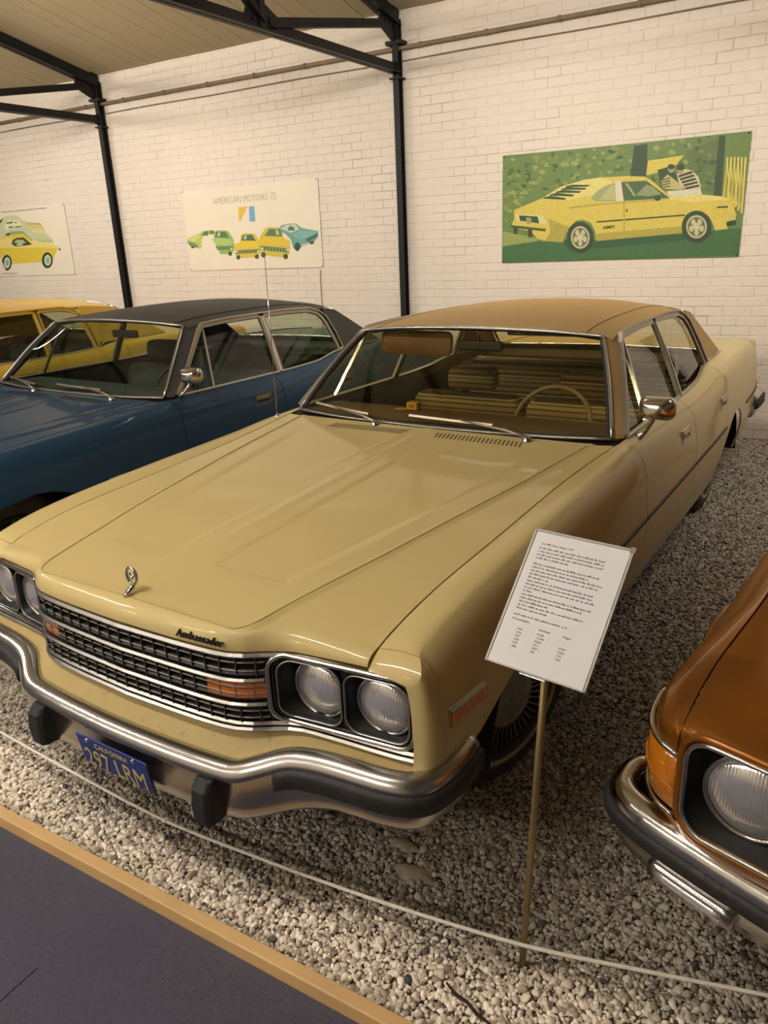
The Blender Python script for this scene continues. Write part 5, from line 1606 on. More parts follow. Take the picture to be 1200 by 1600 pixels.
POSTER_B = [((0.443, 0.613, 0.146),[-0.015,0.37,0.067,0.388,0.196,0.414,0.272,0.444,0.435,0.451,0.459,0.415,0.415,0.389,0.309,0.293,0.277,0.219,0.198,0.239,0.169,0.254,0.058,0.272,0.002,0.311]),
((0.106, 0.24, 0.086),[0.234,0.396,0.292,0.439,0.359,0.44,0.344,0.388]),
((0.106, 0.24, 0.086),[0.361,0.405,0.383,0.444,0.447,0.441,0.448,0.408]),
((0.594, 0.715, 0.245),[0.001,0.369,0.195,0.409,0.233,0.389,0.121,0.335,0.017,0.339]),
((0.169, 0.291, 0.114),[-0.002,0.347,0.117,0.314,0.174,0.283,0.15,0.262,0.029,0.285]),
((0.043, 0.089, 0.036),[0.297,0.257,0.287,0.232,0.268,0.213,0.244,0.207,0.223,0.215,0.209,0.234,0.208,0.26,0.218,0.286,0.237,0.304,0.261,0.31,0.282,0.303,0.295,0.283]),
((0.275, 0.39, 0.245),[0.281,0.258,0.274,0.241,0.26,0.231,0.245,0.232,0.234,0.242,0.232,0.259,0.24,0.276,0.253,0.286,0.269,0.286,0.279,0.275]),
((0.043, 0.089, 0.036),[0.107,0.268,0.098,0.26,0.076,0.257,0.056,0.261,0.049,0.27,0.059,0.278,0.08,0.28,0.1,0.276]),
((0.275, 0.507, 0.126),[0.331,0.305,0.347,0.34,0.43,0.356,0.451,0.425,0.493,0.443,0.63,0.434,0.67,0.417,0.723,0.336,0.734,0.279,0.715,0.21,0.671,0.177,0.433,0.176,0.328,0.219]),
((0.392, 0.641, 0.184),[0.346,0.333,0.44,0.358,0.675,0.339,0.713,0.306,0.714,0.273,0.333,0.288]),
((0.097, 0.224, 0.086),[0.446,0.369,0.475,0.426,0.618,0.42,0.667,0.351]),
((0.557, 0.613, 0.412),[0.484,0.38,0.505,0.416,0.539,0.416,0.523,0.375]),
((0.097, 0.18, 0.086),[0.342,0.268,0.706,0.256,0.697,0.218,0.34,0.229]),
((0.498, 0.571, 0.351),[0.386,0.264,0.394,0.264,0.393,0.232,0.385,0.233]),
((0.498, 0.571, 0.351),[0.426,0.262,0.434,0.261,0.433,0.23,0.425,0.23]),
((0.498, 0.571, 0.351),[0.465,0.259,0.473,0.259,0.472,0.227,0.465,0.228]),
((0.498, 0.571, 0.351),[0.505,0.257,0.513,0.256,0.512,0.225,0.504,0.225]),
((0.498, 0.571, 0.351),[0.544,0.254,0.552,0.254,0.552,0.222,0.544,0.223]),
((0.498, 0.571, 0.351),[0.584,0.252,0.591,0.251,0.591,0.22,0.583,0.221]),
((0.498, 0.571, 0.351),[0.623,0.249,0.631,0.249,0.63,0.218,0.622,0.218]),
((0.673, 0.762, 0.632),[0.374,0.252,0.367,0.243,0.353,0.239,0.341,0.243,0.337,0.254,0.344,0.264,0.358,0.267,0.37,0.263]),
((0.673, 0.762, 0.632),[0.697,0.233,0.69,0.223,0.677,0.219,0.665,0.224,0.662,0.234,0.668,0.244,0.681,0.247,0.693,0.243]),
((0.055, 0.103, 0.043),[0.406,0.189,0.398,0.174,0.38,0.165,0.36,0.166,0.346,0.175,0.342,0.191,0.35,0.206,0.368,0.215,0.388,0.214,0.403,0.204]),
((0.055, 0.103, 0.043),[0.687,0.178,0.679,0.164,0.662,0.155,0.643,0.155,0.628,0.165,0.625,0.18,0.633,0.195,0.65,0.204,0.669,0.203,0.683,0.193]),
((0.686, 0.571, 0.067),[0.73,0.249,0.745,0.284,0.826,0.303,0.846,0.373,0.887,0.393,1.022,0.388,1.062,0.373,1.115,0.295,1.127,0.238,1.109,0.169,1.066,0.134,0.832,0.125,0.728,0.163]),
((0.728, 0.613, 0.05),[0.744,0.277,0.837,0.306,1.067,0.296,1.105,0.264,1.107,0.232,0.732,0.231]),
((0.08, 0.18, 0.086),[0.842,0.317,0.869,0.375,1.01,0.375,1.059,0.307]),
((0.557, 0.613, 0.412),[0.879,0.33,0.899,0.366,0.932,0.367,0.917,0.326]),
((0.097, 0.18, 0.086),[0.741,0.213,1.099,0.214,1.091,0.176,0.74,0.174]),
((0.498, 0.571, 0.351),[0.784,0.21,0.792,0.21,0.792,0.178,0.784,0.179]),
((0.498, 0.571, 0.351),[0.824,0.209,0.831,0.209,0.831,0.178,0.823,0.178]),
((0.498, 0.571, 0.351),[0.863,0.208,0.87,0.208,0.87,0.177,0.862,0.177]),
((0.498, 0.571, 0.351),[0.902,0.207,0.909,0.207,0.909,0.176,0.901,0.176]),
((0.498, 0.571, 0.351),[0.94,0.206,0.948,0.206,0.948,0.175,0.94,0.175]),
((0.498, 0.571, 0.351),[0.979,0.205,0.987,0.205,0.987,0.174,0.979,0.174]),
((0.498, 0.571, 0.351),[1.017,0.205,1.025,0.204,1.025,0.173,1.017,0.173]),
((0.673, 0.762, 0.632),[0.773,0.197,0.766,0.187,0.753,0.184,0.741,0.188,0.737,0.198,0.744,0.208,0.757,0.212,0.769,0.208]),
((0.673, 0.762, 0.632),[1.09,0.19,1.084,0.18,1.072,0.176,1.06,0.181,1.056,0.191,1.062,0.201,1.075,0.205,1.087,0.2]),
((0.055, 0.103, 0.043),[0.806,0.135,0.798,0.12,0.781,0.111,0.761,0.111,0.746,0.121,0.742,0.137,0.751,0.152,0.768,0.161,0.787,0.16,0.802,0.15]),
((0.055, 0.103, 0.043),[1.082,0.135,1.074,0.12,1.058,0.111,1.039,0.112,1.024,0.122,1.02,0.137,1.028,0.152,1.045,0.16,1.064,0.16,1.078,0.15]),
((0.557, 0.571, 0.071),[1.542,0.248,1.536,0.29,1.452,0.321,1.45,0.403,1.409,0.431,1.256,0.443,1.206,0.431,1.121,0.346,1.091,0.281,1.092,0.197,1.132,0.152,1.397,0.118,1.521,0.151]),
((0.7, 0.571, 0.046),[1.535,0.282,1.441,0.325,1.177,0.342,1.124,0.309,1.112,0.271,1.536,0.229]),
((0.097, 0.224, 0.096),[1.439,0.338,1.424,0.408,1.266,0.426,1.19,0.354]),
((0.557, 0.613, 0.412),[1.401,0.358,1.389,0.401,1.352,0.407,1.357,0.358]),
((0.097, 0.18, 0.086),[1.521,0.209,1.116,0.249,1.115,0.204,1.512,0.165]),
((0.498, 0.571, 0.351),[1.473,0.211,1.464,0.211,1.456,0.175,1.465,0.175]),
((0.498, 0.571, 0.351),[1.429,0.214,1.421,0.214,1.412,0.178,1.421,0.178]),
((0.498, 0.571, 0.351),[1.386,0.217,1.377,0.217,1.369,0.181,1.377,0.181]),
((0.498, 0.571, 0.351),[1.342,0.22,1.333,0.22,1.325,0.184,1.333,0.184]),
((0.498, 0.571, 0.351),[1.298,0.223,1.289,0.224,1.28,0.187,1.289,0.187]),
((0.498, 0.571, 0.351),[1.253,0.226,1.245,0.227,1.236,0.19,1.245,0.19]),
((0.498, 0.571, 0.351),[1.209,0.229,1.2,0.23,1.191,0.193,1.2,0.193]),
((0.673, 0.762, 0.632),[1.521,0.193,1.514,0.182,1.5,0.177,1.487,0.183,1.482,0.194,1.489,0.206,1.503,0.21,1.517,0.205]),
((0.673, 0.762, 0.632),[1.16,0.218,1.153,0.207,1.138,0.202,1.124,0.208,1.12,0.22,1.127,0.231,1.142,0.236,1.156,0.23]),
((0.055, 0.103, 0.043),[1.499,0.124,1.49,0.107,1.472,0.096,1.45,0.097,1.434,0.108,1.429,0.126,1.437,0.143,1.456,0.154,1.478,0.153,1.494,0.142]),
((0.055, 0.103, 0.043),[1.186,0.151,1.177,0.134,1.158,0.123,1.135,0.124,1.119,0.135,1.114,0.153,1.123,0.171,1.142,0.181,1.165,0.181,1.181,0.169]),
((0.141, 0.39, 0.351),[1.387,0.416,1.445,0.454,1.535,0.465,1.64,0.464,1.713,0.415,1.789,0.399,1.931,0.373,1.926,0.315,1.862,0.259,1.703,0.224,1.648,0.193,1.579,0.208,1.553,0.303,1.488,0.359]),
((0.545, 0.67, 0.553),[1.423,0.422,1.498,0.454,1.63,0.458,1.686,0.403,1.56,0.369]),
((0.065, 0.173, 0.114),[1.519,0.397,1.55,0.442,1.61,0.426,1.615,0.393]),
((0.201, 0.482, 0.48),[1.576,0.355,1.719,0.389,1.914,0.373,1.92,0.341,1.763,0.308,1.658,0.299]),
((0.046, 0.154, 0.139),[1.763,0.302,1.921,0.354,1.922,0.322,1.776,0.262]),
((0.465, 0.641, 0.48),[1.697,0.245,1.863,0.272,1.87,0.258,1.699,0.221]),
((0.029, 0.072, 0.043),[1.679,0.221,1.671,0.199,1.654,0.183,1.632,0.177,1.612,0.184,1.598,0.201,1.595,0.224,1.602,0.247,1.619,0.262,1.641,0.268,1.661,0.261,1.675,0.244]),
((0.029, 0.072, 0.043),[1.867,0.258,1.857,0.246,1.834,0.241,1.813,0.247,1.805,0.261,1.816,0.273,1.838,0.278,1.859,0.272]),
((0.673, 0.571, 0.071),[0.847,0.675,0.982,0.675,0.855,0.525,0.836,0.53]),
((0.169, 0.446, 0.7),[1.003,0.674,1.08,0.672,1.075,0.511,0.991,0.515])]
POSTER_C = [((0.13, 0.24, 0.062),[0.008,0.931,2.083,0.938,2.089,0.011,0.007,0.0]),
((0.208, 0.319, 0.076),[0.525,0.879,0.525,0.869,0.504,0.871,0.491,0.876,0.487,0.89,0.506,0.9,0.519,0.892]),
((0.069, 0.16, 0.033),[0.577,0.827,0.573,0.816,0.558,0.817,0.544,0.825,0.549,0.834,0.557,0.844,0.572,0.837]),
((0.069, 0.16, 0.033),[0.677,0.63,0.661,0.616,0.641,0.619,0.627,0.624,0.631,0.638,0.639,0.647,0.661,0.645]),
((0.046, 0.119, 0.03),[0.751,0.605,0.739,0.599,0.726,0.595,0.713,0.604,0.716,0.614,0.725,0.617,0.74,0.618]),
((0.146, 0.256, 0.054),[0.302,0.614,0.305,0.599,0.284,0.597,0.277,0.61,0.264,0.624,0.284,0.633,0.302,0.627]),
((0.208, 0.319, 0.076),[0.641,0.852,0.634,0.84,0.62,0.84,0.606,0.847,0.596,0.863,0.619,0.866,0.641,0.861]),
((0.208, 0.319, 0.076),[0.192,0.673,0.181,0.661,0.159,0.652,0.142,0.666,0.136,0.684,0.158,0.693,0.18,0.686]),
((0.208, 0.319, 0.076),[0.936,0.717,0.927,0.708,0.913,0.707,0.892,0.716,0.903,0.729,0.91,0.74,0.927,0.733]),
((0.046, 0.119, 0.03),[1.328,0.631,1.327,0.615,1.297,0.619,1.285,0.626,1.273,0.642,1.298,0.648,1.323,0.65]),
((0.069, 0.16, 0.033),[0.744,0.791,0.723,0.776,0.71,0.772,0.69,0.791,0.697,0.803,0.707,0.813,0.732,0.802]),
((0.069, 0.16, 0.033),[0.049,0.612,0.05,0.602,0.036,0.6,0.03,0.608,0.029,0.618,0.036,0.622,0.048,0.616]),
((0.069, 0.16, 0.033),[0.13,0.718,0.118,0.703,0.098,0.71,0.076,0.713,0.088,0.729,0.098,0.741,0.117,0.73]),
((0.146, 0.256, 0.054),[1.019,0.623,1.009,0.612,0.999,0.613,0.989,0.62,0.984,0.63,0.997,0.634,1.007,0.632]),
((0.069, 0.16, 0.033),[0.8,0.862,0.791,0.843,0.767,0.853,0.753,0.857,0.749,0.876,0.767,0.877,0.786,0.882]),
((0.169, 0.265, 0.062),[0.774,0.677,0.781,0.657,0.744,0.651,0.722,0.667,0.723,0.691,0.745,0.701,0.769,0.698]),
((0.275, 0.369, 0.108),[1.865,0.805,1.861,0.791,1.849,0.792,1.837,0.801,1.839,0.813,1.845,0.818,1.863,0.815]),
((0.146, 0.256, 0.054),[0.651,0.904,0.646,0.899,0.633,0.897,0.624,0.901,0.622,0.912,0.633,0.915,0.644,0.913]),
((0.169, 0.265, 0.062),[1.257,0.615,1.256,0.603,1.238,0.606,1.228,0.611,1.219,0.625,1.237,0.628,1.254,0.624]),
((0.275, 0.369, 0.108),[0.861,0.908,0.859,0.9,0.843,0.903,0.832,0.906,0.827,0.917,0.843,0.923,0.859,0.919]),
((0.275, 0.369, 0.108),[1.016,0.721,1.001,0.711,0.984,0.712,0.966,0.717,0.969,0.734,0.985,0.739,0.999,0.73]),
((0.146, 0.256, 0.054),[0.118,0.807,0.108,0.799,0.094,0.801,0.084,0.807,0.08,0.814,0.094,0.816,0.11,0.814]),
((0.275, 0.369, 0.108),[0.862,0.848,0.865,0.839,0.847,0.835,0.829,0.846,0.835,0.856,0.847,0.866,0.857,0.862]),
((0.146, 0.256, 0.054),[0.37,0.86,0.364,0.84,0.34,0.835,0.305,0.854,0.307,0.878,0.338,0.89,0.369,0.878]),
((0.069, 0.16, 0.033),[0.3,0.712,0.276,0.692,0.246,0.697,0.223,0.705,0.223,0.73,0.248,0.744,0.282,0.726]),
((0.169, 0.265, 0.062),[0.522,0.813,0.522,0.802,0.508,0.807,0.504,0.81,0.496,0.821,0.51,0.826,0.521,0.822]),
((0.275, 0.369, 0.108),[0.346,0.812,0.328,0.802,0.309,0.793,0.286,0.812,0.291,0.822,0.311,0.834,0.329,0.831]),
((0.208, 0.319, 0.076),[1.668,0.698,1.665,0.684,1.648,0.684,1.631,0.694,1.635,0.705,1.647,0.717,1.665,0.707]),
((0.046, 0.119, 0.03),[1.491,0.775,1.484,0.762,1.469,0.763,1.455,0.769,1.456,0.788,1.466,0.801,1.481,0.785]),
((0.169, 0.265, 0.062),[0.498,0.618,0.486,0.604,0.462,0.606,0.45,0.611,0.452,0.633,0.465,0.641,0.489,0.639]),
((0.169, 0.265, 0.062),[0.212,0.639,0.205,0.629,0.189,0.628,0.175,0.636,0.173,0.649,0.187,0.65,0.205,0.646]),
((0.146, 0.256, 0.054),[0.181,0.856,0.171,0.836,0.134,0.83,0.103,0.853,0.108,0.873,0.135,0.882,0.162,0.87]),
((0.069, 0.16, 0.033),[1.751,0.86,1.746,0.849,1.735,0.85,1.72,0.855,1.725,0.867,1.731,0.871,1.743,0.868]),
((0.046, 0.119, 0.03),[1.637,0.659,1.622,0.64,1.597,0.633,1.572,0.656,1.582,0.675,1.591,0.688,1.621,0.68]),
((0.146, 0.256, 0.054),[0.498,0.807,0.486,0.793,0.46,0.79,0.439,0.803,0.437,0.817,0.458,0.832,0.476,0.818]),
((0.069, 0.16, 0.033),[0.43,0.821,0.424,0.805,0.401,0.806,0.386,0.818,0.385,0.834,0.403,0.834,0.421,0.837]),
((0.169, 0.265, 0.062),[1.027,0.665,1.02,0.657,1.01,0.66,0.998,0.662,1.004,0.672,1.009,0.677,1.021,0.672]),
((0.208, 0.319, 0.076),[0.188,0.756,0.173,0.736,0.146,0.743,0.112,0.755,0.125,0.772,0.142,0.78,0.167,0.778]),
((0.208, 0.319, 0.076),[1.573,0.639,1.568,0.634,1.556,0.629,1.545,0.639,1.552,0.644,1.556,0.649,1.563,0.648]),
((0.275, 0.369, 0.108),[1.339,0.692,1.335,0.675,1.32,0.672,1.305,0.687,1.303,0.699,1.318,0.71,1.338,0.705]),
((0.169, 0.265, 0.062),[0.059,0.894,0.051,0.882,0.036,0.883,0.026,0.891,0.027,0.903,0.035,0.91,0.053,0.906]),
((0.169, 0.265, 0.062),[0.465,0.609,0.459,0.598,0.431,0.585,0.403,0.603,0.409,0.623,0.429,0.636,0.448,0.621]),
((0.208, 0.319, 0.076),[0.533,0.631,0.536,0.621,0.51,0.609,0.498,0.624,0.487,0.641,0.507,0.658,0.528,0.643]),
((0.146, 0.256, 0.054),[0.929,0.692,0.922,0.683,0.91,0.684,0.895,0.691,0.9,0.699,0.908,0.71,0.921,0.702]),
((0.069, 0.16, 0.033),[0.256,0.789,0.246,0.781,0.23,0.78,0.22,0.789,0.219,0.796,0.228,0.806,0.246,0.802]),
((0.046, 0.119, 0.03),[0.717,0.704,0.701,0.69,0.671,0.686,0.657,0.699,0.638,0.719,0.67,0.736,0.691,0.723]),
((0.169, 0.265, 0.062),[0.32,0.74,0.306,0.725,0.285,0.726,0.259,0.738,0.266,0.753,0.283,0.765,0.308,0.754]),
((0.208, 0.319, 0.076),[0.777,0.642,0.772,0.624,0.751,0.621,0.722,0.635,0.725,0.658,0.747,0.668,0.771,0.658]),
((0.169, 0.265, 0.062),[1.516,0.637,1.502,0.618,1.475,0.618,1.45,0.632,1.452,0.651,1.476,0.653,1.495,0.653]),
((0.208, 0.319, 0.076),[0.686,0.811,0.677,0.8,0.663,0.796,0.652,0.806,0.654,0.821,0.664,0.822,0.678,0.826]),
((0.069, 0.16, 0.033),[0.497,0.906,0.488,0.891,0.471,0.89,0.454,0.902,0.46,0.914,0.47,0.929,0.487,0.922]),
((0.169, 0.265, 0.062),[0.19,0.683,0.188,0.674,0.173,0.672,0.162,0.679,0.162,0.689,0.173,0.697,0.183,0.689]),
((0.275, 0.369, 0.108),[0.413,0.766,0.409,0.75,0.373,0.752,0.351,0.763,0.349,0.78,0.373,0.796,0.405,0.78]),
((0.208, 0.319, 0.076),[1.072,0.856,1.058,0.838,1.03,0.843,1.002,0.852,1.018,0.869,1.031,0.88,1.049,0.875]),
((0.208, 0.319, 0.076),[0.623,0.655,0.62,0.639,0.597,0.643,0.579,0.647,0.571,0.669,0.594,0.685,0.623,0.676]),
((0.208, 0.319, 0.076),[1.024,0.839,1.013,0.819,0.991,0.819,0.977,0.836,0.971,0.854,0.987,0.864,1.012,0.863]),
((0.046, 0.119, 0.03),[1.39,0.646,1.388,0.633,1.363,0.621,1.342,0.639,1.339,0.658,1.361,0.671,1.378,0.66]),
((0.169, 0.265, 0.062),[0.081,0.785,0.068,0.765,0.043,0.77,0.02,0.778,0.024,0.798,0.043,0.814,0.064,0.807]),
((0.146, 0.256, 0.054),[0.167,0.624,0.162,0.611,0.146,0.615,0.13,0.622,0.129,0.631,0.145,0.637,0.156,0.636]),
((0.208, 0.319, 0.076),[0.339,0.782,0.329,0.773,0.312,0.775,0.297,0.781,0.299,0.79,0.312,0.792,0.33,0.795]),
((0.169, 0.265, 0.062),[0.129,0.69,0.126,0.682,0.111,0.675,0.09,0.689,0.09,0.701,0.108,0.703,0.126,0.705]),
((0.275, 0.369, 0.108),[1.515,0.896,1.51,0.889,1.494,0.887,1.483,0.894,1.485,0.905,1.491,0.908,1.502,0.907]),
((0.169, 0.265, 0.062),[0.255,0.636,0.256,0.625,0.237,0.62,0.228,0.631,0.223,0.644,0.237,0.649,0.254,0.647]),
((0.169, 0.265, 0.062),[1.076,0.719,1.076,0.702,1.047,0.704,1.028,0.714,1.035,0.734,1.046,0.743,1.076,0.732]),
((0.069, 0.16, 0.033),[0.526,0.797,0.516,0.789,0.504,0.788,0.496,0.794,0.491,0.805,0.503,0.811,0.514,0.808]),
((0.208, 0.319, 0.076),[0.458,0.879,0.452,0.868,0.439,0.861,0.427,0.874,0.428,0.888,0.436,0.9,0.453,0.892]),
((0.275, 0.369, 0.108),[0.293,0.617,0.275,0.6,0.256,0.594,0.243,0.611,0.24,0.63,0.254,0.641,0.28,0.638]),
((0.169, 0.265, 0.062),[0.521,0.6,0.513,0.584,0.494,0.585,0.482,0.595,0.484,0.608,0.495,0.62,0.518,0.609]),
((0.146, 0.256, 0.054),[0.751,0.606,0.74,0.6,0.73,0.594,0.714,0.605,0.722,0.611,0.727,0.615,0.742,0.618]),
((0.169, 0.265, 0.062),[0.402,0.696,0.401,0.688,0.382,0.686,0.37,0.691,0.369,0.705,0.381,0.711,0.396,0.703]),
((0.275, 0.369, 0.108),[1.066,0.894,1.069,0.884,1.051,0.887,1.041,0.891,1.039,0.903,1.051,0.908,1.065,0.905]),
((0.275, 0.369, 0.108),[1.176,0.797,1.17,0.784,1.158,0.787,1.147,0.793,1.142,0.805,1.157,0.814,1.171,0.805]),
((0.169, 0.265, 0.062),[0.294,0.681,0.288,0.666,0.27,0.668,0.249,0.678,0.244,0.692,0.27,0.706,0.29,0.695]),
((0.146, 0.256, 0.054),[1.548,0.72,1.545,0.704,1.517,0.696,1.505,0.715,1.499,0.734,1.516,0.745,1.535,0.739]),
((0.208, 0.319, 0.076),[1.868,0.827,1.856,0.814,1.833,0.812,1.811,0.826,1.809,0.838,1.833,0.851,1.854,0.844]),
((0.046, 0.119, 0.03),[1.262,0.793,1.255,0.782,1.231,0.782,1.208,0.792,1.22,0.807,1.232,0.817,1.25,0.803]),
((0.275, 0.369, 0.108),[1.639,0.871,1.637,0.857,1.612,0.856,1.588,0.864,1.595,0.881,1.61,0.888,1.629,0.892]),
((0.169, 0.265, 0.062),[0.531,0.83,0.53,0.815,0.51,0.813,0.495,0.825,0.488,0.842,0.509,0.846,0.527,0.844]),
((0.069, 0.16, 0.033),[1.453,0.779,1.431,0.764,1.407,0.755,1.384,0.772,1.382,0.797,1.407,0.81,1.432,0.795]),
((0.069, 0.16, 0.033),[0.319,0.719,0.315,0.71,0.298,0.71,0.284,0.715,0.29,0.725,0.297,0.732,0.309,0.73]),
((0.046, 0.119, 0.03),[0.273,0.749,0.266,0.734,0.245,0.723,0.223,0.74,0.215,0.764,0.242,0.775,0.272,0.773]),
((0.169, 0.265, 0.062),[0.511,0.854,0.502,0.832,0.47,0.838,0.443,0.845,0.447,0.867,0.47,0.888,0.498,0.878]),
((0.046, 0.119, 0.03),[1.783,0.644,1.766,0.633,1.751,0.632,1.733,0.642,1.739,0.654,1.748,0.667,1.764,0.655]),
((0.069, 0.16, 0.033),[0.27,0.837,0.243,0.824,0.222,0.813,0.212,0.834,0.203,0.854,0.223,0.86,0.255,0.857]),
((0.169, 0.265, 0.062),[1.748,0.635,1.742,0.621,1.719,0.611,1.695,0.629,1.695,0.651,1.713,0.664,1.738,0.649]),
((0.275, 0.369, 0.108),[0.406,0.846,0.393,0.838,0.379,0.837,0.367,0.845,0.37,0.855,0.381,0.861,0.396,0.859]),
((0.146, 0.256, 0.054),[1.113,0.729,1.088,0.708,1.069,0.706,1.049,0.722,1.04,0.745,1.065,0.752,1.099,0.749]),
((0.208, 0.319, 0.076),[1.81,0.882,1.808,0.876,1.799,0.878,1.794,0.879,1.791,0.888,1.798,0.894,1.808,0.888]),
((0.275, 0.369, 0.108),[0.126,0.895,0.115,0.886,0.095,0.885,0.079,0.891,0.081,0.905,0.095,0.911,0.112,0.903]),
((0.069, 0.16, 0.033),[1.6,0.741,1.603,0.73,1.579,0.718,1.554,0.738,1.557,0.756,1.573,0.765,1.597,0.762]),
((0.208, 0.319, 0.076),[0.36,0.896,0.341,0.876,0.314,0.882,0.286,0.892,0.286,0.913,0.313,0.915,0.342,0.918]),
((0.208, 0.319, 0.076),[1.091,0.819,1.085,0.798,1.066,0.803,1.048,0.814,1.043,0.832,1.064,0.835,1.086,0.839]),
((0.146, 0.256, 0.054),[0.32,0.706,0.312,0.695,0.294,0.696,0.282,0.703,0.285,0.715,0.293,0.727,0.308,0.717]),
((0.208, 0.319, 0.076),[1.699,0.582,1.693,0.574,1.679,0.57,1.672,0.578,1.664,0.589,1.677,0.594,1.694,0.59]),
((0.146, 0.256, 0.054),[0.587,0.695,0.587,0.68,0.563,0.683,0.545,0.69,0.545,0.707,0.564,0.707,0.581,0.706]),
((0.069, 0.16, 0.033),[1.111,0.744,1.098,0.725,1.071,0.721,1.047,0.738,1.037,0.76,1.065,0.774,1.092,0.762]),
((0.046, 0.119, 0.03),[0.43,0.629,0.422,0.619,0.407,0.617,0.391,0.625,0.383,0.637,0.403,0.642,0.419,0.644]),
((0.169, 0.265, 0.062),[0.08,0.62,0.061,0.603,0.037,0.601,0.011,0.611,0.01,0.635,0.038,0.645,0.065,0.641]),
((0.169, 0.265, 0.062),[0.706,0.62,0.692,0.604,0.664,0.607,0.65,0.615,0.644,0.634,0.663,0.644,0.686,0.641]),
((0.069, 0.16, 0.033),[1.787,0.919,1.783,0.914,1.772,0.912,1.758,0.918,1.759,0.929,1.77,0.936,1.781,0.928]),
((0.208, 0.319, 0.076),[0.35,0.861,0.334,0.854,0.321,0.848,0.313,0.859,0.303,0.87,0.322,0.882,0.334,0.876]),
((0.069, 0.16, 0.033),[0.171,0.633,0.158,0.619,0.138,0.624,0.121,0.627,0.117,0.641,0.137,0.652,0.157,0.643]),
((0.046, 0.119, 0.03),[0.938,0.816,0.942,0.805,0.923,0.808,0.914,0.813,0.916,0.823,0.923,0.832,0.937,0.823]),
((0.169, 0.265, 0.062),[1.272,0.739,1.264,0.719,1.239,0.717,1.22,0.737,1.225,0.749,1.236,0.759,1.262,0.76]),
((0.208, 0.319, 0.076),[0.943,0.693,0.946,0.684,0.927,0.684,0.92,0.691,0.92,0.7,0.926,0.705,0.946,0.706]),
((0.169, 0.265, 0.062),[1.393,0.65,1.385,0.639,1.375,0.639,1.363,0.647,1.359,0.656,1.373,0.667,1.387,0.662]),
((0.046, 0.119, 0.03),[0.525,0.811,0.515,0.795,0.492,0.801,0.479,0.804,0.472,0.824,0.495,0.831,0.514,0.826]),
((0.046, 0.119, 0.03),[1.032,0.885,1.021,0.867,0.994,0.863,0.971,0.878,0.965,0.898,0.994,0.901,1.012,0.903]),
((0.208, 0.319, 0.076),[1.751,0.798,1.73,0.783,1.714,0.778,1.695,0.793,1.7,0.811,1.71,0.814,1.733,0.82]),
((0.169, 0.265, 0.062),[1.482,0.573,1.479,0.568,1.469,0.567,1.459,0.57,1.464,0.58,1.468,0.581,1.481,0.581]),
((0.275, 0.369, 0.108),[1.447,0.566,1.44,0.562,1.432,0.556,1.423,0.564,1.421,0.571,1.429,0.577,1.437,0.574]),
((0.208, 0.319, 0.076),[0.118,0.746,0.105,0.725,0.079,0.734,0.062,0.74,0.045,0.76,0.08,0.78,0.104,0.77]),
((0.275, 0.369, 0.108),[1.473,0.634,1.474,0.627,1.457,0.619,1.447,0.632,1.443,0.644,1.455,0.648,1.473,0.645]),
((0.146, 0.256, 0.054),[1.291,0.662,1.281,0.647,1.256,0.646,1.242,0.657,1.231,0.675,1.254,0.685,1.281,0.673]),
((0.208, 0.319, 0.076),[1.151,0.65,1.144,0.642,1.129,0.64,1.11,0.647,1.106,0.663,1.13,0.665,1.147,0.665]),
((0.146, 0.256, 0.054),[0.799,0.765,0.8,0.754,0.779,0.746,0.757,0.759,0.751,0.776,0.773,0.791,0.804,0.778]),
((0.146, 0.256, 0.054),[0.18,0.661,0.174,0.651,0.165,0.646,0.15,0.658,0.149,0.67,0.162,0.675,0.175,0.673]),
((0.146, 0.256, 0.054),[1.441,0.685,1.429,0.668,1.402,0.664,1.387,0.681,1.382,0.697,1.4,0.713,1.418,0.702]),
((0.169, 0.265, 0.062),[1.799,0.603,1.789,0.595,1.78,0.597,1.774,0.6,1.767,0.611,1.779,0.616,1.792,0.613]),
((0.146, 0.256, 0.054),[0.115,0.75,0.113,0.739,0.098,0.739,0.083,0.746,0.089,0.756,0.097,0.762,0.108,0.761]),
((0.146, 0.256, 0.054),[0.824,0.864,0.816,0.852,0.798,0.849,0.785,0.862,0.788,0.873,0.797,0.881,0.812,0.878]),
((0.208, 0.319, 0.076),[1.909,0.613,1.904,0.597,1.883,0.603,1.859,0.611,1.864,0.623,1.882,0.629,1.899,0.623]),
((0.146, 0.256, 0.054),[0.256,0.745,0.249,0.735,0.224,0.728,0.216,0.741,0.207,0.758,0.225,0.758,0.242,0.756]),
((0.169, 0.265, 0.062),[0.513,0.635,0.514,0.617,0.487,0.623,0.477,0.629,0.465,0.647,0.489,0.656,0.509,0.654]),
((0.069, 0.16, 0.033),[0.877,0.634,0.875,0.628,0.863,0.626,0.854,0.634,0.855,0.639,0.862,0.643,0.875,0.639]),
((0.069, 0.16, 0.033),[0.658,0.902,0.648,0.894,0.627,0.891,0.613,0.899,0.609,0.912,0.624,0.915,0.644,0.912]),
((0.208, 0.319, 0.076),[1.599,0.92,1.586,0.901,1.564,0.894,1.543,0.917,1.549,0.935,1.56,0.949,1.586,0.944]),
((0.169, 0.265, 0.062),[0.988,0.787,0.98,0.781,0.967,0.782,0.962,0.783,0.961,0.795,0.968,0.8,0.98,0.798]),
((0.146, 0.256, 0.054),[1.624,0.686,1.622,0.68,1.612,0.678,1.602,0.683,1.602,0.692,1.611,0.693,1.622,0.694]),
((0.275, 0.369, 0.108),[0.438,0.823,0.442,0.807,0.413,0.808,0.397,0.815,0.386,0.835,0.41,0.85,0.433,0.844]),
((0.069, 0.16, 0.033),[1.237,0.897,1.232,0.883,1.212,0.889,1.196,0.895,1.197,0.907,1.21,0.917,1.225,0.911]),
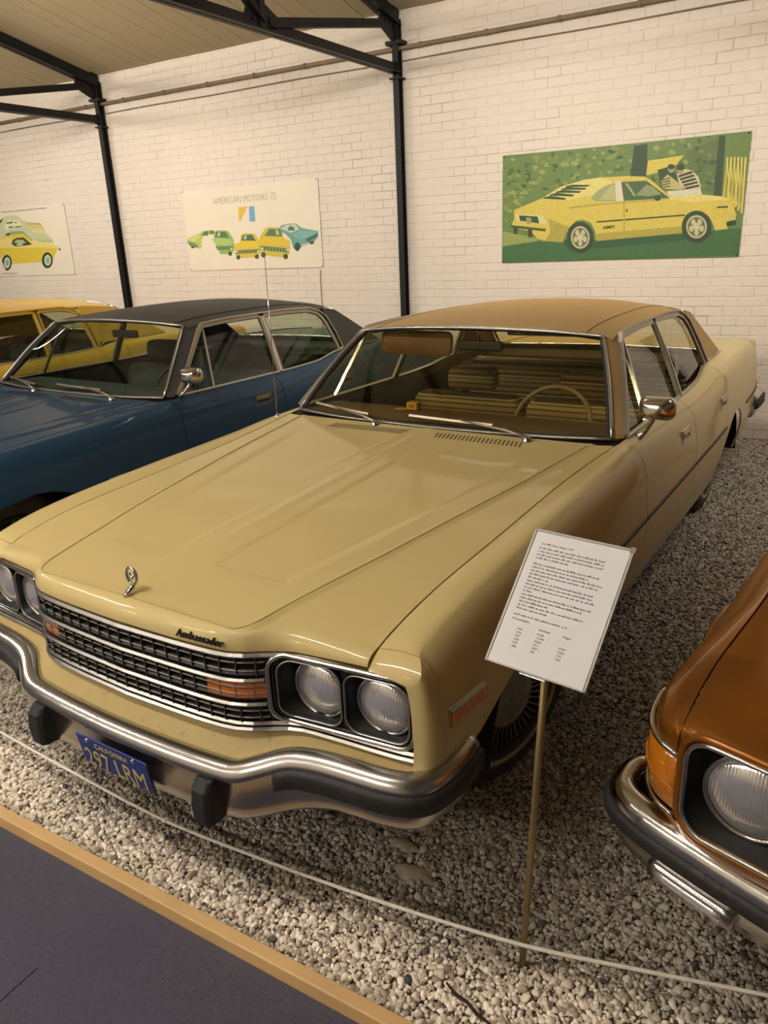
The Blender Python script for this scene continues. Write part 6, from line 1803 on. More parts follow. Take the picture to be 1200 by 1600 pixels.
((0.275, 0.369, 0.108),[0.713,0.816,0.704,0.799,0.675,0.792,0.643,0.809,0.644,0.836,0.674,0.839,0.702,0.836]),
((0.069, 0.16, 0.033),[0.118,0.801,0.097,0.784,0.078,0.784,0.057,0.796,0.062,0.816,0.078,0.825,0.105,0.812]),
((0.146, 0.256, 0.054),[0.438,0.736,0.425,0.723,0.396,0.721,0.378,0.733,0.373,0.752,0.396,0.757,0.425,0.756]),
((0.208, 0.319, 0.076),[0.733,0.655,0.726,0.65,0.717,0.649,0.708,0.654,0.711,0.66,0.717,0.664,0.729,0.661]),
((0.069, 0.16, 0.033),[1.205,0.714,1.198,0.704,1.174,0.704,1.161,0.71,1.154,0.729,1.174,0.741,1.192,0.727]),
((0.069, 0.16, 0.033),[0.109,0.813,0.104,0.806,0.092,0.809,0.084,0.812,0.082,0.819,0.093,0.822,0.107,0.82]),
((0.146, 0.256, 0.054),[1.822,0.686,1.821,0.671,1.797,0.672,1.783,0.677,1.774,0.697,1.794,0.708,1.817,0.696]),
((0.069, 0.16, 0.033),[1.624,0.867,1.611,0.861,1.599,0.856,1.582,0.867,1.585,0.878,1.599,0.885,1.611,0.88]),
((0.169, 0.265, 0.062),[0.38,0.692,0.366,0.684,0.348,0.677,0.327,0.686,0.336,0.701,0.349,0.708,0.373,0.711]),
((0.208, 0.319, 0.076),[0.925,0.8,0.92,0.784,0.902,0.785,0.885,0.797,0.878,0.809,0.898,0.821,0.921,0.809]),
((0.146, 0.256, 0.054),[1.225,0.853,1.217,0.841,1.199,0.84,1.176,0.845,1.174,0.866,1.194,0.878,1.223,0.874]),
((0.169, 0.265, 0.062),[1.649,0.622,1.64,0.605,1.616,0.608,1.595,0.616,1.595,0.632,1.616,0.642,1.639,0.637]),
((0.146, 0.256, 0.054),[1.498,0.601,1.488,0.591,1.471,0.578,1.45,0.598,1.45,0.614,1.468,0.621,1.482,0.622]),
((0.208, 0.319, 0.076),[0.73,0.725,0.731,0.712,0.704,0.708,0.669,0.721,0.678,0.737,0.702,0.75,0.722,0.738]),
((0.146, 0.256, 0.054),[1.123,0.862,1.121,0.854,1.104,0.844,1.085,0.857,1.085,0.871,1.103,0.879,1.125,0.871]),
((0.208, 0.319, 0.076),[1.075,0.76,1.07,0.749,1.054,0.744,1.039,0.758,1.039,0.771,1.053,0.78,1.075,0.774]),
((0.208, 0.319, 0.076),[1.458,0.902,1.457,0.895,1.447,0.894,1.436,0.901,1.44,0.907,1.444,0.916,1.457,0.908]),
((0.275, 0.369, 0.108),[1.667,0.677,1.654,0.669,1.642,0.664,1.628,0.673,1.629,0.687,1.638,0.689,1.652,0.692]),
((0.208, 0.319, 0.076),[1.777,0.589,1.765,0.572,1.747,0.563,1.717,0.588,1.723,0.6,1.74,0.615,1.769,0.605]),
((0.146, 0.256, 0.054),[0.978,0.74,0.97,0.723,0.953,0.72,0.931,0.735,0.929,0.752,0.949,0.76,0.973,0.749]),
((0.069, 0.16, 0.033),[0.208,0.675,0.2,0.668,0.189,0.663,0.18,0.674,0.18,0.681,0.19,0.684,0.202,0.685]),
((0.146, 0.256, 0.054),[0.41,0.838,0.401,0.827,0.388,0.827,0.38,0.836,0.373,0.847,0.387,0.854,0.401,0.849]),
((0.275, 0.369, 0.108),[0.293,0.687,0.291,0.678,0.271,0.677,0.262,0.681,0.255,0.694,0.268,0.707,0.285,0.696]),
((0.146, 0.256, 0.054),[0.513,0.63,0.509,0.621,0.498,0.619,0.488,0.626,0.487,0.635,0.498,0.644,0.512,0.639]),
((0.275, 0.369, 0.108),[1.871,0.809,1.863,0.792,1.838,0.787,1.819,0.805,1.809,0.825,1.831,0.832,1.859,0.83]),
((0.146, 0.256, 0.054),[1.301,0.637,1.298,0.628,1.285,0.624,1.271,0.634,1.276,0.644,1.285,0.647,1.296,0.648]),
((0.146, 0.256, 0.054),[1.413,0.664,1.415,0.65,1.391,0.652,1.378,0.659,1.371,0.674,1.386,0.684,1.415,0.683]),
((0.046, 0.119, 0.03),[1.095,0.83,1.079,0.819,1.059,0.813,1.037,0.827,1.045,0.84,1.058,0.859,1.087,0.847]),
((0.275, 0.369, 0.108),[1.632,0.751,1.623,0.734,1.603,0.741,1.586,0.749,1.585,0.761,1.604,0.766,1.623,0.77]),
((0.146, 0.256, 0.054),[1.862,0.626,1.855,0.617,1.832,0.61,1.815,0.624,1.819,0.639,1.829,0.643,1.849,0.645]),
((0.146, 0.256, 0.054),[1.08,0.857,1.068,0.844,1.056,0.842,1.041,0.852,1.043,0.866,1.055,0.874,1.071,0.868]),
((0.069, 0.16, 0.033),[0.457,0.62,0.452,0.613,0.436,0.607,0.425,0.618,0.419,0.626,0.436,0.631,0.455,0.632]),
((0.169, 0.265, 0.062),[1.483,0.697,1.473,0.684,1.456,0.691,1.442,0.696,1.446,0.704,1.455,0.709,1.475,0.705]),
((0.046, 0.119, 0.03),[0.235,0.661,0.231,0.648,0.21,0.651,0.197,0.66,0.191,0.671,0.208,0.681,0.225,0.676]),
((0.069, 0.16, 0.033),[0.589,0.649,0.575,0.634,0.559,0.63,0.544,0.645,0.548,0.657,0.557,0.662,0.577,0.658]),
((0.208, 0.319, 0.076),[1.377,0.722,1.377,0.707,1.359,0.71,1.339,0.718,1.344,0.733,1.356,0.742,1.369,0.737]),
((0.208, 0.319, 0.076),[1.048,0.903,1.041,0.883,1.013,0.891,0.984,0.902,0.987,0.918,1.01,0.927,1.038,0.925]),
((0.169, 0.265, 0.062),[1.519,0.641,1.509,0.625,1.494,0.629,1.485,0.639,1.479,0.65,1.491,0.657,1.506,0.652]),
((0.146, 0.256, 0.054),[0.936,0.737,0.927,0.728,0.916,0.731,0.91,0.734,0.906,0.743,0.915,0.747,0.925,0.745]),
((0.146, 0.256, 0.054),[1.863,0.624,1.865,0.615,1.844,0.614,1.829,0.619,1.832,0.633,1.846,0.638,1.862,0.636]),
((0.046, 0.119, 0.03),[0.55,0.681,0.543,0.672,0.531,0.671,0.523,0.679,0.522,0.687,0.532,0.692,0.543,0.688]),
((0.275, 0.369, 0.108),[1.53,0.832,1.515,0.818,1.489,0.813,1.469,0.828,1.465,0.846,1.489,0.861,1.506,0.848]),
((0.046, 0.119, 0.03),[1.775,0.605,1.77,0.597,1.758,0.597,1.741,0.599,1.75,0.613,1.757,0.617,1.772,0.617]),
((0.208, 0.319, 0.076),[0.696,0.708,0.696,0.698,0.678,0.693,0.667,0.705,0.664,0.719,0.677,0.726,0.695,0.715]),
((0.275, 0.369, 0.108),[0.344,0.685,0.321,0.666,0.3,0.671,0.277,0.684,0.276,0.698,0.297,0.701,0.328,0.7]),
((0.146, 0.256, 0.054),[1.085,0.887,1.074,0.882,1.068,0.877,1.055,0.887,1.055,0.895,1.067,0.898,1.079,0.893]),
((0.069, 0.16, 0.033),[0.925,0.675,0.912,0.668,0.894,0.664,0.873,0.671,0.878,0.684,0.893,0.69,0.911,0.692]),
((0.275, 0.369, 0.108),[1.724,0.61,1.718,0.602,1.706,0.602,1.698,0.608,1.695,0.617,1.703,0.624,1.718,0.62]),
((0.069, 0.16, 0.033),[0.553,0.686,0.553,0.666,0.521,0.668,0.509,0.677,0.504,0.696,0.521,0.703,0.554,0.708]),
((0.275, 0.369, 0.108),[0.622,0.815,0.608,0.797,0.574,0.801,0.54,0.811,0.552,0.833,0.573,0.844,0.601,0.83]),
((0.275, 0.369, 0.108),[1.704,0.851,1.705,0.839,1.688,0.838,1.677,0.846,1.673,0.857,1.686,0.863,1.702,0.862]),
((0.146, 0.256, 0.054),[1.358,0.736,1.351,0.724,1.339,0.728,1.322,0.735,1.329,0.744,1.337,0.752,1.349,0.744]),
((0.275, 0.369, 0.108),[0.63,0.808,0.628,0.799,0.611,0.798,0.593,0.806,0.602,0.815,0.609,0.829,0.629,0.816]),
((0.208, 0.319, 0.076),[0.727,0.881,0.731,0.859,0.704,0.866,0.674,0.876,0.689,0.893,0.703,0.9,0.722,0.901]),
((0.169, 0.265, 0.062),[0.933,0.847,0.931,0.84,0.914,0.84,0.903,0.844,0.904,0.854,0.916,0.859,0.928,0.854]),
((0.069, 0.16, 0.033),[0.09,0.781,0.082,0.763,0.063,0.764,0.04,0.777,0.045,0.795,0.064,0.799,0.086,0.8]),
((0.208, 0.319, 0.076),[1.235,0.913,1.237,0.898,1.218,0.902,1.202,0.912,1.196,0.922,1.216,0.927,1.231,0.926]),
((0.169, 0.265, 0.062),[1.552,0.735,1.553,0.726,1.538,0.723,1.523,0.734,1.529,0.742,1.535,0.745,1.548,0.746]),
((0.275, 0.369, 0.108),[1.28,0.903,1.277,0.899,1.268,0.898,1.256,0.901,1.256,0.909,1.267,0.911,1.279,0.908]),
((0.208, 0.319, 0.076),[1.881,0.659,1.87,0.651,1.854,0.648,1.845,0.657,1.843,0.671,1.851,0.676,1.866,0.672]),
((0.046, 0.119, 0.03),[0.078,0.692,0.072,0.684,0.057,0.679,0.044,0.691,0.048,0.699,0.057,0.711,0.075,0.704]),
((0.275, 0.369, 0.108),[0.939,0.876,0.934,0.866,0.918,0.864,0.909,0.87,0.908,0.887,0.916,0.896,0.933,0.892]),
((0.208, 0.319, 0.076),[0.939,0.675,0.923,0.658,0.906,0.663,0.886,0.669,0.892,0.685,0.902,0.697,0.924,0.695]),
((0.169, 0.265, 0.062),[1.112,0.884,1.09,0.865,1.072,0.86,1.041,0.881,1.051,0.896,1.065,0.912,1.092,0.898]),
((0.069, 0.16, 0.033),[1.872,0.596,1.857,0.577,1.835,0.572,1.824,0.588,1.814,0.607,1.835,0.618,1.85,0.616]),
((0.169, 0.265, 0.062),[0.466,0.804,0.452,0.799,0.441,0.799,0.433,0.802,0.43,0.811,0.441,0.821,0.457,0.813]),
((0.169, 0.265, 0.062),[0.045,0.62,0.044,0.609,0.031,0.607,0.025,0.615,0.026,0.625,0.033,0.629,0.041,0.629]),
((0.146, 0.256, 0.054),[1.783,0.819,1.779,0.805,1.758,0.807,1.744,0.815,1.741,0.832,1.755,0.842,1.77,0.836]),
((0.208, 0.319, 0.076),[0.623,0.834,0.619,0.827,0.599,0.819,0.584,0.832,0.584,0.843,0.6,0.848,0.613,0.842]),
((0.046, 0.119, 0.03),[0.178,0.79,0.175,0.775,0.155,0.776,0.145,0.785,0.138,0.797,0.157,0.812,0.173,0.804]),
((0.169, 0.265, 0.062),[0.437,0.752,0.428,0.741,0.417,0.743,0.402,0.751,0.407,0.757,0.416,0.761,0.431,0.762]),
((0.046, 0.119, 0.03),[1.402,0.566,1.404,0.554,1.376,0.546,1.368,0.562,1.36,0.58,1.376,0.586,1.402,0.579]),
((0.169, 0.265, 0.062),[0.473,0.637,0.472,0.632,0.461,0.626,0.447,0.634,0.45,0.643,0.46,0.645,0.473,0.646]),
((0.169, 0.265, 0.062),[0.781,0.672,0.763,0.653,0.742,0.656,0.732,0.667,0.726,0.684,0.741,0.694,0.773,0.683]),
((0.169, 0.265, 0.062),[0.672,0.677,0.666,0.661,0.648,0.657,0.626,0.672,0.637,0.688,0.647,0.703,0.674,0.69]),
((0.146, 0.256, 0.054),[0.287,0.604,0.275,0.586,0.246,0.578,0.218,0.601,0.217,0.616,0.244,0.632,0.281,0.63]),
((0.046, 0.119, 0.03),[1.861,0.669,1.853,0.657,1.836,0.655,1.818,0.664,1.819,0.68,1.836,0.682,1.849,0.679]),
((0.146, 0.256, 0.054),[0.695,0.851,0.688,0.842,0.678,0.842,0.673,0.847,0.666,0.856,0.677,0.863,0.688,0.859]),
((0.046, 0.119, 0.03),[1.373,0.707,1.365,0.701,1.351,0.694,1.343,0.705,1.339,0.717,1.349,0.718,1.363,0.721]),
((0.275, 0.369, 0.108),[0.826,0.731,0.825,0.722,0.805,0.717,0.796,0.728,0.793,0.739,0.804,0.752,0.818,0.741]),
((0.208, 0.319, 0.076),[1.745,0.617,1.74,0.608,1.726,0.604,1.718,0.615,1.711,0.625,1.725,0.627,1.736,0.624]),
((0.275, 0.369, 0.108),[0.806,0.782,0.804,0.775,0.785,0.771,0.778,0.78,0.766,0.794,0.786,0.796,0.807,0.79]),
((0.046, 0.119, 0.03),[1.213,0.708,1.203,0.69,1.186,0.686,1.168,0.706,1.165,0.719,1.184,0.726,1.208,0.721]),
((0.275, 0.369, 0.108),[1.691,0.567,1.679,0.552,1.66,0.554,1.643,0.56,1.636,0.577,1.659,0.589,1.678,0.586]),
((0.046, 0.119, 0.03),[0.508,0.775,0.507,0.764,0.489,0.766,0.476,0.771,0.479,0.783,0.488,0.787,0.5,0.789]),
((0.208, 0.319, 0.076),[0.833,0.789,0.822,0.781,0.796,0.771,0.773,0.788,0.774,0.801,0.796,0.81,0.817,0.805]),
((0.069, 0.16, 0.033),[1.236,0.728,1.222,0.715,1.201,0.718,1.18,0.726,1.189,0.738,1.202,0.75,1.223,0.742]),
((0.046, 0.119, 0.03),[1.058,0.737,1.052,0.732,1.04,0.73,1.027,0.737,1.027,0.745,1.038,0.748,1.049,0.745]),
((0.275, 0.369, 0.108),[1.396,0.88,1.395,0.858,1.363,0.857,1.336,0.873,1.35,0.896,1.36,0.896,1.383,0.896]),
((0.208, 0.319, 0.076),[0.693,0.695,0.682,0.683,0.663,0.679,0.641,0.694,0.642,0.704,0.663,0.713,0.679,0.706]),
((0.275, 0.369, 0.108),[1.219,0.894,1.219,0.887,1.205,0.883,1.196,0.893,1.199,0.899,1.203,0.904,1.218,0.902]),
((0.069, 0.16, 0.033),[1.716,0.902,1.72,0.884,1.698,0.881,1.685,0.9,1.681,0.915,1.692,0.922,1.717,0.911]),
((0.046, 0.119, 0.03),[1.543,0.586,1.54,0.581,1.529,0.576,1.524,0.583,1.521,0.59,1.528,0.597,1.535,0.596]),
((0.169, 0.265, 0.062),[0.968,0.908,0.965,0.9,0.951,0.894,0.94,0.904,0.934,0.916,0.949,0.923,0.966,0.921]),
((0.146, 0.256, 0.054),[0.471,0.833,0.47,0.827,0.457,0.822,0.45,0.831,0.448,0.84,0.457,0.846,0.469,0.84]),
((0.208, 0.319, 0.076),[0.385,0.71,0.38,0.698,0.352,0.692,0.324,0.703,0.342,0.722,0.353,0.738,0.382,0.729]),
((0.275, 0.369, 0.108),[0.73,0.844,0.72,0.832,0.699,0.833,0.69,0.843,0.684,0.853,0.699,0.864,0.712,0.852]),
((0.275, 0.369, 0.108),[0.986,0.831,0.977,0.825,0.964,0.824,0.956,0.83,0.954,0.839,0.965,0.842,0.975,0.841]),
((0.208, 0.319, 0.076),[0.883,0.619,0.874,0.61,0.849,0.597,0.829,0.611,0.821,0.633,0.846,0.642,0.867,0.634]),
((0.169, 0.265, 0.062),[0.679,0.64,0.673,0.629,0.645,0.623,0.633,0.635,0.623,0.651,0.647,0.655,0.663,0.658]),
((0.317, 0.39, 0.096),[0.205,0.349,0.197,0.339,0.179,0.337,0.165,0.345,0.165,0.356,0.179,0.362,0.197,0.359]),
((0.237, 0.338, 0.086),[0.075,0.481,0.064,0.466,0.036,0.463,0.014,0.475,0.014,0.492,0.036,0.502,0.063,0.497]),
((0.317, 0.39, 0.096),[0.248,0.611,0.237,0.597,0.213,0.596,0.193,0.607,0.192,0.622,0.212,0.631,0.237,0.626]),
((0.237, 0.338, 0.086),[0.147,0.537,0.138,0.527,0.119,0.525,0.103,0.534,0.103,0.546,0.118,0.553,0.138,0.549]),
((0.169, 0.273, 0.058),[0.098,0.481,0.09,0.471,0.072,0.47,0.058,0.477,0.058,0.489,0.072,0.495,0.09,0.491]),
((0.237, 0.338, 0.086),[0.1,0.615,0.09,0.602,0.067,0.601,0.048,0.611,0.048,0.625,0.066,0.633,0.089,0.628]),
((0.317, 0.39, 0.096),[0.183,0.523,0.171,0.509,0.145,0.507,0.124,0.519,0.124,0.535,0.145,0.544,0.171,0.539]),
((0.317, 0.39, 0.096),[0.187,0.409,0.176,0.394,0.149,0.392,0.128,0.403,0.128,0.42,0.149,0.429,0.175,0.424]),
((0.169, 0.273, 0.058),[0.103,0.531,0.094,0.521,0.075,0.52,0.06,0.528,0.06,0.54,0.075,0.546,0.094,0.543]),
((0.237, 0.338, 0.086),[0.05,0.505,0.043,0.496,0.028,0.495,0.016,0.502,0.016,0.511,0.028,0.516,0.043,0.513]),
((0.317, 0.39, 0.096),[0.144,0.615,0.132,0.6,0.105,0.598,0.083,0.61,0.083,0.627,0.104,0.637,0.131,0.631]),
((0.169, 0.273, 0.058),[0.176,0.622,0.167,0.61,0.145,0.609,0.127,0.618,0.127,0.632,0.144,0.64,0.166,0.635]),
((0.237, 0.338, 0.086),[0.079,0.586,0.069,0.574,0.047,0.572,0.029,0.582,0.029,0.596,0.047,0.604,0.069,0.599]),
((0.237, 0.338, 0.086),[0.061,0.377,0.055,0.369,0.041,0.368,0.029,0.374,0.029,0.383,0.04,0.388,0.055,0.385]),
((0.237, 0.338, 0.086),[0.197,0.5,0.192,0.492,0.178,0.491,0.167,0.497,0.167,0.506,0.177,0.51,0.191,0.508]),
((0.169, 0.273, 0.058),[0.075,0.519,0.066,0.508,0.045,0.506,0.027,0.516,0.027,0.529,0.044,0.536,0.066,0.532]),
((0.237, 0.338, 0.086),[0.214,0.569,0.204,0.557,0.183,0.555,0.165,0.565,0.165,0.579,0.182,0.586,0.204,0.582]),
((0.237, 0.338, 0.086),[0.054,0.599,0.046,0.59,0.028,0.588,0.014,0.596,0.014,0.607,0.028,0.613,0.046,0.61]),
((0.317, 0.39, 0.096),[0.244,0.404,0.235,0.393,0.215,0.391,0.198,0.4,0.197,0.413,0.214,0.421,0.235,0.417]),
((0.237, 0.338, 0.086),[0.086,0.605,0.075,0.591,0.049,0.589,0.029,0.601,0.029,0.617,0.049,0.625,0.074,0.62]),
((0.317, 0.39, 0.096),[0.073,0.468,0.067,0.461,0.055,0.46,0.045,0.466,0.045,0.473,0.055,0.478,0.067,0.475]),
((0.169, 0.273, 0.058),[0.194,0.421,0.184,0.408,0.159,0.406,0.14,0.416,0.139,0.432,0.159,0.44,0.183,0.436]),
((0.237, 0.338, 0.086),[0.142,0.474,0.137,0.467,0.124,0.466,0.113,0.472,0.113,0.48,0.123,0.484,0.137,0.482]),
((0.169, 0.273, 0.058),[0.164,0.375,0.155,0.363,0.133,0.361,0.115,0.371,0.115,0.385,0.132,0.393,0.154,0.388]),
((0.317, 0.39, 0.096),[0.136,0.351,0.13,0.344,0.117,0.342,0.106,0.348,0.106,0.357,0.116,0.362,0.13,0.359]),
((0.317, 0.39, 0.096),[0.199,0.605,0.194,0.599,0.181,0.598,0.171,0.603,0.171,0.611,0.181,0.615,0.194,0.613]),
((0.169, 0.273, 0.058),[0.206,0.538,0.195,0.524,0.169,0.521,0.148,0.533,0.148,0.549,0.168,0.558,0.194,0.553]),
((0.317, 0.39, 0.096),[0.239,0.421,0.233,0.413,0.219,0.412,0.207,0.418,0.207,0.427,0.218,0.433,0.233,0.43]),
((0.169, 0.273, 0.058),[0.161,0.432,0.152,0.42,0.13,0.418,0.113,0.428,0.112,0.442,0.13,0.449,0.151,0.445]),
((0.169, 0.273, 0.058),[0.222,0.558,0.216,0.55,0.201,0.549,0.189,0.555,0.189,0.565,0.201,0.57,0.216,0.567]),
((0.237, 0.338, 0.086),[0.163,0.547,0.152,0.534,0.128,0.532,0.109,0.542,0.109,0.557,0.128,0.566,0.152,0.561]),
((0.317, 0.39, 0.096),[0.157,0.531,0.149,0.521,0.13,0.52,0.115,0.528,0.115,0.54,0.13,0.546,0.148,0.542]),
((0.237, 0.338, 0.086),[0.232,0.62,0.223,0.61,0.205,0.609,0.19,0.617,0.189,0.629,0.204,0.635,0.223,0.632]),
((0.237, 0.338, 0.086),[0.141,0.438,0.134,0.429,0.118,0.428,0.105,0.435,0.105,0.445,0.118,0.45,0.134,0.447]),
((0.169, 0.273, 0.058),[0.095,0.483,0.085,0.471,0.064,0.47,0.047,0.479,0.047,0.492,0.064,0.5,0.085,0.496]),
((0.169, 0.273, 0.058),[0.088,0.591,0.08,0.581,0.062,0.579,0.047,0.587,0.047,0.599,0.061,0.605,0.08,0.601]),
((0.317, 0.39, 0.096),[0.136,0.585,0.13,0.578,0.118,0.577,0.108,0.583,0.108,0.59,0.118,0.595,0.13,0.592]),
((0.169, 0.273, 0.058),[0.123,0.465,0.116,0.457,0.1,0.455,0.088,0.462,0.087,0.472,0.1,0.478,0.116,0.474]),
((0.317, 0.39, 0.096),[0.119,0.618,0.112,0.61,0.096,0.608,0.083,0.616,0.083,0.626,0.096,0.631,0.112,0.628]),
((0.317, 0.39, 0.096),[0.102,0.456,0.093,0.445,0.073,0.444,0.056,0.452,0.056,0.465,0.072,0.472,0.093,0.468]),
((0.275, 0.379, 0.096),[0.008,0.284,0.353,0.213,0.354,0.172,0.007,0.15]),
((0.046, 0.154, 0.05),[0.005,0.15,0.353,0.185,1.1,0.131,1.615,0.181,1.946,0.221,2.079,0.222,2.089,0.011,0.007,0.0]),
((0.027, 0.103, 0.036),[0.353,0.204,0.598,0.164,0.66,0.088,0.913,0.102,1.619,0.139,1.868,0.18,1.883,0.204,0.9,0.174]),
((0.029, 0.072, 0.025),[1.183,0.914,1.292,0.915,1.301,0.666,1.168,0.676]),
((0.106, 0.18, 0.054),[1.604,0.831,1.848,0.911,1.889,0.482,1.753,0.539,1.641,0.684]),
((0.163, 0.248, 0.081),[1.744,0.819,1.738,0.806,1.722,0.805,1.708,0.815,1.707,0.829,1.719,0.837,1.736,0.832]),
((0.072, 0.136, 0.04),[1.866,0.732,1.86,0.722,1.847,0.721,1.834,0.729,1.833,0.741,1.844,0.747,1.858,0.743]),
((0.072, 0.136, 0.04),[1.699,0.602,1.692,0.594,1.675,0.594,1.66,0.6,1.659,0.609,1.673,0.614,1.691,0.611]),
((0.055, 0.108, 0.033),[1.75,0.561,1.74,0.549,1.717,0.548,1.697,0.558,1.695,0.572,1.714,0.579,1.738,0.574]),
((0.072, 0.136, 0.04),[1.744,0.609,1.739,0.599,1.726,0.597,1.714,0.605,1.713,0.617,1.723,0.623,1.737,0.619]),
((0.072, 0.136, 0.04),[1.836,0.728,1.826,0.715,1.803,0.714,1.784,0.725,1.783,0.739,1.8,0.747,1.824,0.742]),
((0.072, 0.136, 0.04),[1.72,0.666,1.71,0.656,1.685,0.655,1.664,0.664,1.663,0.677,1.682,0.684,1.708,0.679]),
((0.072, 0.136, 0.04),[1.76,0.703,1.75,0.693,1.726,0.692,1.706,0.701,1.705,0.713,1.723,0.719,1.748,0.714]),
((0.072, 0.136, 0.04),[1.745,0.677,1.738,0.669,1.721,0.668,1.706,0.675,1.705,0.686,1.718,0.691,1.736,0.687]),
((0.163, 0.248, 0.081),[1.69,0.573,1.681,0.565,1.661,0.564,1.645,0.571,1.644,0.581,1.66,0.585,1.68,0.582]),
((0.072, 0.136, 0.04),[1.73,0.767,1.726,0.756,1.714,0.755,1.704,0.763,1.703,0.775,1.712,0.781,1.724,0.778]),
((0.055, 0.108, 0.033),[1.707,0.846,1.701,0.833,1.684,0.831,1.669,0.842,1.667,0.857,1.681,0.865,1.698,0.86]),
((0.163, 0.248, 0.081),[1.82,0.652,1.814,0.639,1.796,0.637,1.781,0.647,1.78,0.662,1.793,0.67,1.811,0.666]),
((0.072, 0.136, 0.04),[1.862,0.737,1.853,0.73,1.832,0.729,1.814,0.736,1.813,0.745,1.83,0.749,1.852,0.745]),
((0.055, 0.108, 0.033),[1.714,0.591,1.709,0.579,1.696,0.576,1.684,0.586,1.683,0.6,1.693,0.609,1.707,0.604]),
((0.163, 0.248, 0.081),[1.808,0.786,1.802,0.774,1.787,0.772,1.773,0.782,1.771,0.797,1.784,0.805,1.8,0.8]),
((0.055, 0.108, 0.033),[1.844,0.732,1.834,0.723,1.811,0.722,1.792,0.73,1.791,0.741,1.809,0.747,1.832,0.742]),
((0.072, 0.136, 0.04),[1.818,0.58,1.809,0.571,1.789,0.57,1.772,0.578,1.77,0.59,1.787,0.595,1.808,0.591]),
((0.055, 0.108, 0.033),[1.842,0.578,1.834,0.568,1.812,0.567,1.794,0.576,1.793,0.587,1.81,0.593,1.832,0.589]),
((0.163, 0.248, 0.081),[1.785,0.556,1.779,0.543,1.761,0.54,1.746,0.551,1.744,0.566,1.758,0.575,1.776,0.57]),
((0.055, 0.108, 0.033),[1.776,0.737,1.77,0.725,1.755,0.723,1.742,0.733,1.74,0.747,1.752,0.756,1.768,0.751]),
((0.072, 0.136, 0.04),[1.757,0.537,1.748,0.529,1.727,0.528,1.71,0.535,1.709,0.545,1.725,0.551,1.747,0.547]),
((0.072, 0.136, 0.04),[1.67,0.598,1.666,0.586,1.653,0.584,1.642,0.593,1.641,0.607,1.651,0.614,1.664,0.61]),
((0.072, 0.136, 0.04),[1.728,0.748,1.718,0.736,1.695,0.735,1.675,0.746,1.674,0.76,1.692,0.767,1.716,0.762]),
((0.163, 0.248, 0.081),[1.851,0.587,1.845,0.579,1.83,0.578,1.816,0.585,1.815,0.595,1.828,0.6,1.843,0.597]),
((0.072, 0.136, 0.04),[1.7,0.553,1.691,0.544,1.67,0.543,1.652,0.551,1.651,0.562,1.668,0.567,1.689,0.563]),
((0.031, 0.08, 0.028),[1.847,0.926,1.895,0.922,1.907,0.464,1.849,0.476]),
((0.607, 0.571, 0.096),[1.307,0.787,1.59,0.804,1.54,0.739,1.395,0.689,1.297,0.676]),
((0.023, 0.076, 0.025),[1.388,0.709,1.486,0.729,1.552,0.651,1.619,0.548,1.431,0.552]),
((0.465, 0.482, 0.184),[1.426,0.624,1.474,0.669,1.546,0.615,1.605,0.562,1.6,0.539,1.439,0.56]),
((0.031, 0.053, 0.016),[1.432,0.63,1.493,0.645,1.497,0.637,1.433,0.622]),
((0.031, 0.053, 0.016),[1.434,0.612,1.494,0.624,1.499,0.615,1.434,0.603]),
((0.031, 0.053, 0.016),[1.435,0.593,1.496,0.602,1.5,0.594,1.436,0.585]),
((0.031, 0.053, 0.016),[1.436,0.575,1.498,0.581,1.502,0.572,1.437,0.567]),
((0.317, 0.338, 0.126),[1.524,0.705,1.523,0.694,1.518,0.685,1.51,0.679,1.501,0.677,1.491,0.68,1.482,0.687,1.475,0.697,1.473,0.709,1.474,0.72,1.478,0.729,1.486,0.735,1.496,0.736,1.506,0.733,1.515,0.726,1.521,0.716]),
((0.031, 0.053, 0.016),[1.526,0.724,1.524,0.717,1.518,0.711,1.509,0.707,1.498,0.707,1.487,0.709,1.477,0.714,1.47,0.721,1.468,0.729,1.469,0.736,1.475,0.742,1.484,0.745,1.495,0.746,1.506,0.744,1.516,0.739,1.523,0.732]),
((0.557, 0.585, 0.351),[1.546,0.664,1.61,0.698,1.666,0.684,1.72,0.63,1.745,0.556,1.738,0.527,1.623,0.538,1.568,0.597]),
((0.031, 0.053, 0.016),[1.557,0.654,1.658,0.681,1.679,0.665,1.565,0.637]),
((0.031, 0.053, 0.016),[1.572,0.63,1.675,0.654,1.693,0.639,1.58,0.613]),
((0.031, 0.053, 0.016),[1.587,0.606,1.692,0.627,1.707,0.612,1.596,0.589]),
((0.031, 0.053, 0.016),[1.603,0.582,1.71,0.6,1.721,0.585,1.611,0.565]),
((0.031, 0.053, 0.016),[1.618,0.558,1.727,0.573,1.735,0.558,1.626,0.541]),
((0.317, 0.338, 0.126),[1.599,0.689,1.598,0.679,1.593,0.67,1.586,0.665,1.576,0.663,1.566,0.666,1.557,0.673,1.551,0.682,1.548,0.693,1.549,0.704,1.554,0.712,1.562,0.717,1.571,0.719,1.581,0.716,1.59,0.709,1.596,0.7]),
((0.031, 0.053, 0.016),[1.604,0.713,1.602,0.704,1.596,0.698,1.586,0.694,1.574,0.693,1.561,0.695,1.55,0.701,1.543,0.709,1.54,0.718,1.541,0.727,1.548,0.733,1.558,0.737,1.57,0.738,1.582,0.736,1.593,0.73,1.601,0.722]),
((0.62, 0.67, 0.553),[1.474,0.538,1.745,0.54,1.757,0.49,1.497,0.5]),
((0.465, 0.47, 0.096),[1.92,0.762,1.935,0.763,1.94,0.454,1.917,0.456]),
((0.686, 0.685, 0.218),[1.92,0.762,1.926,0.764,1.981,0.428,1.971,0.428]),
((0.607, 0.571, 0.096),[1.947,0.759,1.962,0.761,1.97,0.43,1.947,0.431]),
